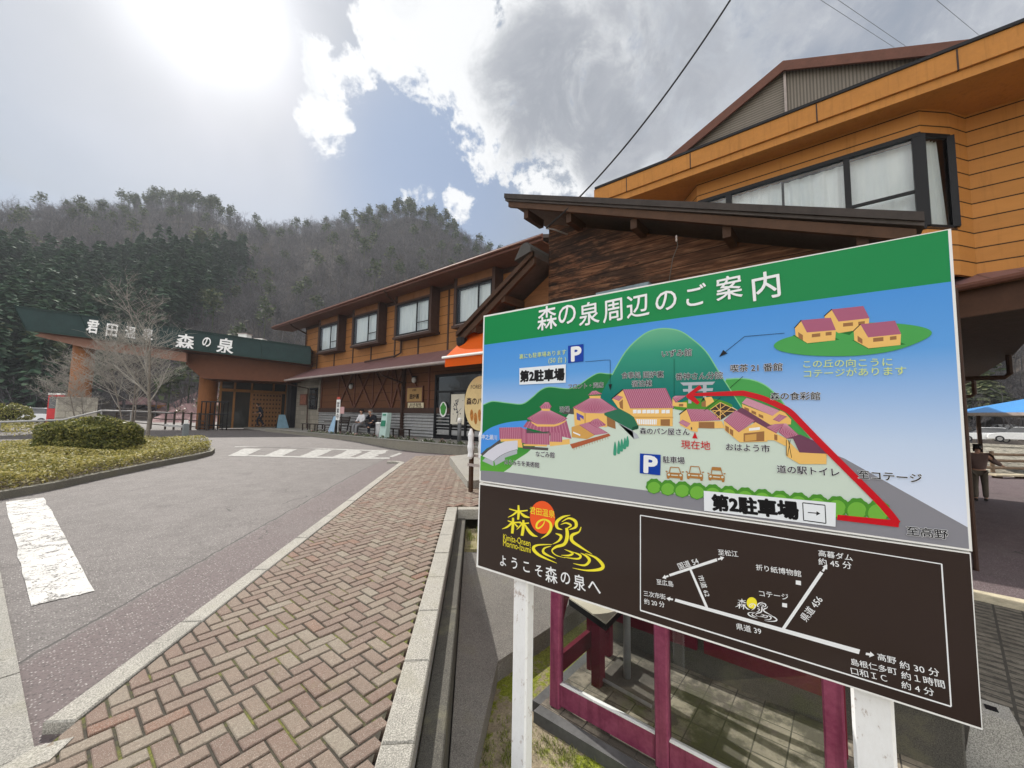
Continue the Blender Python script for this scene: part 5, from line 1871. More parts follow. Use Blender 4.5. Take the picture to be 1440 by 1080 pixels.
# -- lower panel print
ART = []
LAY[0] = .5
art(pm('panel_brown'), [(675.2, 681.5), (1363.5, 779), (1380.3, 1023.8), (672.2, 795)], .5)
fr = ZN((57, 68), (1230, 258), (1267, 813), (57, 438))
for i, w_ in enumerate((1.4, 2.2, 2.0, 1.3)): stroke(wh, [fr[i], fr[(i + 1) % 4]], w_, False)
stroke(wh, ZN((192, 398), (910, 600)), [4.2, 6.6], False); stroke(wh, ZN((170, 302), (355, 241)), [3.6, 4.2], False)
stroke(wh, ZN((252, 280), (316, 428)), [3.0, 3.6], False); stroke(wh, ZN((612, 512), (763, 290)), [4.6, 5.2], False)


def small_arrow(x, y, dx, dy, k=1.0):
    d = math.hypot(dx, dy); dx, dy = dx / d * k, dy / d * k
    nx, ny = -dy, dx
    art(wh, ZN((x + dx * 14, y + dy * 14), (x + nx * 9, y + ny * 9), (x + nx * 3.5, y + ny * 3.5), (x - dx * 12 + nx * 3.5, y - dy * 12 + ny * 3.5), (x - dx * 12 - nx * 3.5, y - dy * 12 - ny * 3.5), (x - nx * 3.5, y - ny * 3.5), (x - nx * 9, y - ny * 9)))


small_arrow(155, 308, -3, 1); small_arrow(370, 236, 3, -1); small_arrow(172, 394, -1, -.2); small_arrow(775, 274, .62, -.9, 1.2); small_arrow(950, 610, 1, .18, 1.3)
art(wh, ZN((662, 321), (682, 324), (682, 341), (662, 337))); art(wh, ZN((609, 409), (628, 412), (628, 428), (609, 424)))
# emblem, drawn as brush strokes
EMB = [([(312, 193), (314, 260), (309, 322)], [14, 22, 18]), ([(228, 226), (310, 246), (395, 240)], [8, 13, 10]), ([(302, 248), (262, 280), (216, 302)], [18, 14, 3]), ([(322, 250), (362, 288), (412, 304)], [8, 24, 8]),
       ([(264, 306), (262, 380), (256, 446)], [18, 24, 22]), ([(216, 332), (270, 348), (332, 344)], [8, 13, 10]), ([(256, 348), (214, 386), (165, 406)], [18, 16, 3]), ([(272, 352), (306, 388)], [8, 16]),
       ([(356, 326), (354, 400), (344, 466)], [18, 26, 24]), ([(302, 344), (356, 356), (406, 352)], [8, 13, 10]), ([(346, 358), (312, 396), (296, 412)], [16, 10, 3]), ([(366, 360), (402, 420), (440, 458), (484, 474)], [10, 26, 24, 3]),
       ([(546, 324), (534, 366), (492, 400), (472, 384), (488, 344), (540, 322), (592, 346), (602, 400), (572, 452), (512, 492)], [6, 10, 15, 17, 18, 15, 20, 26, 20, 3]),
       ([(776, 282), (706, 300), (654, 344), (660, 394), (704, 412)], [3, 20, 28, 22, 4]), ([(700, 342), (762, 310), (820, 336), (824, 386), (766, 412)], [5, 15, 26, 24, 4]), ([(690, 366), (738, 352), (782, 374), (742, 402)], [4, 13, 16, 8]),
       ([(742, 396), (748, 470), (722, 540), (648, 566), (612, 600), (648, 640), (730, 664)], [24, 32, 28, 22, 12, 8, 3]), ([(644, 446), (692, 468), (674, 510), (618, 542)], [6, 24, 18, 3]), ([(872, 388), (852, 432), (792, 462), (792, 512), (862, 564), (972, 632)], [8, 14, 28, 28, 20, 3]),
       ([(612, 544), (484, 550), (446, 582), (502, 642), (656, 712)], [4, 16, 28, 22, 3]), ([(604, 558), (542, 580), (542, 622), (646, 672)], [4, 16, 22, 3]), ([(694, 640), (764, 642), (796, 620), (724, 588)], [3, 16, 18, 3]), ([(720, 658), (842, 672), (864, 642), (796, 610)], [3, 16, 20, 3]),
       ([(802, 714), (902, 730), (946, 690), (922, 650), (866, 620)], [3, 18, 26, 20, 3]), ([(796, 754), (920, 776), (1040, 766), (1066, 730), (1002, 662), (908, 624)], [3, 14, 28, 30, 20, 3])]
oval = [(527 + 112 * math.cos(t) - 8 * math.sin(t), 302 + 145 * math.sin(t) + 18 * math.cos(t)) for t in [2 * PI * i / 40 for i in range(40)]]
art(pm('orange'), ZK(*oval))
for p, w_ in EMB: stroke(pm('yellow'), ZK(*p), [x / 6.355 for x in w_], n=7)
art(pm('yellow'), [((828 + (x - 165) * .374) / 5.76 + 890, (460 + (y - 157) * .315) / 5.76 + 760) for x, y in oval])
for p, w_ in EMB: stroke(wh, [((828 + (x - 165) * .374) / 5.76 + 890, (460 + (y - 157) * .315) / 5.76 + 760) for x, y in p], [x * .36 / 5.76 for x in w_], n=5)
dump('artwork', ART, road_panel)
T = []
LAYT = LAY[0] + 1.2
stext(T, pm('yellow'), '君田温泉', ZK((414, 236))[0], ZK((638, 276))[0], .004)
stext(T, pm('yellow'), 'Kimita-Onsen', ZK((177, 475))[0], ZK((420, 534))[0], .0, 1.35)
stext(T, pm('yellow'), 'Morino-Izumi', ZK((176, 528))[0], ZK((421, 592))[0], .0, 1.35)
for ch, x, y, w_ in (('よ', 175, 690, 52), ('う', 276, 712, 50), ('こ', 384, 745, 54), ('そ', 494, 780, 64), ('森', 606, 815, 104), ('の', 732, 845, 82), ('泉', 858, 885, 104), ('へ', 990, 925, 108)):
    stext(T, wh, ch, ZK((x - w_ / 2, y - w_ * .12))[0], ZK((x + w_ / 2, y + w_ * .12))[0], .012, 1.12)
for body, a_, c_ in (('国道 54', (205, 268), (281, 244)), ('至松江', (360, 211), (437, 219)), ('至広島', (120, 326), (185, 336)), ('市道 62', (290, 302), (320, 384)), ('三次市街', (70, 371), (155, 386)), ('約 20 分', (72, 402), (151, 416)),
                   ('コテージ', (520, 371), (633, 387)), ('折り紙博物館', (507, 269), (683, 296)), ('高暮ダム', (750, 214), (883, 234)), ('約 45 分', (750, 247), (879, 264)), ('県道 456', (690, 474), (755, 388)), ('県道 39', (430, 499), (527, 520)),
                   ('高野', (980, 617), (1053, 635)), ('約 30 分', (1066, 648), (1220, 682)), ('島根仁多町', (877, 637), (1055, 677)), ('約１時間', (1072, 688), (1241, 727)), ('口和ＩＣ', (877, 672), (1017, 704)), ('約 4 分', (1073, 726), (1200, 758))):
    stext(T, wh, body, ZN(a_)[0], ZN(c_)[0], .006, 1.0)
dump('lettering', T, road_panel)


# -- posts and back battens
def rusty_paint():
    m, N, bs, pos = new_mat('rusty_white_paint')
    a = N.noise(pos, 7, 6, .7); b_ = N.noise(scaled(N, pos, (1, 1, .5)), 45, 5, .75)
    k = N.maprange(N.math('ADD', N.math('MULTIPLY', a, .45), N.math('MULTIPLY', b_, .55)), .565, .62, 0, 1)
    c = N.mix(N.maprange(b_, .35, .7, 0, .25), (.82, .83, .84), (.56, .55, .52))
    N.t.links.new(N.mix(N.math('MULTIPLY', k, .75), c, (.20, .085, .03)), bs.inputs['Base Color'])
    bs.inputs['Roughness'].default_value = .5
    return m
M_POST = rusty_paint()
for y0, y1 in ((1.245, 1.335), (-.075, .02)):
    b = MB(); b.bbox(1.632, 1.695, y0, y1, YARD_Z - .3, 2.12, .008); b.build('post', M_POST, sign)
b = MB()
for z in (1.0, 1.45, 2.0):
    b = MB(); b.box(1.696, 1.72, -.2, 1.5, z - .03, z + .03); b.build('back_rail', M_POST, sign)

# ================================================================ SHELTER behind the sign
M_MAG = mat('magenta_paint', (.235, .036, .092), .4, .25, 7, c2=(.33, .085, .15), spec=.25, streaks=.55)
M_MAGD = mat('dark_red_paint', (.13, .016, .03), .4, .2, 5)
sh = thing('smoking_shelter', 'magenta framed glass shelter standing behind the map sign on a tiled slab', 'shelter', (3.5, .4, YARD_Z))
X0, X1 = 2.85, 3.78
YA, YB = 1.90, .06
b = MB()
FZ = -.66
TOP = 1.5
ys = (1.87, 1.02, .11)
for y in ys:
    b2 = MB(); b2.bbox(X0 - .03, X0 + .045, y - .045, y + .045, FZ, TOP, .01); b2.build('post', M_MAG, sh)
    if y != 1.02:
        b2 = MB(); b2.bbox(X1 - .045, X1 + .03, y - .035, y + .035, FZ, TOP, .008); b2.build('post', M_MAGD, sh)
for ya, yb in zip(ys, ys[1:]):
    b2 = MB(); b2.bbox(X0 - .012, X0 + .03, yb + .045, ya - .045, -.63, -.47, .004); r_ = b2.build('bottom_rail', M_MAG, sh)
    b2 = MB(); b2.box(X0 - .014, X0 + .032, yb + .047, ya - .047, -.469, -.463); b2.build('glazing_strip', M_WHITE, r_)
    b2 = MB(); b2.poly([(X0 + .01, ya - .045, -.458), (X0 + .01, yb + .045, -.458), (X0 + .01, yb + .045, 1.35), (X0 + .01, ya - .045, 1.35)]); b2.build('glass', M_CLEAR, sh)
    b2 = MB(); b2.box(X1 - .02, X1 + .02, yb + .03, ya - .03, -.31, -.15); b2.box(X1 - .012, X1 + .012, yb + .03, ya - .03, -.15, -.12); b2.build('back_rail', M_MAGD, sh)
b = MB()
# end panel with a round-headed opening
b.box(X0 + .045, X1 - .045, 1.85, 1.89, -.42, -.28)
b.box(3.38, 3.46, 1.85, 1.89, -.62, 1.4)
o = []
for i in range(13):
    t = PI / 2 * i / 12
    o.append((X0 + .045 + .55 - .55 * math.cos(t), -.28 + .62 * math.sin(t)))
pl = [(X0 + .045, 1.4)] + [(X0 + .045, -.28)] + o[1:] + [(3.38, .34), (3.38, 1.4)]
b.slab([(x, 1.86, z) for x, z in pl], (0, .02, 0)); b.box(3.46, X1 - .045, 1.85, 1.89, .1, .3)
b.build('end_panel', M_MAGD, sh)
b = MB(); b.bbox(X0 - .05, X1 + .08, YB - .06, YA + .08, TOP, TOP + .06, .01); b.build('roof', mat('shelter_roof', (.10, .09, .085), .5, .2, 3), sh)
# beige box lid with dark rim inside the shelter
tb = thing('ash_stand', 'beige topped stand with dark rim just inside the shelter', 'stand', (3.2, 1.55, FZ))
b = MB()
q = [onZ(800, 842, .02), onZ(852, 878, .02), onZ(880, 850, .02), onZ(835, 826, .02)]
b.slab([Vector((p.x, p.y, .02)) for p in q], (0, 0, .012)); b.build('lid', mat('beige_lid', (.55, .50, .40), .6, .1, 5), tb)
b = MB(); b.slab([Vector((p.x, p.y, .018)) for p in q], (0, 0, -.05)); b.build('rim', M_BLACK, tb)
cx_ = sum((p for p in q), Vector()) / 4
b = MB(); b.box(cx_.x - .05, cx_.x + .05, cx_.y - .04, cx_.y + .04, FZ, -.03); b.build('pedestal', M_MAGD, tb)
# pole with foot plate
pp_ = onZ(882, 960, FZ)
po = thing('steel_pole', 'grey steel pole on a heavy rounded foot plate inside the shelter', 'pole', (pp_.x, pp_.y, FZ))
b = MB(); b.tube([(pp_.x, pp_.y, FZ), (pp_.x, pp_.y, 1.3)], .032, 14); b.build('pole', M_STEEL, po, smooth=True)
b = MB()
cs = [onZ(842, 960, FZ), onZ(916, 1002, FZ), onZ(936, 962, FZ), onZ(872, 930, FZ)]
b.slab([Vector((p.x, p.y, FZ + .045)) for p in cs], (0, 0, -.045)); b.build('foot_plate', mat('dark_plate', (.10, .09, .08), .45, .3, 8), po)
e0_, e1_ = cs[0] + Vector((0, 0, .045)), cs[1] + Vector((0, 0, .045)); b = MB(); b.tube([e0_, e1_], .014, 8); b.build('edge_bar', M_STEEL, po)


# tiled slab under the shelter
def tile_mat(name, c, size=.3, mort=.012, var=.25):
    m, N, bs, pos = new_mat(name)
    br = N.n('ShaderNodeTexBrick'); br.offset = 0.0
    N.put(br, 'Vector', pos)
    br.inputs['Color1'].default_value = (*c, 1); br.inputs['Color2'].default_value = (*[x * .8 for x in c], 1); br.inputs['Mortar'].default_value = (.06, .052, .042, 1)
    br.inputs['Scale'].default_value = 1; br.inputs['Mortar Size'].default_value = mort / 2; br.inputs['Brick Width'].default_value = size; br.inputs['Row Height'].default_value = size
    a = N.noise(pos, 2.6, 6, .7); d = N.noise(pos, 40, 4, .7)
    col_ = N.mix(N.maprange(a, .40, .56, 0, .9, True), br.outputs['Color'], (.05, .043, .034))
    col_ = N.mix(N.maprange(d, .4, .75, 0, .4), col_, (.09, .08, .065))
    N.t.links.new(col_, bs.inputs['Base Color']); bs.inputs['Roughness'].default_value = .85
    bump(N, bs, N.math('SUBTRACT', N.math('MULTIPLY', d, .4), br.outputs['Fac']), .5, .006)
    return m
b = MB(); b.box(2.79, 4.06, -.9, 1.98, YARD_Z - .2, FZ - .002); struct(b.build('tiled_slab_floor', tile_mat('floor_tile', (.29, .25, .19), .2, .01)))
b = MB(); b.box(2.70, 2.79, -.9, 1.98, YARD_Z - .2, FZ - .004); b.box(2.79, 4.06, 1.98, 2.06, YARD_Z - .2, FZ - .004); struct(b.build('slab_border', mat('dark_border', (.10, .10, .10), .7, .3, 5)))

lw = thing('low_stone_wall', 'dark mossy low stone wall behind the magenta shelter', 'wall', (4.15, .3, YARD_Z))
b = MB(); b.bbox(4.06, 4.24, -.52, 2.2, YARD_Z - .2, -.30, .012); b.build('wall_body', granite('dark_mossy_stone', (.085, .08, .068), .6), lw)
b = MB(); b.bbox(4.03, 4.27, -.54, 2.22, -.298, -.25, .008); b.build('coping', granite('grey_coping', (.16, .155, .14), .4), lw)
# ================================================================ PLANTING ISLAND
def leaf_cloud(b, pts_fun, n, size, mi=0, flat=.5):
    for _ in range(n):
        c, nrm_ = pts_fun()
        a = Vector((random.gauss(0, 1), random.gauss(0, 1), random.gauss(0, flat))).normalized()
        t = a.cross(nrm_ + Vector((random.gauss(0, .5), random.gauss(0, .5), random.gauss(0, .5))))
        if t.length < .01: continue
        t.normalize()
        s = size * random.uniform(.6, 1.3)
        o = len(b.v)
        b.v.extend([tuple(c - a * s), tuple(c + t * s * .45), tuple(c + a * s), tuple(c - t * s * .45)])
        b.f.append((o, o + 1, o + 2, o + 3)); b.m.append(mi)


M_LOWLEAF = foliage_mat('ground_cover_leaf', [(.15, (.08, .085, .02)), (.42, (.24, .225, .05)), (.65, (.42, .36, .11)), (.9, (.56, .48, .22))], .6, trans=.35, scale=1.1)
M_SHRUB = foliage_mat('shrub_leaf', [(.15, (.05, .065, .018)), (.5, (.14, .15, .035)), (.8, (.34, .31, .09)), (.95, (.48, .42, .15))], .5, trans=.35, scale=1.5)
M_BARK = mat('grey_bark', (.20, .175, .15), .9, .35, 14, bmp=.5, bscale=60)
M_SOIL = mat('planting_soil', (.10, .08, .05), .95, .4, 6)


def gpr(px, py): return gp(px, py, ROAD_OFF)


isl = [gpr(-260, 752), gpr(-120, 722), (gpr(0, 703)), gpr(75, 689), gpr(150, 672), gpr(225, 656), gpr(280, 645), gpr(298, 640), gpr(302, 636), gpr(296, 632.5), gpr(275, 629), gpr(250, 626), gpr(180, 626), gpr(70, 632), gpr(0, 637), gpr(-160, 648), gpr(-260, 656)]
kz = .13
def inset(poly, d):
    n = len(poly); out_ = []
    ctr = sum((Vector(p) for p in poly), Vector()) / n
    for i in range(n):
        a, p, c = Vector(poly[i - 1]), Vector(poly[i]), Vector(poly[(i + 1) % n])
        e1 = (p - a).normalized(); e2 = (c - p).normalized()
        nn = Vector((-(e1.y + e2.y), e1.x + e2.x, 0)).normalized()
        if nn.dot(ctr - p) < 0: nn = -nn
        out_.append(p + nn * d)
    return out_
isl_in = inset(isl, .16)
b = MB()
n = len(isl)
lo = [(p.x, p.y, p.z - .15) for p in isl]; hi = [(p.x, p.y, p.z + kz) for p in isl]; hi2 = [(p.x, p.y, p.z + kz) for p in isl_in]; li2 = [(p.x, p.y, p.z - .1) for p in isl_in]
b.add(lo + hi + hi2 + li2, [(i, (i + 1) % n, n + (i + 1) % n, n + i) for i in range(n)] + [(n + i, n + (i + 1) % n, 2 * n + (i + 1) % n, 2 * n + i) for i in range(n)] + [(2 * n + i, 2 * n + (i + 1) % n, 3 * n + (i + 1) % n, 3 * n + i) for i in range(n)])
struct(b.build('island_kerb', granite('mossy_kerb', (.17, .16, .13), .5)))
b = MB(); b.poly([(p.x, p.y, p.z + .07) for p in isl_in]); struct(b.build('island_soil_ground', M_SOIL))


def in_poly(poly, x, y):
    c = False
    for i in range(len(poly)):
        x0, y0, x1, y1 = poly[i].x, poly[i].y, poly[i - 1].x, poly[i - 1].y
        if (y0 > y) != (y1 > y) and x < (x1 - x0) * (y - y0) / (y1 - y0) + x0: c = not c
    return c


def scatter_in(poly):
    xs = [p.x for p in poly]; ys_ = [p.y for p in poly]
    while True:
        x, y = random.uniform(min(xs), max(xs)), random.uniform(min(ys_), max(ys_))
        if in_poly(poly, x, y): return x, y


isl_g = inset(isl, .10)
b = MB()
def hump(x, y): return .5 + .5 * math.sin(x * 2.3 + 1.1 * math.sin(y * 1.7)) * math.sin(y * 2.1 + x * .6)
def gfun():
    x, y = scatter_in(isl_g)
    h = .16 + .20 * hump(x, y)
    z = gnd(x, y) + .06 + h * (1 - random.random() ** 2.2)
    return Vector((x, y, z)), Vector((0, 0, 1))
leaf_cloud(b, gfun, 75000, .032)
tag(b.build('ground_cover', M_LOWLEAF), 'yellowish low ground cover filling the kerbed island', 'ground cover', kind='stuff')


def shrub(name, label, c, rx, ry, rz, n, size, group=None, m=None):
    root = thing(name, label, 'shrub', (c.x, c.y, gnd(c.x, c.y)), group)
    b = MB()
    ph = [random.uniform(0, 6) for _ in range(4)]
    def fun():
        th = random.uniform(0, 2 * PI); u = random.uniform(-.35, 1)
        lob = 1 + .10 * math.sin(th * 3 + ph[0]) + .07 * math.sin(th * 5 + ph[1] + u * 4) + .06 * math.sin(u * 9 + ph[2])
        r = lob * (1 - .35 * random.random() ** 2)
        k = math.sqrt(max(0, 1 - u * u)) if u > 0 else 1 + u * .35
        top = u * (1 - .14 * u) if u > 0 else u
        p = Vector((math.cos(th) * k * r * rx, math.sin(th) * k * r * ry, top * r * rz))
        return Vector((c.x, c.y, c.z)) + p, Vector((p.x / rx, p.y / ry, p.z / rz + .2)).normalized()
    leaf_cloud(b, fun, n, size, flat=.9)
    b.build('foliage', m or M_SHRUB, root)
    b = MB()
    for i in range(7):
        a = i * .9
        b.tube([(c.x + .06 * math.cos(a), c.y + .06 * math.sin(a), gnd(c.x, c.y) - .05), (c.x + rx * .45 * math.cos(a), c.y + ry * .45 * math.sin(a), c.z + rz * .3)], [.02, .008], 5)
    b.build('stem', M_BARK, root)
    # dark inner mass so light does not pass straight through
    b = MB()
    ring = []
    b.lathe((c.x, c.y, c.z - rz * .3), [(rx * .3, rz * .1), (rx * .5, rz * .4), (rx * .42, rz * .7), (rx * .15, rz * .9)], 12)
    b.build('inner_light_block', mat('inner_block_dark', (.03, .026, .018), .95, .4, 20), root)
    return root


pc_ = gp(132, 637, .1); pc_.z = gnd(pc_.x, pc_.y) + .42
d_ = (pc_ - CAM).dot(CF)
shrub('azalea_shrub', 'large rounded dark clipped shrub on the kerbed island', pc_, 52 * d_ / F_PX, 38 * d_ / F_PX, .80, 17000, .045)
pc_ = gp(-8, 590, 0); pc_ = at(12, 585, 22); shrub('roadside_shrub', 'pale green bushy shrub at the left edge beyond the railing', pc_, 1.0, .9, .8, 3500, .05)
# hedge strip behind the side road on the left
hb = MB()
hs = [gpr(-250, 640), gpr(-100, 630), gpr(0, 622), gpr(70, 617), gpr(74, 612), gpr(0, 604), gpr(-100, 606), gpr(-250, 612)]
def hfun():
    x, y = scatter_in(hs); return Vector((x, y, gnd(x, y) + .10 + .42 * (1 - random.random() ** 2))), Vector((0, 0, 1))
leaf_cloud(hb, hfun, 9000, .05)
tag(hb.build('hedge_cover', M_LOWLEAF), 'low yellow green hedge planting behind the side road', 'ground cover', kind='stuff')
b = MB()
sd = [gpr(-250, 655), gpr(0, 636), gpr(60, 632), gpr(78, 626), gpr(66, 619), gpr(0, 623), gpr(-250, 640)]
b.poly([(p.x, p.y, gnd(p.x, p.y) + ROAD_OFF + .012) for p in sd]); struct(b.build('side_path', tile_mat('side_pavers', (.42, .40, .37), .2, .012)))


# ---- bare trees on the island
def bare_tree(name, label, base, h, lean, seed, trunks=1, spread=1.0, thin=0, group='bare trees on the planting island'):
    r = random.Random(seed)
    root = thing(name, label, 'tree', base, group)
    tb, cb = MB(), MB()

    def branch(p, d, L, rad, lev):
        n_ = 4 if lev > 1 else 3
        pts, rs = [p], [rad]
        q = p; dd = d
        for i in range(n_):
            dd = (dd + Vector((r.gauss(0, .13), r.gauss(0, .13), r.gauss(.05, .08))) * (.35 if lev == 4 else 1)).normalized()
            q = q + dd * L / n_
            pts.append(q); rs.append(rad * (1 - .55 * (i + 1) / n_))
        (tb if lev >= 4 else cb).tube(pts, rs, 8 if lev >= 4 else (5 if lev >= 2 else 3), False)
        if lev == 0: return
        kids = {4: 11, 3: 6, 2: 5, 1: 4}[lev] - thin
        for k in range(kids):
            f = r.uniform(.3, 1.0) if lev < 4 else r.uniform(.38, 1.0)
            j = min(int(f * n_), n_ - 1)
            s = pts[j].lerp(pts[j + 1], f * n_ - j)
            side = Vector((r.gauss(0, 1), r.gauss(0, 1), r.uniform(-.15, .75))).normalized()
            nd = (dd * .55 + side * .85 * spread).normalized()
            branch(s, nd, L * r.uniform(.42, .66), max(rs[j] * r.uniform(.45, .62), .0052), lev - 1)
    for k in range(trunks):
        a = k * 2.1 + seed
        d0 = (Vector((lean[0], lean[1], 1)) + (Vector((math.cos(a), math.sin(a), 0)) * .22 if trunks > 1 else Vector())).normalized()
        branch(Vector(base) + (Vector((math.cos(a), math.sin(a), 0)) * .05 if trunks > 1 else Vector()), d0, h * .72, h * .0125 / (trunks ** .4), 4)
    tb.build('trunk', M_BARK, root, smooth=True)
    cb.build('crown', mat('pale_twigs', (.31, .29, .26), .9, .3, 8), root, smooth=True)
    return root


t1 = gp(207, 618, .05); t1.z = gnd(t1.x, t1.y)
h1 = 195 * (t1 - CAM).dot(CF) / F_PX
bare_tree('bare_tree', 'tallest leafless tree on the island, single grey trunk, right of the clipped shrub', t1, h1, (.06, .0), 5, 1, .95, 1)
t2 = gp(182, 616, .05); t2.z = gnd(t2.x, t2.y)
bare_tree('bare_tree', 'leafless multi stemmed tree with pale spreading twigs just behind the clipped shrub', t2, h1 * .74, (-.05, .05), 9, 3, 1.1, 1)
t3 = gp(118, 612, .05); t3.z = gnd(t3.x, t3.y)
bare_tree('bare_tree', 'thin leafless sapling with fine twigs in front of the stone based column', t3, h1 * .5, (-.12, .1), 14, 2, 1.2, 1)

# small leafy potted tree near the crossing
q = gp(284, 600, 0)
pt = thing('evergreen_sapling', 'small glossy leaved sapling beside the driveway below the canopy', 'tree', q)
b = MB(); hh = 44 * (q - CAM).dot(CF) / F_PX
b.tube([q, q + Vector((.05, 0, hh * .5)), q + Vector((.12, .02, hh * .85))], [.03, .02, .01], 6); b.build('trunk', M_BARK, pt)
b = MB()
cl = [Vector((random.gauss(0, .55), random.gauss(0, .45), hh * random.uniform(.45, 1.0))) for _ in range(14)]
def sfun():
    c = random.choice(cl); return q + c + Vector((random.gauss(0, .2), random.gauss(0, .2), random.gauss(0, .14))), Vector((0, 0, 1))
leaf_cloud(b, sfun, 700, .085); b.build('crown', foliage_mat('glossy_leaf', [(.2, (.03, .05, .015)), (.6, (.10, .125, .045)), (.9, (.26, .27, .15))], .4, trans=.2), pt)

# ================================================================ RAILINGS AND SMALL THINGS ON THE LEFT
rl = [at(-60, 598, 14.0), at(0, 593.5, 14.6), at(88, 590.5, 15.6), at(143, 577.5, 16.2), at(185, 578.5, 17.5), at(245, 581, 20)]
hr = thing('handrail', 'galvanised pipe handrail rising behind the clipped shrub', 'railing', (rl[2].x, rl[2].y, gnd(rl[2].x, rl[2].y)))
b = MB(); b.tube(rl, .035, 8); b.build('rail', M_STEEL, hr, smooth=True)
for p in (rl[1], rl[2], rl[3], rl[4]):
    b = MB(); b.tube([p, Vector((p.x, p.y, gnd(p.x, p.y) - .1))], .028, 8); b.build('post', M_STEEL, hr)
fp = [at(165, 574, 27), at(230, 580, 27), at(262, 581, 26.5), at(292, 583, 26)]
M_DKRAIL = mat('brown_rail', (.05, .038, .03), .5, .2, 4)
df = thing('guard_fence', 'dark brown guard fence with posts below the canopy in front of the pink roofs', 'fence', (fp[1].x, fp[1].y, gnd(fp[1].x, fp[1].y)))
for dz in (0, -.45, -.85):
    b = MB(); b.tube([p + Vector((0, 0, dz)) for p in fp], .035, 6); b.build('rail', M_DKRAIL, df)
for k in range(9):
    t = k / 8 * 3; i = min(int(t), 2); p = fp[i].lerp(fp[i + 1], t - i)
    b = MB(); b.box(p.x - .05, p.x + .05, p.y - .05, p.y + .05, p.z - 1.3, p.z + .08); b.build('post', M_DKRAIL, df)
p = gp(259.5, 623, 0); zc0 = (p - CAM).dot(CF); tp = at(260, 596, zc0)
bo = thing('island_bollard', 'short grey steel post at the tip of the island', 'bollard', p)
b = MB(); b.bbox(p.x - .09, p.x + .09, p.y - .09, p.y + .09, p.z - .1, tp.z, .01); b.build('post', mat('grey_paint', (.17, .19, .20), .5, .15, 5), bo)
b = MB(); b.bbox(p.x - .06, p.x + .06, p.y - .06, p.y + .06, tp.z, tp.z + .14, .01); b.build('cap', M_WHITE, bo)
# signboard on the same spot reaching left
b = MB(); a_ = at(232, 598, zc0 + .3); c_ = at(262, 600, zc0 + .1); b.bar(a_, c_, .05, .09); b.build('arm', M_STEEL, bo)

# red vending machine behind the stone column base
p = at(85, 592, 27.5); w = .55
vm = thing('vending_machine', 'red vending machine with white top beside the stone based column', 'vending machine', (p.x, p.y, p.z - .5))
ax_ = Vector((CR.x, CR.y, 0)).normalized(); ay_ = Vector((-ax_.y, ax_.x, 0))
def obox(b, c, hx, hy, z0, z1, ux=ax_, uy=ay_, mi=0):
    c = Vector((c.x, c.y, 0))
    v = [c - ux * hx - uy * hy, c + ux * hx - uy * hy, c + ux * hx + uy * hy, c - ux * hx + uy * hy]
    return b.add([(p_.x, p_.y, z0) for p_ in v] + [(p_.x, p_.y, z1) for p_ in v], [(3, 2, 1, 0), (4, 5, 6, 7), (0, 1, 5, 4), (1, 2, 6, 5), (2, 3, 7, 6), (3, 0, 4, 7)], mi)
zt = at(85, 553, 27.5).z
b = MB(); obox(b, p, w, .4, p.z - .5, zt - .12); b.build('body', mat('red_paint', (.50, .03, .035), .35, .12, 3), vm)
b = MB(); obox(b, p, w + .02, .42, zt - .12, zt); b.build('top', M_WHITE, vm)
b = MB(); obox(b, p - ay_ * .41, w * .8, .02, zt - 1.05, zt - .25); b.build('display_window', M_GLASS_DK, vm)
b = MB(); obox(b, p - ay_ * .41, w * .7, .02, p.z - .1, p.z + .15); b.build('delivery_slot', M_BLACK, vm)


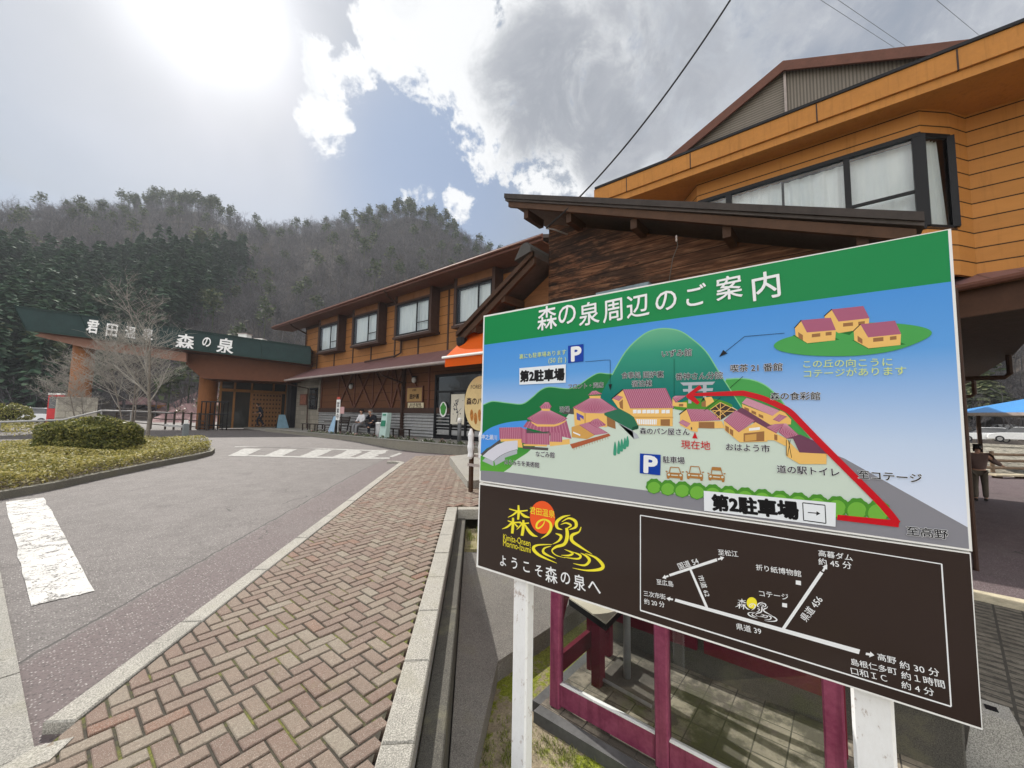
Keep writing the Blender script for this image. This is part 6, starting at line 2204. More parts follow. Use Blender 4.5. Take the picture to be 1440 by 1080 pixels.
# ---- cars
def car(name, label, c, heading, paint, L=4.2, Wd=1.68, Hh=1.5, group=None):
    r = thing(name, label, 'car', c, group)
    u = Vector((math.cos(heading), math.sin(heading), 0)); v = Vector((-u.y, u.x, 0)); c = Vector(c)
    def T_(x, y, z): return c + u * x + v * y + Vector((0, 0, z))
    prof = [(-L / 2, .35), (-L / 2 + .03, .80), (-L / 2 + .15, .92), (-L * .30, .98), (L * .20, .95), (L * .40, .86), (L / 2 - .05, .70), (L / 2, .45), (L / 2 - .05, .28), (-L / 2 + .05, .28)]
    b = MB()
    for ww, sc in ((Wd / 2, 1),):
        k = len(prof)
        rows = []
        for y, s_ in ((-ww, .93), (-ww * .93, 1), (ww * .93, 1), (ww, .93)):
            rows.append([T_(x * (1 if s_ == 1 else .985), y, .28 + (z - .28) * (1 if s_ == 1 else .94) + (0 if s_ == 1 else .02)) for x, z in prof])
        vs_ = [p_ for rw in rows for p_ in rw]
        fs_ = [tuple(range(k)), tuple(reversed(range(3 * k, 4 * k)))]
        for j in range(3):
            for i in range(k):
                fs_.append((j * k + (i + 1) % k, j * k + i, (j + 1) * k + i, (j + 1) * k + (i + 1) % k))
        b.add(vs_, fs_)
    b.build('body', paint, r)
    cab = [(-L * .44, .96), (-L * .36, Hh - .06), (-L * .28, Hh), (L * .02, Hh), (L * .10, Hh - .05), (L * .25, .94)]
    b = MB()
    ki = len(cab)
    a1 = [T_(x, -Wd * .45 if z < 1.2 else -Wd * .38, z) for x, z in cab]; a2 = [T_(x, Wd * .45 if z < 1.2 else Wd * .38, z) for x, z in cab]
    b.add(a1 + a2, [tuple(range(ki)), tuple(reversed(range(ki, 2 * ki)))] + [((i + 1) % ki, i, ki + i, ki + (i + 1) % ki) for i in range(ki)])
    b.build('cabin', M_GLASS_DK, r)
    b = MB(); b.add([T_(-L * .34, -Wd * .37, Hh - .02), T_(L * .06, -Wd * .37, Hh - .02), T_(L * .06, Wd * .37, Hh - .02), T_(-L * .34, Wd * .37, Hh - .02), T_(-L * .30, -Wd * .33, Hh + .02), T_(L * .02, -Wd * .33, Hh + .02), T_(L * .02, Wd * .33, Hh + .02), T_(-L * .30, Wd * .33, Hh + .02)], [(4, 5, 6, 7), (0, 1, 5, 4), (1, 2, 6, 5), (2, 3, 7, 6), (3, 0, 4, 7)]); b.build('roof', paint, r)
    for x in (-L * .30, L * .31):
        for y in (-1, 1):
            b = MB(); pa, pb2 = T_(x, y * (Wd / 2 - .19), .31), T_(x, y * (Wd / 2 + .01), .31); b.tube([pa, pb2], .31, 14); wl = b.build('wheel', M_BLACK, r)
            b = MB(); b.tube([T_(x, y * (Wd / 2 + .011), .31), T_(x, y * (Wd / 2 + .02), .31)], .19, 12); b.build('rim', M_STEEL, wl)
    for y in (-1, 1):
        b = MB(); b.add([T_(L / 2 - .02, y * Wd * .30, .62), T_(L / 2 - .02, y * Wd * .45, .62), T_(L / 2 - .09, y * Wd * .45, .74), T_(L / 2 - .09, y * Wd * .30, .74)], [(0, 1, 2, 3)]); b.build('headlight', M_STEEL, r)
    return r


P_WHITE = plain('car_white', (.75, .76, .77), .25, .6); P_SILV = plain('car_silver', (.42, .43, .44), .28, .6)
p = at(44, 596, 34); car('parked_car', 'white car parked beyond the railing left of the red vending machine', (p.x, p.y, p.z - .1), 2.6, P_WHITE, 3.5, 1.5, 1.45)

# ---- bath house with pink roofs beyond the canopy
bh = thing('bath_house', 'low bath house with pale pink tiled pyramid roofs seen under the canopy', 'building', at(250, 590, 55))
M_PINK = siding('pink_tile_roof', (.24, .15, .145), .5, 0, .12, .85, .15, .5, .7)
def rpoly(name, px_pts, m, zs):
    b = MB(); pts = [at(x, y, z) for (x, y), z in zip(px_pts, zs)]
    b.slab(pts, Vector((0, 0, -.15))); b.build(name, m, bh)
rpoly('roof', [(215, 578), (290, 545.5), (345, 540), (350, 580), (300, 600)], M_PINK, [50, 58, 62, 52, 46])
rpoly('roof', [(160, 567), (197, 557), (234, 568)], M_PINK, [50, 54, 50])
rpoly('roof', [(215, 588), (262, 567), (300, 570), (290, 600), (212, 600)], M_PINK, [42, 46, 48, 42, 40])
rpoly('roof', [(300, 556), (313, 546), (332, 556), (335, 570), (296, 570)], M_PINK, [52, 56, 56, 50, 50])
b = MB(); c0_, c1_ = at(160, 566, 52), at(232, 567, 52); b.slab([c0_, c1_, c1_ - Vector((0, 0, 3)), c0_ - Vector((0, 0, 3))], Vector((back.x, back.y, 0)) * .3); b.build('wall', M_OCHRE, bh)
b = MB(); c0_, c1_ = at(200, 580, 58), at(345, 575, 58); b.slab([c0_, c1_, c1_ - Vector((0, 0, 5)), c0_ - Vector((0, 0, 5))], Vector((back.x, back.y, 0)) * .3); b.build('wall', M_OCHRE, bh)
b = MB(); c0_, c1_ = at(304, 537, 60), at(332, 537, 60); b.slab([c0_, c1_, c1_ - Vector((0, 0, 2.2)), c0_ - Vector((0, 0, 2.2))], Vector((back.x, back.y, 0)) * .3); b.build('lantern_wall', M_REDBROWN, bh)
# dark planter / trellis box under the second column
p = at(300, 600, 27)
tr_ = thing('trellis_panel', 'dark lattice screen at the foot of the second column', 'screen', (p.x, p.y, p.z - .2))
b = MB(); zt = at(300, 565, 27).z
for k in range(7):
    b2 = MB(); x = -.9 + k * .3; q0 = p + ax_ * x; b2.bar((q0.x, q0.y, p.z - .3), (q0.x, q0.y, zt), .06, .06); b2.build('slat', M_BLACK, tr_)
for z in (p.z + .1, (p.z + zt) / 2, zt):
    b2 = MB(); q0, q1 = p - ax_ * .95, p + ax_ * .95; b2.bar((q0.x, q0.y - .05, z), (q1.x, q1.y - .05, z), .05, .08); b2.build('rail', M_BLACK, tr_)

# ================================================================ TERRACE THINGS
TF = TZ - .06     # floor level of the terrace
M_DKWOOD = mat('dark_bench_wood', (.035, .026, .022), .5, .3, 8)


def bench_at(name, label, x, y0, y1, group):
    r = thing(name, label, 'bench', (x, (y0 + y1) / 2, TF), group)
    b = MB()
    for k in range(3):
        b.bbox(x - .2 + k * .14, x - .08 + k * .14, y0, y1, TF + .40, TF + .44, .006)
    b.build('seat', M_DKWOOD, r)
    for y in (y0 + .12, (y0 + y1) / 2, y1 - .12):
        for dx in (-.16, .16):
            b = MB(); b.box(x + dx - .025, x + dx + .025, y - .025, y + .025, TF, TF + .40); b.build('leg', M_DKWOOD, r)
    return r


bench_at('terrace_bench', 'low backless dark bench right of the pale green ticket stand', 11.2, 15.6, 17.5, 'dark benches along the terrace')
bench_at('terrace_bench', 'low backless dark bench in front of the stone faced wall', 11.3, 24.6, 26.9, 'dark benches along the terrace')


def backed_bench(label, x, y0, y1):
    r = thing('terrace_bench', label, 'bench', (x, (y0 + y1) / 2, TF), 'dark benches along the terrace')
    b = MB(); b.bbox(x - .22, x + .22, y0, y1, TF + .40, TF + .45, .01); b.build('seat', M_DKWOOD, r)
    b = MB()
    for k in range(3):
        b.slab([(x + .24 + k * .03, y0, TF + .55 + k * .13), (x + .24 + k * .03, y1, TF + .55 + k * .13), (x + .265 + k * .03, y1, TF + .65 + k * .13), (x + .265 + k * .03, y0, TF + .65 + k * .13)], (.02, 0, 0))
    b.build('backrest', M_DKWOOD, r)
    for y in (y0 + .1, y1 - .1):
        b = MB(); b.box(x - .2, x - .15, y - .03, y + .03, TF, TF + .4); b.build('leg', M_DKWOOD, r)
        b = MB(); b.bar((x + .18, y, TF), (x + .33, y, TF + .95), .05); b.build('leg', M_DKWOOD, r)
        b = MB(); b.bbox(x - .22, x + .26, y - .03, y + .03, TF + .62, TF + .66, .006); b.build('armrest', M_DKWOOD, r)


backed_bench('dark backed bench with the two seated people on it', 11.2, 18.0, 20.6)
backed_bench('dark backed bench left of the seated people, behind the white banner', 11.2, 21.5, 23.6)

# ticket stand, bin, banner, folded board
p = Vector((10.6, 16.55, TF))
ts = thing('ticket_stand', 'pale green upright display stand beside a grey bin on the terrace', 'stand', p)
M_PGREEN = mat('pale_green_panel', (.42, .56, .52), .5, .08, 3)
b = MB(); b.slab([(p.x - .16, p.y - .26, TF), (p.x - .16, p.y + .26, TF), (p.x - .05, p.y + .22, TF + 1.18), (p.x - .05, p.y - .22, TF + 1.18)], (.22, 0, 0)); b.build('body', M_PGREEN, ts)
b = MB(); b.slab([(p.x - .15, p.y - .17, TF + .55), (p.x - .15, p.y + .17, TF + .55), (p.x - .115, p.y + .16, TF + .82), (p.x - .115, p.y - .16, TF + .82)], (.02, 0, 0)); b.slab([(p.x - .10, p.y - .12, TF + 1.05), (p.x - .10, p.y + .12, TF + 1.05), (p.x - .085, p.y + .12, TF + 1.12), (p.x - .085, p.y - .12, TF + 1.12)], (.02, 0, 0)); b.build('notice', plain('green_notice', (.03, .20, .12), .5), ts)
p = Vector((10.65, 17.1, TF))
bn = thing('litter_bin', 'plain grey litter bin left of the pale green stand', 'bin', p)
b = MB(); b.lathe(p, [(.17, 0), (.19, .05), (.19, .66)], 16); b.build('body', M_STEEL, bn, smooth=True)
b = MB(); b.lathe(p + Vector((0, 0, .66)), [(.2, 0), (.2, .04), (.13, .07)], 16); b.build('rim', M_WHITE, bn)
p = Vector((10.55, 20.95, TF))
bnr = thing('notice_post', 'grey post carrying a tall narrow white notice on the terrace', 'sign', p)
b = MB(); b.tube([p, p + Vector((0, 0, 1.9))], .045, 10); b.build('post', M_STEEL, bnr)
b = MB(); b.slab([(p.x - .06, p.y - .20, TF + .75), (p.x - .06, p.y + .20, TF + .75), (p.x - .06, p.y + .20, TF + 1.85), (p.x - .06, p.y - .20, TF + 1.85)], (.02, 0, 0)); brd = b.build('board', M_WHITE, bnr)
b = MB()
V, Fq = text_mesh('営業中', .02)
for i, ch in enumerate('営業中'):
    V, Fq = text_mesh(ch, .02); k = .26 / (V[:, 0].max() - V[:, 0].min())
    b.add([(p.x - .063, p.y + .13 - (x - V[:, 0].min()) * k, TF + 1.48 - i * .32 + y * k) for x, y in V], Fq)
b.build('lettering', plain('ink_black', (.03, .03, .035), .6), brd)
b = MB(); b.slab([(p.x - .065, p.y - .20, TF + 1.87), (p.x - .065, p.y + .20, TF + 1.87), (p.x - .065, p.y + .12, TF + 2.0), (p.x - .065, p.y - .12, TF + 2.0)], (.02, 0, 0)); b.build('crest', plain('banner_red', (.45, .08, .06), .6), bnr)
p = Vector((10.7, 21.9, TF))
fb = thing('sandwich_board', 'pale blue folding board leaning beside the white notice post', 'sign', p)
b = MB(); b.slab([(p.x - .1, p.y - .35, TF), (p.x - .1, p.y + .35, TF), (p.x + .1, p.y + .12, TF + .95), (p.x + .1, p.y - .12, TF + .95)], (.03, 0, 0)); b.build('panel', mat('pale_blue', (.30, .45, .60), .6, .15, 5), fb)
b = MB(); b.slab([(p.x + .32, p.y - .35, TF), (p.x + .32, p.y + .35, TF), (p.x + .14, p.y + .12, TF + .95), (p.x + .14, p.y - .12, TF + .95)], (.02, 0, 0)); b.build('rear_leg', M_DKWOOD, fb)
p = Vector((11.6, 31.0, TF - .1))
fb = thing('folding_board', 'small blue folding board by the dark entrance pillar', 'sign', p)
b = MB(); b.slab([(p.x - .45, p.y, TF), (p.x + .35, p.y, TF), (p.x + .12, p.y + .2, TF + .95), (p.x - .3, p.y + .2, TF + .95)], (0, .03, 0)); b.build('panel', mat('pale_blue_b', (.22, .36, .46), .6, .15, 5), fb)
b = MB(); b.slab([(p.x - .4, p.y + .45, TF), (p.x + .3, p.y + .45, TF), (p.x + .1, p.y + .24, TF + .95), (p.x - .28, p.y + .24, TF + .95)], (0, .02, 0)); b.build('rear_leg', M_DKWOOD, fb)
# bollard with white cap by the restaurant door
p = Vector((10.3, 11.15, TF))
bl2 = thing('terrace_bollard', 'dark grey round post with white cap near the restaurant door', 'bollard', p)
b = MB(); b.tube([p, p + Vector((0, 0, .82))], .075, 14); b.build('post', mat('bollard_grey', (.11, .115, .12), .5, .15, 5), bl2, smooth=True)
b = MB(); b.lathe(p + Vector((0, 0, .82)), [(.078, 0), (.078, .15), (.06, .19), (.02, .21)], 14); b.build('cap', M_WHITE, bl2, smooth=True)

# flowers along the terrace edge, in clumps
M_FLOW = [foliage_mat('winter_leaf', [(.2, (.03, .05, .02)), (.8, (.13, .16, .06))], .6), plain('petal_white', (.75, .73, .66), .7), plain('petal_pink', (.55, .25, .28), .7), plain('pebble', (.40, .37, .32), .8)]
for i in range(26):
    y = 10.4 + i * .52 + random.uniform(-.1, .1); x = 10.12 + random.uniform(-.06, .1)
    b = MB()
    def ff():
        th = random.uniform(0, 6.28); r = random.uniform(0, .22); return Vector((x + .7 * r * math.cos(th), y + r * math.sin(th), TF + .04 + .16 * (1 - r / .24) * random.random())), Vector((0, 0, 1))
    leaf_cloud(b, ff, 60, .05, 0); leaf_cloud(b, lambda: (ff()[0] + Vector((0, 0, .05)), Vector((0, 0, 1))), 9 + i % 7, .035, 1 if i % 3 else 2); leaf_cloud(b, ff, 6, .03, 3)
    tag(b.build('flower_clump', M_FLOW), 'small flowering clump along the edge of the terrace wall', 'plant', 'flower clumps along the terrace edge', 'thing')

# wall signs of the inn
sg = thing('restaurant_sign', 'framed wooden restaurant sign with dark brush lettering on the brown wall', 'sign', (XF, 16.85, 2.6))
y0, y1, z0, z1 = 16.25, 17.5, 2.32, 3.02
b = MB(); b.box(XF - .09, XF - .055, y0, y1, z0, z1); brd = b.build('board', mat('gold_board', (.36, .22, .09), .55, .15, 4), sg)
b = MB()
for a in ((y0 - .07, y1 + .07, z1, z1 + .08), (y0 - .07, y1 + .07, z0 - .06, z0), (y0 - .07, y0, z0, z1), (y1, y1 + .07, z0, z1)):
    b.box(XF - .10, XF - .05, *a)
b.build('frame', M_REDBROWN, sg)
b = MB()
def wtext(b, body, y_left, zmid, width, x, weight=.02):
    V, Fq = text_mesh(body, 0); k = width / (V[:, 0].max() - V[:, 0].min()); zm = (V[:, 1].max() + V[:, 1].min()) / 2
    for i in range(5 if weight else 1):
        du, dv = (weight * math.cos(i * 1.57), weight * math.sin(i * 1.57)) if i else (0, 0)
        b.add([(x - .0006 * i, y_left - (px_ - V[:, 0].min() + du) * k, zmid + (py_ - zm + dv) * k) for px_, py_ in V], Fq)
wtext(b, '囲炉裏', 17.25, 2.58, .78, XF - .093, .03); wtext(b, '食事処', 17.05, 2.90, .34, XF - .093, .01); b.build('lettering', plain('ink_brown', (.035, .02, .012), .6), brd)
nt = thing('opening_notice', 'cream notice board with dark writing below the wooden restaurant sign', 'sign', (XF, 16.75, 2.1))
b = MB(); b.box(XF - .09, XF - .06, 16.1, 17.4, 1.98, 2.26); brd = b.build('board', mat('cream_board', (.62, .55, .38), .6, .08, 4), nt)
b = MB(); wtext(b, '森の泉 囲炉裏', 17.2, 2.17, .9, XF - .093, .02); wtext(b, '昼 11:00 - 夜 8:00', 17.3, 2.05, 1.05, XF - .093, .01); b.build('lettering', plain('ink_brown2', (.04, .025, .015), .6), brd)
for k, (y, z) in enumerate(((23.1, 3.3), (16.8, 3.42))):
    lm = thing('wall_lantern', ('round wall lantern above the wooden restaurant sign', 'round wall lantern above the seated people')[1 - k], 'lantern', (XF, y, z), 'wall lanterns of the inn')
    b = MB(); b.lathe((XF - .2, y, z - .16), [(.03, 0), (.10, .05), (.12, .16), (.10, .26), (.05, .30)], 14); b.build('globe', plain('lamp_glass', (.5, .5, .48), .2), lm, smooth=True)
    b = MB(); b.bar((XF - .2, y, z + .12), (XF - .03, y, z + .2), .03); b.lathe((XF - .2, y, z + .12), [(.13, 0), (.06, .08)], 12); b.build('bracket', M_BLACK, lm)
pl_ = thing('framed_plaque', 'small brown framed plaque on the stone faced wall', 'plaque', (XF, 29.9, 2.6))
b = MB(); b.box(XF - .12, XF - .07, 29.4, 30.5, 2.2, 3.0); b.build('frame', M_REDBROWN, pl_)
b = MB(); b.box(XF - .125, XF - .12, 29.48, 30.42, 2.28, 2.92); b.build('picture', mat('plaque_print', (.22, .09, .06), .6, .5, 6), pl_)
# posters on the restaurant door
ps = thing('door_poster', 'round green poster on the dark restaurant door', 'poster', (XF - .1, 14.6, 1.9))
b = MB(); zc1 = 1.92
pts = [(XF - .13, 14.55 + .26 * math.cos(t), zc1 + .36 * math.sin(t)) for t in [2 * PI * i / 24 for i in range(24)]]
b.slab(list(reversed(pts)), (.006, 0, 0)); b.build('sheet', M_WHITE, ps)
b = MB(); pts = [(XF - .132, 14.55 + .2 * math.cos(t) * (1 + .12 * math.sin(5 * t)), zc1 + .02 + .27 * math.sin(t) * (1 + .1 * math.cos(4 * t))) for t in [2 * PI * i / 40 for i in range(40)]]
b.poly(list(reversed(pts))); b.build('green_picture', mat('poster_green', (.06, .28, .05), .6, .4, 14), ps)
ps = thing('door_poster', 'tall cream poster with ink blossom branch on the dark restaurant door', 'poster', (XF - .1, 13.55, 1.9))
b = MB(); b.box(XF - .135, XF - .128, 13.1, 14.0, 1.25, 2.62); b.build('sheet', mat('paper', (.66, .62, .52), .7, .05, 3), ps)
b = MB()
def ink(p0, p1, w): b.bar((XF - .137, p0[0], p0[1]), (XF - .137, p1[0], p1[1]), .002, w, (0, 0, 1))
for s in (((13.6, 1.35), (13.5, 1.7), .04), ((13.5, 1.7), (13.65, 2.1), .035), ((13.65, 2.1), (13.45, 2.4), .03), ((13.5, 1.75), (13.3, 1.95), .02), ((13.62, 2.05), (13.8, 2.2), .02)):
    pass
for (ya, za, yb, zb, w_) in ((13.62, 1.35, 13.5, 1.72, .04), (13.5, 1.72, 13.64, 2.1, .035), (13.64, 2.1, 13.46, 2.42, .03), (13.52, 1.78, 13.3, 1.98, .02), (13.62, 2.05, 13.82, 2.22, .02)):
    n_ = Vector((0, -(zb - za), yb - ya)).normalized() * w_ / 2
    b.poly([(XF - .137, ya - n_.y, za - n_.z), (XF - .137, ya + n_.y, za + n_.z), (XF - .137, yb + n_.y, zb + n_.z), (XF - .137, yb - n_.y, zb - n_.z)])
for i in range(16):
    cy_, cz_ = random.uniform(13.2, 13.9), random.uniform(1.5, 2.5); r_ = random.uniform(.02, .05)
    b.poly([(XF - .138, cy_ + r_ * math.cos(t), cz_ + r_ * math.sin(t)) for t in [6.283 * k / 8 for k in range(8)]])
b.build('ink_drawing', plain('ink_grey', (.08, .08, .09), .7), ps)
ps = thing('pink_notice', 'small pink notice on a dark stand left of the white notice post', 'sign', (11.6, 22.7, TF))
b = MB(); b.box(11.55, 11.58, 22.35, 23.0, TF + 1.1, TF + 1.5); b.build('sheet', plain('pink_paper', (.62, .38, .38), .7), ps)
b = MB(); b.tube([(11.6, 22.68, TF), (11.6, 22.68, TF + 1.1)], .025, 8); b.build('leg', M_BLACK, ps)

# orange awning of the bread shop
aw = thing('orange_awning', 'bright orange folding awning above the bread shop front', 'awning', (5.4, 5.8, 2.9))
M_AWN = foliage_mat('orange_canvas', [(.2, (.80, .15, .012)), (.8, (.88, .19, .02))], .8, trans=.5)
def AW(px, py, X): return onX(px, py, X)
a_t0, a_t1 = Vector((5.5, 5.5, 3.42)), Vector((5.5, 2.4, 3.42))
A0 = onX(626, 503, 4.85); A0b = onX(626, 514, 4.85)
f0 = Vector((4.85, A0.y, A0.z)); f1 = Vector((4.85, 2.4, A0.z))
b = MB(); b.slab([a_t0, a_t1, f1, f0], (0, 0, .012)); vz = Vector((0, 0, A0.z - A0b.z + .03))
b.slab([f0, f1, f1 - vz, f0 - vz], (.008, 0, 0)); b.build('canvas', M_AWN, aw)
b = MB(); b.tube([f0 + Vector((-.02, .05, 0)), f1 + Vector((-.02, 0, 0))], .025, 8); b.build('front_bar', M_WHITE, aw)
for y in (5.4, 3.4):
    b = MB(); b.tube([(5.48, y, 2.75), (5.2, y + .35, 2.72), (4.88, y, f0.z - .02)], .022, 8); b.build('folding_arm', M_STEEL, aw)
b = MB(); b.bbox(5.44, 5.56, 2.4, 5.45, 3.42, 3.54, .02); b.build('cassette', M_STEEL, aw)

# bread shop stand: oval board over a rail with white bags
base = gp(660, 692, 0)
X5 = base.x
bs_ = thing('bread_sign', 'oval cream bakery sign with bread pictures on a dark stand before the shop', 'sign', base)
b = MB()
zb = gnd(base.x, base.y)
ovc = onX(675, 567, X5 - .03)
ry_, rz_ = .30, 0.5 * abs(onX(675, 522, X5).z - onX(675, 597, X5).z)
ry_ = abs(onX(655, 562, X5).y - ovc.y)
pts = [(X5 - .03, ovc.y - ry_ * math.cos(t), ovc.z + rz_ * 1.02 * math.sin(t)) for t in [2 * PI * i / 36 for i in range(36)]]
b.slab(pts, (.03, 0, 0)); brd = b.build('oval_board', mat('cream_paint', (.66, .52, .26), .5, .12, 4), bs_)
b = MB()
V = None
wtext(b, '森のパン屋', ovc.y + ry_ * .86, ovc.z + rz_ * .08, ry_ * 1.7, X5 - .033, .03)
wtext(b, 'FOREST', ovc.y + ry_ * .6, ovc.z + rz_ * .62, ry_ * .85, X5 - .033, .0)
b.build('lettering', plain('sign_ink', (.05, .03, .03), .6), brd)
b = MB()
for i in range(5):
    cy_ = ovc.y + ry_ * (.5 - .25 * i); cz_ = ovc.z - rz_ * (.45 + .12 * (i % 2)); 
    b.poly([(X5 - .034, cy_ + ry_ * .11 * math.cos(t), cz_ + rz_ * .22 * math.sin(t) + .05 * math.cos(t) * ry_) for t in [6.283 * k / 14 for k in range(14)]])
b.build('bread_pictures', mat('crust', (.42, .17, .04), .6, .5, 20), brd)
zr1 = onX(660, 640, X5).z
for yy in (base.y, base.y - .62):
    b = MB(); b.bbox(X5 - .0, X5 + .07, yy - .035, yy + .035, zb - .1, ovc.z + rz_ * .3, .006); b.build('post', M_BEAM, bs_)
for z in (zr1, zr1 - .18):
    b = MB(); b.box(X5 - .02, X5 + .0, base.y - .66, base.y + .05, z - .025, z + .025); b.build('rail', M_GUTTER, bs_)
for k, dy in enumerate((-.10, -.38)):
    b = MB()
    z1_, z0_ = ovc.z - rz_ * .95, zr1 - .06
    b.lathe((X5 - .09, base.y + dy, z0_), [(.02, 0), (.055, .05), (.05, .12), (.065, .22), (.05, (z1_ - z0_) * .6), (.06, (z1_ - z0_) * .8), (.02, z1_ - z0_)], 10)
    tag(b.build('umbrella_bag', mat('white_plastic', (.72, .73, .75), .35, .08, 12)), ('rolled white plastic bag on the left of the bakery stand', 'rolled white plastic bag on the right of the bakery stand')[k], 'bag', 'white plastic bags hanging on the bakery stand', 'thing')
# ramp wedge and low parapet by the shop
b = MB()
r0, r1, r2 = gp(632, 653), gp(657, 686), gp(700, 700)
zz = .22
b.slab([Vector((r0.x, r0.y, gnd(r0.x, r0.y) + .0)) + Vector((0, 0, zz)), Vector((r1.x, r1.y, gnd(r1.x, r1.y) + zz * .6)), Vector((7.6, 4.2, .35 + zz)), Vector((8.6, 8.0, .4 + zz))], (0, 0, -.5)); struct(b.build('shop_ramp', M_CONC))
b = MB(); b.box(5.6, 5.75, 3.6, 5.0, -.1, .55); tag(b.build('shop_parapet', mat('parapet_white', (.55, .54, .50), .7, .15, 3, streaks=.4)), 'low off white parapet beside the bread shop entrance', 'wall', None, 'thing')
# tin hood below the eave of the shop
b = MB(); p0, p1 = onX(838, 412, 5.35), onX(912, 396, 5.35); b.slab([p0, p1, p1 + Vector((0, 0, -.08)), p0 + Vector((0, 0, -.10))], (.14, 0, 0)); tag(b.build('tin_hood', mat('blue_grey_tin', (.18, .24, .27), .5, .3, 9)), 'small blue grey tin hood on the timber wall just above the sign', 'hood', None, 'thing')

# ================================================================ OVERHEAD CABLE AND WIRES
b = MB()
w0, w1 = onX(768, 321, 5.02), at(1046, -30, 5.2)
pts = []
for i in range(25):
    t = i / 24; p = w0.lerp(w1, t); p.z -= .55 * 4 * t * (1 - t) * .5; pts.append(p)
b.tube(pts, .012, 6)
tag(b.build('service_cable', plain('cable_black', (.02, .02, .022), .5)), 'dark cable sagging from the timber shop eave up into the sky', 'cable', None, 'thing')
bkt = MB(); bkt.tube([w0 + Vector((0, 0, .0)), w0 + Vector((.15, -.05, .02)), w0 + Vector((.5, -.1, .05))], .012, 6)
tag(bkt.build('cable_bracket', M_STEEL), 'short bracket where the cable meets the shop eave', 'bracket', None, 'thing')
for (xa, ya, xb, yb, lab) in ((1145, -6, 1250, 62, 'thin high wire, leftmost of those above the gable'), (1170, -6, 1275, 66, 'thin high wire in the middle above the gable'), (1310, -6, 1375, 48, 'thin high wire, rightmost of those above the gable')):
    p, q = at(xa, ya, 22), at(xb, yb, 30); d = q - p
    b = MB(); b.tube([p - d * .6, p, q, q + d * 1.5], .012, 5); tag(b.build('power_wire', plain('wire_grey', (.12, .12, .13), .5)), lab, 'wire', 'thin wires above the gable', 'thing')
b = MB(); p = onX(951, 331, 5.06); p2 = onX(941, 395, 5.3)
b.tube([p, p + Vector((.05, 0, -.12)), (p + p2) / 2, p2], .006, 5); tag(b.build('hanging_cord', plain('cord_grey', (.10, .09, .08), .6)), 'thin cord hanging down the timber wall from the eave', 'cord', None, 'thing')
b = MB(); b.lathe(p + Vector((0, 0, -.16)), [(.008, .08), (.013, .10), (.008, .12), (.013, .14), (.008, .16)], 8); tag(b.build('insulator', M_GUTTER), 'small pale insulator under the shop eave', 'insulator', None, 'thing')

# ================================================================ RIGHT SIDE: yard, gazebo, cars, cedar
def slabz(name, pxs, z, m, th=.3):
    b = MB(); pts = [onZ(x, y, z) for x, y in pxs]
    if (pts[1] - pts[0]).cross(pts[2] - pts[0]).z < 0: pts.reverse()
    b.slab(pts, (0, 0, -th)); return struct(b.build(name, m))
def rib_mat():
    m, N, bs, pos = new_mat('ribbed_paver')
    ang = math.radians(8)
    r_ = N.n('ShaderNodeVectorRotate', rotation_type='Z_AXIS'); N.put(r_, 'Vector', pos); r_.inputs['Angle'].default_value = ang
    s = N.n('ShaderNodeSeparateXYZ'); N.t.links.new(r_.outputs[0], s.inputs[0])
    nz = N.noise(pos, 9, 5, .7); n2_ = N.noise(scaled(N, r_.outputs[0], (7, 1, 1)), 9, 4, .6)
    rib = N.math('FRACT', N.math('MULTIPLY', N.math('ADD', s.outputs[0], N.math('MULTIPLY', N.math('SUBTRACT', nz, .5), .05)), 7.5))
    ribm = N.math('MULTIPLY', N.math('LESS_THAN', rib, .5), N.math('GREATER_THAN', n2_, .46))
    jy = N.math('LESS_THAN', N.math('FRACT', N.math('DIVIDE', s.outputs[1], .24)), .09)
    gro = N.math('MAXIMUM', ribm, jy)
    c = N.mix(N.maprange(nz, .3, .7), (.09, .08, .065), (.21, .19, .155))
    N.t.links.new(N.mix(N.math('MULTIPLY', gro, .85), c, (.035, .033, .028)), bs.inputs['Base Color']); bs.inputs['Roughness'].default_value = .85
    bump(N, bs, N.math('SUBTRACT', N.math('MULTIPLY', nz, .4), gro), .7, .02)
    return m
slabz('ribbed_path', [(1300, 700), (1300, 1120), (1560, 1120), (1560, 860), (1440, 845), (1300, 818)], YARD_Z + .03, rib_mat())
slabz('pale_strip_path', [(1300, 815), (1440, 843), (1560, 862), (1560, 880), (1440, 858), (1300, 826)], YARD_Z + .045, mat('pale_strip', (.50, .45, .33), .85, .3, 8))
slabz('purple_pavement', [(1230, 640), (1300, 822), (1440, 846), (1620, 870), (1620, 660), (1400, 640)], YARD_Z + .04, asphalt_mat('purple_asphalt', (.10, .075, .08), (.17, .128, .136), None))
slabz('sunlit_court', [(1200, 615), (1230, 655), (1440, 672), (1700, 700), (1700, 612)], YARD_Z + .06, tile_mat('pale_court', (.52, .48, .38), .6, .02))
# concrete footing block
q = onZ(1400, 1078, YARD_Z + .03)
cbk = thing('concrete_block', 'squat tapered concrete footing block at the lower right by the ribbed path', 'block', (q.x, q.y, YARD_Z))
b = MB()
o = [(-.16, -.16), (.16, -.16), (.16, .16), (-.16, .16)]
rows = [(1.05, 0), (1.02, .08), (.66, .36), (.62, .38)]
vs = [(q.x + x * k, q.y + y * k, YARD_Z + .03 + z) for k, z in rows for x, y in o]
b.add(vs, [(r * 4 + i, r * 4 + (i + 1) % 4, r * 4 + 4 + (i + 1) % 4, r * 4 + 4 + i) for r in range(3) for i in range(4)] + [(12, 13, 14, 15)]); b.build('body', granite('block_concrete', (.34, .33, .30), .3), cbk)
b = MB(); b.box(q.x - .03, q.x + .03, q.y - .03, q.y + .03, YARD_Z + .40, YARD_Z + .415); b.build('socket', M_BLACK, cbk)

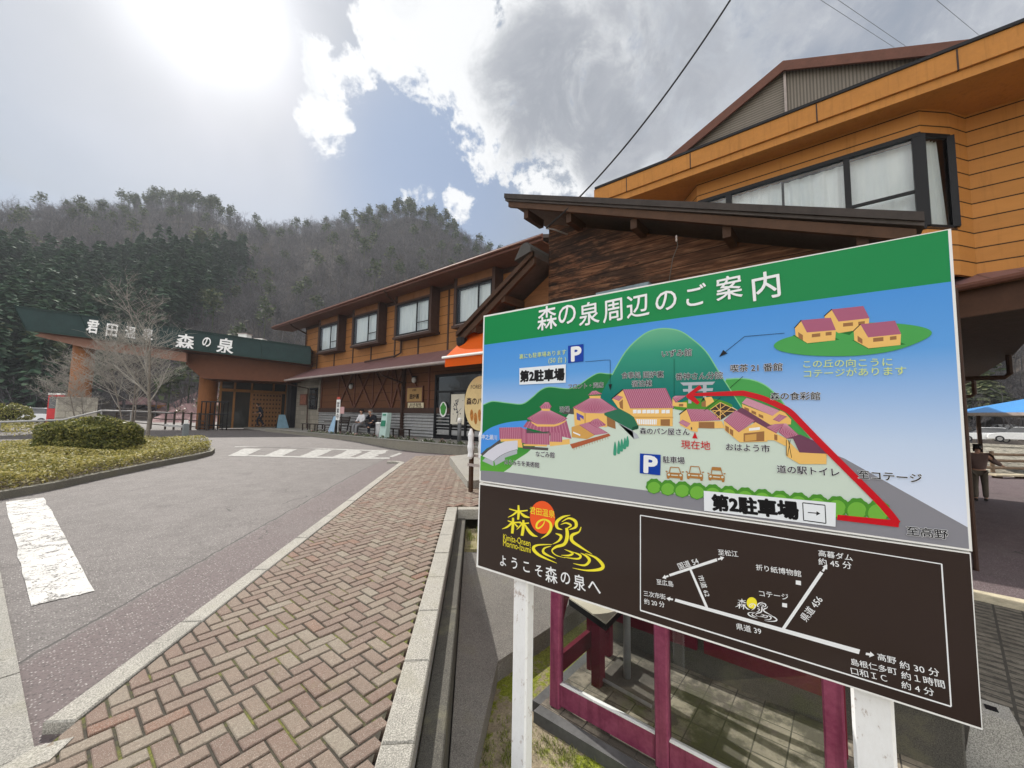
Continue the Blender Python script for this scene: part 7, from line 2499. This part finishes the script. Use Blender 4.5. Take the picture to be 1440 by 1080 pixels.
# gazebo with blue roof
zg = YARD_Z
gc = at(1462, 625, 21)
gz = thing('gazebo', 'open timber gazebo with bright blue roof at the right edge', 'gazebo', (gc.x, gc.y, zg))
M_BLUE = siding('blue_metal_roof', (.06, .24, .55), .3, 0, .06, .35, .08, .4, .7)
zt = at(1440, 583, 21).z
R_ = 2.55
def gp_(dx, dy, z): return gc.x + ax_.x * dx + ay_.x * dy, gc.y + ax_.y * dx + ay_.y * dy, z
cor = [gp_(-R_, -R_, zt), gp_(R_, -R_, zt), gp_(R_, R_, zt), gp_(-R_, R_, zt)]
rg0, rg1 = gp_(-.5, 0, zt + .85), gp_(.5, 0, zt + .85)
b = MB(); b.add([*cor, rg0, rg1], [(0, 1, 5, 4), (1, 2, 5), (2, 3, 4, 5), (3, 0, 4)]); b.build('roof', M_BLUE, gz)
b = MB()
for i in range(4): b.bar(cor[i], cor[(i + 1) % 4], .08, .16)
b.build('eave_board', M_GUTTER, gz)
for dx, dy in ((-2.0, -2.0), (2, -2), (2, 2), (-2, 2), (0, -2), (-1.35, -2), (-1.6, 2), (-.8, 2)):
    b = MB(); x, y, _ = gp_(dx, dy, 0); b.box(x - .08, x + .08, y - .08, y + .08, zg, zt + .05); b.build('post', M_BEAM, gz)
for z in (zt - .75, zt - .45):
    b = MB(); b.bar(gp_(-2, -2, z), gp_(2, -2, z), .07, .10); b.build('cross_rail', M_BEAM, gz)
b = MB(); b.bar(gp_(-2.0, -2, zg + .55), gp_(-.1, -2, zg + .55), .08, .7); b.build('boarded_side', mat('brown_boards', (.14, .08, .05), .7, .3, 5), gz)
# low log fence with benches in front
lf = thing('log_fence', 'weathered log fence with horizontal rails in front of the gazebo', 'fence', at(1420, 660, 18.5))
ra, rb2 = at(1340, 646, 19.5), at(1560, 652, 19.5)
M_LOG = mat('weathered_log', (.20, .14, .095), .8, .3, 6)
for dz in (0, -.35, .3):
    b = MB(); b.tube([ra + Vector((0, 0, dz)), rb2 + Vector((0, 0, dz))], .065, 8); b.build('rail', M_LOG, lf)
for k in range(5):
    p = ra.lerp(rb2, k / 4); b = MB(); b.tube([(p.x, p.y, zg), (p.x, p.y, p.z + .45)], .08, 8); b.build('post', M_LOG, lf)
for k, (px, py) in enumerate(((1418, 668), (1470, 676))):
    c = at(px, py, 17.6)
    r = thing('log_bench', ('pale topped log bench nearest the walking man', 'pale topped log bench at the very right edge')[k], 'bench', (c.x, c.y, zg), 'log benches before the gazebo')
    b = MB(); b.bar(c - ax_ * .75, c + ax_ * .75, .38, .07); b.build('seat', mat('pale_log', (.50, .44, .32), .7, .2, 5), r)
    for s_ in (-.5, .5):
        p = c + ax_ * s_; b = MB(); b.box(p.x - .1, p.x + .1, p.y - .14, p.y + .14, zg, c.z - .035); b.build('leg', M_BEAM, r)
# parked cars and shed beyond
for k, (px, py, z_, hd, pt_, lab) in enumerate(((1384, 612, 42, .4, P_WHITE, 'white parked car behind the walking man'), (1402, 606, 50, .5, P_SILV, 'silver parked car behind the gazebo posts, farther than the white one'), (1432, 612, 40, .3, P_WHITE, 'white parked car seen through the gazebo'), (1366, 600, 56, .6, P_SILV, 'silver parked car right beside the sign edge, farthest away'))):
    p = at(px, py, z_); car('parked_car', lab, (p.x, p.y, YARD_Z - .02 if False else p.z - .7), hd + 1.2, pt_, group='cars parked beyond the gazebo')
p = at(1385, 590, 60)
shd = thing('car_port', 'long dark open shed behind the parked cars', 'shed', (p.x, p.y, p.z - 1.2))
b = MB(); c0_, c1_ = at(1330, 580.5, 60), at(1420, 583, 60); b.slab([c0_, c1_, c1_ + Vector((0, 0, .25)), c0_ + Vector((0, 0, .25))], (3, 0, 0)); b.build('roof', M_DKBROWN, shd)
for k in range(5):
    q = c0_.lerp(c1_, k / 4); b = MB(); b.box(q.x - .1, q.x + .1, q.y - .1, q.y + .1, q.z - 2.4, q.z); b.build('post', M_DKBROWN, shd)
# cedar by the hill foot
def cedar(label, px, py, ztop, zcm, R, seed):
    c = at(px, py, zcm); r = random.Random(seed)
    root = thing('cedar_tree', label, 'tree', c, 'cedars at the foot of the right hillside')
    H = at(px, ztop, zcm).z - c.z
    b = MB(); b.tube([c - Vector((0, 0, .3)), c + Vector((0, 0, H * .9))], [.25, .04], 8); b.build('trunk', M_BARK, root)
    V, Fq = conifer_variant(seed, H, R, 2600)
    b = MB()
    b.add([(x + c.x, y + c.y, z + c.z) for x, y, z in V], [tuple(f) for f in Fq]); b.build('crown', foliage_mat('cedar_leaf', [(.2, (.035, .05, .02)), (.6, (.10, .12, .05)), (.9, (.20, .20, .10))], .8, trans=.15), root)
cedar('dense olive green cedar standing behind the parked cars', 1383, 590, 522, 52, 3.4, 301)
cedar('smaller olive green cedar close to the sign edge', 1362, 592, 548, 54, 2.6, 302)

# ================================================================ PEOPLE
def person(label, joints, radii, edges, mats_fn, clothes, group=None, loc=(0, 0, 0)):
    pass


def skin_body(name, pts, edges, root_i, m, parent, sub=2):
    me = bpy.data.meshes.new(name)
    org = wloc(parent)
    me.from_pydata([tuple(Vector(p[:3]) - org) for p in pts], edges, [])
    o = bpy.data.objects.new(name, me); COL.objects.link(o); o.parent = parent
    sk = o.modifiers.new('skin', 'SKIN'); sk.use_smooth_shade = True
    lay = me.skin_vertices[0] if me.skin_vertices else None
    if lay is None:
        bm = bmesh.new(); bm.from_mesh(me); bm.verts.layers.skin.verify(); bm.to_mesh(me); bm.free(); lay = me.skin_vertices[0]
    for i, p in enumerate(pts):
        rx, ry = (p[3], p[4]) if len(p) > 4 else (p[3], p[3])
        lay.data[i].radius = (rx, ry)
        lay.data[i].use_root = (i == root_i)
    ss = o.modifiers.new('sub', 'SUBSURF'); ss.levels = sub; ss.render_levels = sub
    dg = bpy.context.evaluated_depsgraph_get()
    me2 = bpy.data.meshes.new_from_object(o.evaluated_get(dg))
    o.modifiers.clear(); o.data = me2
    me2.materials.clear(); me2.materials.append(m)
    for p in me2.polygons: p.use_smooth = True
    return o


def mk_person(label, origin, yaw, J, m_skin, m_top, m_bot, m_hair, m_shoe, group=None, jacket=1.0):
    """J: joint dict in body space (x right, y forward, z up)"""
    u = Vector((math.cos(yaw), math.sin(yaw), 0)); v = Vector((-u.y, u.x, 0)); o = Vector(origin)
    def B(p): return o + u * p[0] + v * p[1] + Vector((0, 0, p[2]))
    root = thing('person', label, 'person', origin, group)
    def pt(n, r, r2=None): p = B(J[n]); return (p.x, p.y, p.z, r, r2 or r)
    names = [('pelvis', .125), ('waist', .115), ('chest', .14), ('neckb', .07), ('neck', .05), ('head0', .075), ('head1', .09), ('head2', .075),
             ('shl', .065), ('ell', .045), ('wrl', .030), ('shr', .065), ('elr', .045), ('wrr', .030), ('hipl', .085), ('knl', .06), ('anl', .042), ('tol', .035), ('hipr', .085), ('knr', .06), ('anr', .042), ('tor', .035)]
    idx = {n: i for i, (n, _) in enumerate(names)}
    pts = [pt(n, r) for n, r in names]
    E_ = [('pelvis', 'waist'), ('waist', 'chest'), ('chest', 'neckb'), ('neckb', 'neck'), ('neck', 'head0'), ('head0', 'head1'), ('head1', 'head2'), ('chest', 'shl'), ('shl', 'ell'), ('ell', 'wrl'), ('chest', 'shr'), ('shr', 'elr'), ('elr', 'wrr'),
          ('pelvis', 'hipl'), ('hipl', 'knl'), ('knl', 'anl'), ('anl', 'tol'), ('pelvis', 'hipr'), ('hipr', 'knr'), ('knr', 'anr'), ('anr', 'tor')]
    ed = [(idx[a], idx[b_]) for a, b_ in E_]
    # hands: palm and five fingers grown from each wrist
    for s, wr, el in (('l', 'wrl', 'ell'), ('r', 'wrr', 'elr')):
        W0, W1 = B(J[wr]), B(J[el]); d = (W0 - W1).normalized()
        side = d.cross(Vector((0, 0, 1)));
        if side.length < .1: side = u.copy()
        side.normalize(); nrm2 = d.cross(side)
        palm = W0 + d * .07; pi = len(pts); pts.append((palm.x, palm.y, palm.z, .034, .016)); ed.append((idx[wr], pi))
        for k, (off, L) in enumerate(((-.028, .065), (-.010, .078), (.009, .072), (.026, .055))):
            a_ = palm + side * off + d * .03; b_ = a_ + d * L * .5 - nrm2 * .008; c_ = b_ + d * L * .4 - nrm2 * .025
            i0 = len(pts)
            for q_, r_ in ((a_, .0095), (b_, .0052), (c_, .0075)): pts.append((q_.x, q_.y, q_.z, r_, r_))
            ed += [(pi, i0), (i0, i0 + 1), (i0 + 1, i0 + 2)]
        th = palm - side * .035 - d * .02; t2_ = th - side * .02 + d * .03 - nrm2 * .01; i0 = len(pts)
        for q_, r_ in ((th, .011), (t2_, .009)): pts.append((q_.x, q_.y, q_.z, r_, r_))
        ed += [(pi, i0), (i0, i0 + 1)]
    body = skin_body('body', pts, ed, 0, m_skin, root, 1)
    # clothes
    cl = [('pelvis', .155, .125), ('waist', .15, .125), ('chest', .18, .135), ('neckb', .085, .08), ('shl', .088, .085), ('ell', .068, .068), ('wrl', .048, .048), ('shr', .088, .085), ('elr', .068, .068), ('wrr', .048, .048)]
    ci = {n: i for i, (n, *_) in enumerate(cl)}
    cp = [pt(n, r * jacket, r2 * jacket) for n, r, r2 in cl]
    for n in ('wrl', 'wrr'):
        e_ = cp[ci['ell' if n == 'wrl' else 'elr']]; w_ = cp[ci[n]]; k = .92
        cp[ci[n]] = tuple(e_[i] + (w_[i] - e_[i]) * k for i in range(3)) + w_[3:]
    hem = B(tuple(a + (b_ - a) * .0 for a, b_ in zip(J['pelvis'], J['pelvis'])))
    ce = [('pelvis', 'waist'), ('waist', 'chest'), ('chest', 'neckb'), ('chest', 'shl'), ('shl', 'ell'), ('ell', 'wrl'), ('chest', 'shr'), ('shr', 'elr'), ('elr', 'wrr')]
    skin_body('jacket', cp, [(ci[a], ci[b_]) for a, b_ in ce], 0, m_top, root, 2)
    tl = [('pelvis', .14, .12), ('hipl', .105, .105), ('knl', .078, .078), ('anl', .066, .066), ('hipr', .105, .105), ('knr', .078, .078), ('anr', .066, .066)]
    ti = {n: i for i, (n, *_) in enumerate(tl)}
    skin_body('trousers', [pt(*q_) for q_ in tl], [(ti[a], ti[b_]) for a, b_ in (('pelvis', 'hipl'), ('hipl', 'knl'), ('knl', 'anl'), ('pelvis', 'hipr'), ('hipr', 'knr'), ('knr', 'anr'))], 0, m_bot, root, 2)
    for s in 'lr':
        a_, t_ = Vector(pt('an' + s, 1)[:3]), Vector(pt('to' + s, 1)[:3]); d = (t_ - a_); d.z = 0; d.normalize()
        zf = min(a_.z, t_.z) - .035
        q_ = [(*(Vector((a_.x, a_.y, zf + .045)) - d * .06), .045, .045), (a_.x, a_.y, zf + .05, .05, .05), (t_.x, t_.y, zf + .035, .045, .035), (*(Vector((t_.x, t_.y, zf + .03)) + d * .05), .03, .026)]
        skin_body('shoe', q_, [(0, 1), (1, 2), (2, 3)], 1, m_shoe, root, 1)
    h0, h1, h2 = Vector(pt('head0', 1)[:3]), Vector(pt('head1', 1)[:3]), Vector(pt('head2', 1)[:3])
    up_ = (h2 - h0).normalized(); fw = v - up_ * v.dot(up_); fw.normalize()
    if 'look' in J:
        fw = B(J['look']) - o; fw = fw - up_ * fw.dot(up_); fw.normalize()
    rt = fw.cross(up_)
    q_ = [(*(h0 - fw * .045 + up_ * .03), .060, .055), (*(h1 - fw * .026 + up_ * .008), .095, .092), (*(h2 - fw * .012 + up_ * .004), .078, .076)]
    skin_body('hair', q_, [(0, 1), (1, 2)], 1, m_hair, root, 2)
    b = MB(); c = h0 + fw * .088 + up_ * .045; b.add([c + up_ * .03 - fw * .01, c - rt * .012 - fw * .012 - up_ * .008, c + rt * .012 - fw * .012 - up_ * .008, c + fw * .016 - up_ * .006], [(0, 1, 3), (0, 3, 2), (1, 2, 3)]); b.build('nose', m_skin, root)
    b = MB()
    for s in (-1, 1):
        e_ = h1 + fw * .086 + rt * .03 * s - up_ * .005; b.add([e_ - rt * .012, e_ - up_ * .006, e_ + rt * .012, e_ + up_ * .006], [(0, 1, 2, 3)])
    e_ = h0 + fw * .083 + up_ * .005; b.add([e_ - rt * .02, e_ - up_ * .005, e_ + rt * .02, e_ + up_ * .005], [(0, 1, 2, 3)])
    b.build('face_features', plain('feature_dark', (.06, .03, .025), .6), root)
    b = MB()
    for s in (-1, 1):
        e_ = h1 + rt * .088 * s - up_ * .025; b.add([e_ - fw * .012 - up_ * .028, e_ + fw * .015 - up_ * .02, e_ + fw * .018 + up_ * .025, e_ - fw * .015 + up_ * .03, e_ + rt * .016 * s], [(0, 1, 4), (1, 2, 4), (2, 3, 4), (3, 0, 4)])
    b.build('ears', m_skin, root)
    return root


SK = mat('skin', (.46, .27, .19), .55, .08, 8)
HAIR = plain('dark_hair', (.012, .010, .009), .5)
HAIRG = plain('grey_hair', (.30, .29, .28), .6)
SHOE = plain('dark_shoe', (.03, .026, .024), .5)
# walking man on the right, seen from behind, arm out
STAND = dict(pelvis=(0, 0, .92), waist=(0, .02, 1.08), chest=(0, .03, 1.30), neckb=(0, .04, 1.45), neck=(0, .06, 1.49), head0=(0, .09, 1.54), head1=(0, .10, 1.61), head2=(0, .10, 1.67),
             shl=(-.18, .03, 1.38), ell=(-.25, -.02, 1.12), wrl=(-.24, .10, .90), shr=(.18, .03, 1.38), elr=(.33, .18, 1.20), wrr=(.46, .36, 1.10), hipl=(-.09, 0, .86), knl=(-.10, .06, .48), anl=(-.10, -.06, .09), tol=(-.11, .08, .04), hipr=(.09, 0, .86), knr=(.10, .14, .50), anr=(.10, .10, .09), tor=(.12, .25, .04))
mpos = onZ(1380, 705, YARD_Z + .06)
fwd = Vector((mpos.x, mpos.y, 0)).normalized()
yaw_m = math.atan2(fwd.y, fwd.x) - PI / 2
M_JBROWN = mat('brown_jacket', (.14, .095, .085), .8, .15, 8, bmp=.2); M_TR = mat('khaki_trousers', (.105, .09, .07), .8, .15, 8)
mk_person('man in a brown jacket walking away at the right, one arm held out', mpos, yaw_m, STAND, SK, M_JBROWN, M_TR, HAIR, SHOE, jacket=1.12)
# man at the entrance doors, walking left, dark suit, head bent
WALK = dict(STAND); WALK.update(chest=(0, .10, 1.30), neckb=(0, .15, 1.44), neck=(0, .19, 1.48), head0=(0, .24, 1.52), head1=(0, .27, 1.58), head2=(0, .27, 1.645), shl=(-.18, .09, 1.37), shr=(.18, .09, 1.37), ell=(-.26, -.08, 1.12), wrl=(-.28, -.02, .86), elr=(.25, .14, 1.10), wrr=(.23, .34, 1.0), knl=(-.10, .22, .50), anl=(-.10, .16, .09), tol=(-.10, .31, .05), knr=(.10, .02, .47), anr=(.10, -.22, .12), tor=(.11, -.09, .04))
p = at(366, 600, 29.0); p.z = gnd(p.x, p.y) + ROAD_OFF
dkn = mat('navy_suit', (.018, .02, .028), .7, .2, 8)
mk_person('person in a dark suit walking in front of the wooden entrance doors', (p.x, p.y, at(366, 600, 29).z), math.radians(70), WALK, SK, dkn, dkn, HAIR, SHOE)
# the two seated people
SIT = dict(pelvis=(0, 0, .54), waist=(0, -.03, .70), chest=(0, -.03, .93), neckb=(0, .0, 1.08), neck=(0, .02, 1.12), head0=(0, .05, 1.17), head1=(0, .06, 1.24), head2=(0, .06, 1.30), shl=(-.18, -.01, 1.0), ell=(-.24, .06, .76), wrl=(-.12, .26, .68), shr=(.18, -.01, 1.0), elr=(.24, .06, .76), wrr=(.10, .28, .70),
           hipl=(-.09, .05, .53), knl=(-.12, .45, .52), anl=(-.12, .48, .09), tol=(-.13, .62, .04), hipr=(.09, .05, .53), knr=(.12, .45, .52), anr=(.12, .42, .09), tor=(.13, .56, .04))
SIT2 = dict(SIT); SIT2.update(wrr=(.04, .17, 1.10), elr=(.17, .27, .86), chest=(0, .06, .92), neckb=(0, .12, 1.06), neck=(0, .15, 1.10), head0=(0, .20, 1.14), head1=(0, .22, 1.21), head2=(0, .21, 1.27), shl=(-.18, .07, .98), shr=(.18, .07, .98), knr=(.02, .47, .60), anr=(-.14, .56, .44), tor=(-.24, .60, .40))
mk_person('seated person in pale top and grey trousers on the terrace bench', (11.1, 19.55, TF), PI / 2 + .25, SIT, SK, mat('pale_shirt', (.55, .56, .58), .8, .1, 8), mat('grey_trousers', (.20, .20, .21), .8, .1, 8), HAIR, SHOE, 'seated people on the terrace bench')
mk_person('seated person in black with a raised hand and crossed legs on the terrace bench', (11.1, 18.55, TF), PI / 2 + .5, SIT2, SK, dkn, dkn, HAIRG, SHOE, 'seated people on the terrace bench')

# ---- tufts of grass and weeds in the low yard
b = MB()
def tuft(c, n, h):
    for _ in range(n):
        a = random.uniform(0, 6.28); r = random.uniform(0, .05); base_ = Vector((c.x + r * math.cos(a), c.y + r * math.sin(a), c.z))
        d = Vector((random.gauss(0, .35), random.gauss(0, .35), 1)).normalized(); hh_ = h * random.uniform(.5, 1.2)
        w_ = Vector((-d.y, d.x, 0)).normalized() * .0035 if abs(d.x) + abs(d.y) > .01 else Vector((.003, 0, 0))
        t_ = base_ + d * hh_ + Vector((d.x, d.y, -.3)) * hh_ * .4
        o = len(b.v); b.v.extend([tuple(base_ - w_), tuple(base_ + w_), tuple(t_)]); b.f.append((o, o + 1, o + 2)); b.m.append(0)
zones = [((700, 1010), (790, 1080), 70), ((650, 1040), (690, 1080), 25), ((640, 1000), (660, 1040), 15), ((730, 930), (775, 1000), 40), ((790, 1040), (860, 1078), 50)]
for (xa, ya), (xb, yb), n_ in zones:
    for _ in range(n_):
        c = onZ(random.uniform(xa, xb), random.uniform(ya, yb), YARD_Z)
        if c.x > 2.68: continue
        tuft(c, random.randint(5, 16), random.uniform(.02, .06))
for _ in range(60):
    c = onZ(random.uniform(650, 672), random.uniform(730, 795), -.35); c.z = -.42 if c.x > st(CAP_S + .31, 5).x else c.z
    s = random.uniform(5.5, 6.3); c = st(CAP_S + .33 + random.uniform(0, .5), s); c.z = -.1; tuft(c, 12, .08)
tag(b.build('weeds', foliage_mat('weed_blade', [(.2, (.08, .11, .02)), (.6, (.22, .24, .06)), (.9, (.42, .38, .18))], .7, trans=.25, scale=6)), 'grass tufts and weeds in the gravelly yard and planting pocket', 'weeds', kind='stuff')
b = MB(); q = [st(CAP_S + .31, 5.42), st(CAP_S + 1.3, 5.42), st(CAP_S + 1.3, 6.38), st(CAP_S + .31, 6.38)]
b.slab([(p.x, p.y, -.10) for p in q], (0, 0, -.8)); struct(b.build('pocket_soil_ground', M_EARTH))

# small units on the canopy roof
p = at(344, 478, 26.5); q = at(344, 470.5, 26.5)
rv = thing('roof_vent', 'small white vent box on top of the green canopy', 'vent', p)
b = MB(); obox(b, p, .28, .25, p.z - .2, q.z); b.build('body', M_WHITE, rv)
b = MB(); obox(b, p, .33, .3, q.z, q.z + .05); b.build('cap', M_GUTTER, rv)
p = at(366, 479, 26.8); rl_ = thing('skylight', 'bright low skylight strip beside the vent on the canopy roof', 'skylight', p)
b = MB(); obox(b, p, .32, .3, p.z - .2, p.z + .08); b.build('body', M_WHITE, rl_); b = MB(); obox(b, p, .28, .26, p.z + .08, p.z + .12); b.build('pane', M_GUTTER, rl_)
# ================================================================ HAZE over the valley
hz_b = MB(); hz_b.box(-300, 300, -300, 300, -6, 150)
hm = bpy.data.materials.new('valley_haze'); hm.use_nodes = True
hn = NT(hm.node_tree)
pv = hn.n('ShaderNodeVolumePrincipled')
pv.inputs['Color'].default_value = (.86, .91, 1.0, 1)
pv.inputs['Density'].default_value = .00045
pv.inputs['Anisotropy'].default_value = .25
ho = hn.n('ShaderNodeOutputMaterial'); hn.t.links.new(pv.outputs[0], ho.inputs['Volume'])
tag(hz_b.build('haze', hm), 'thin pale haze hanging in the valley air', 'haze', kind='stuff')
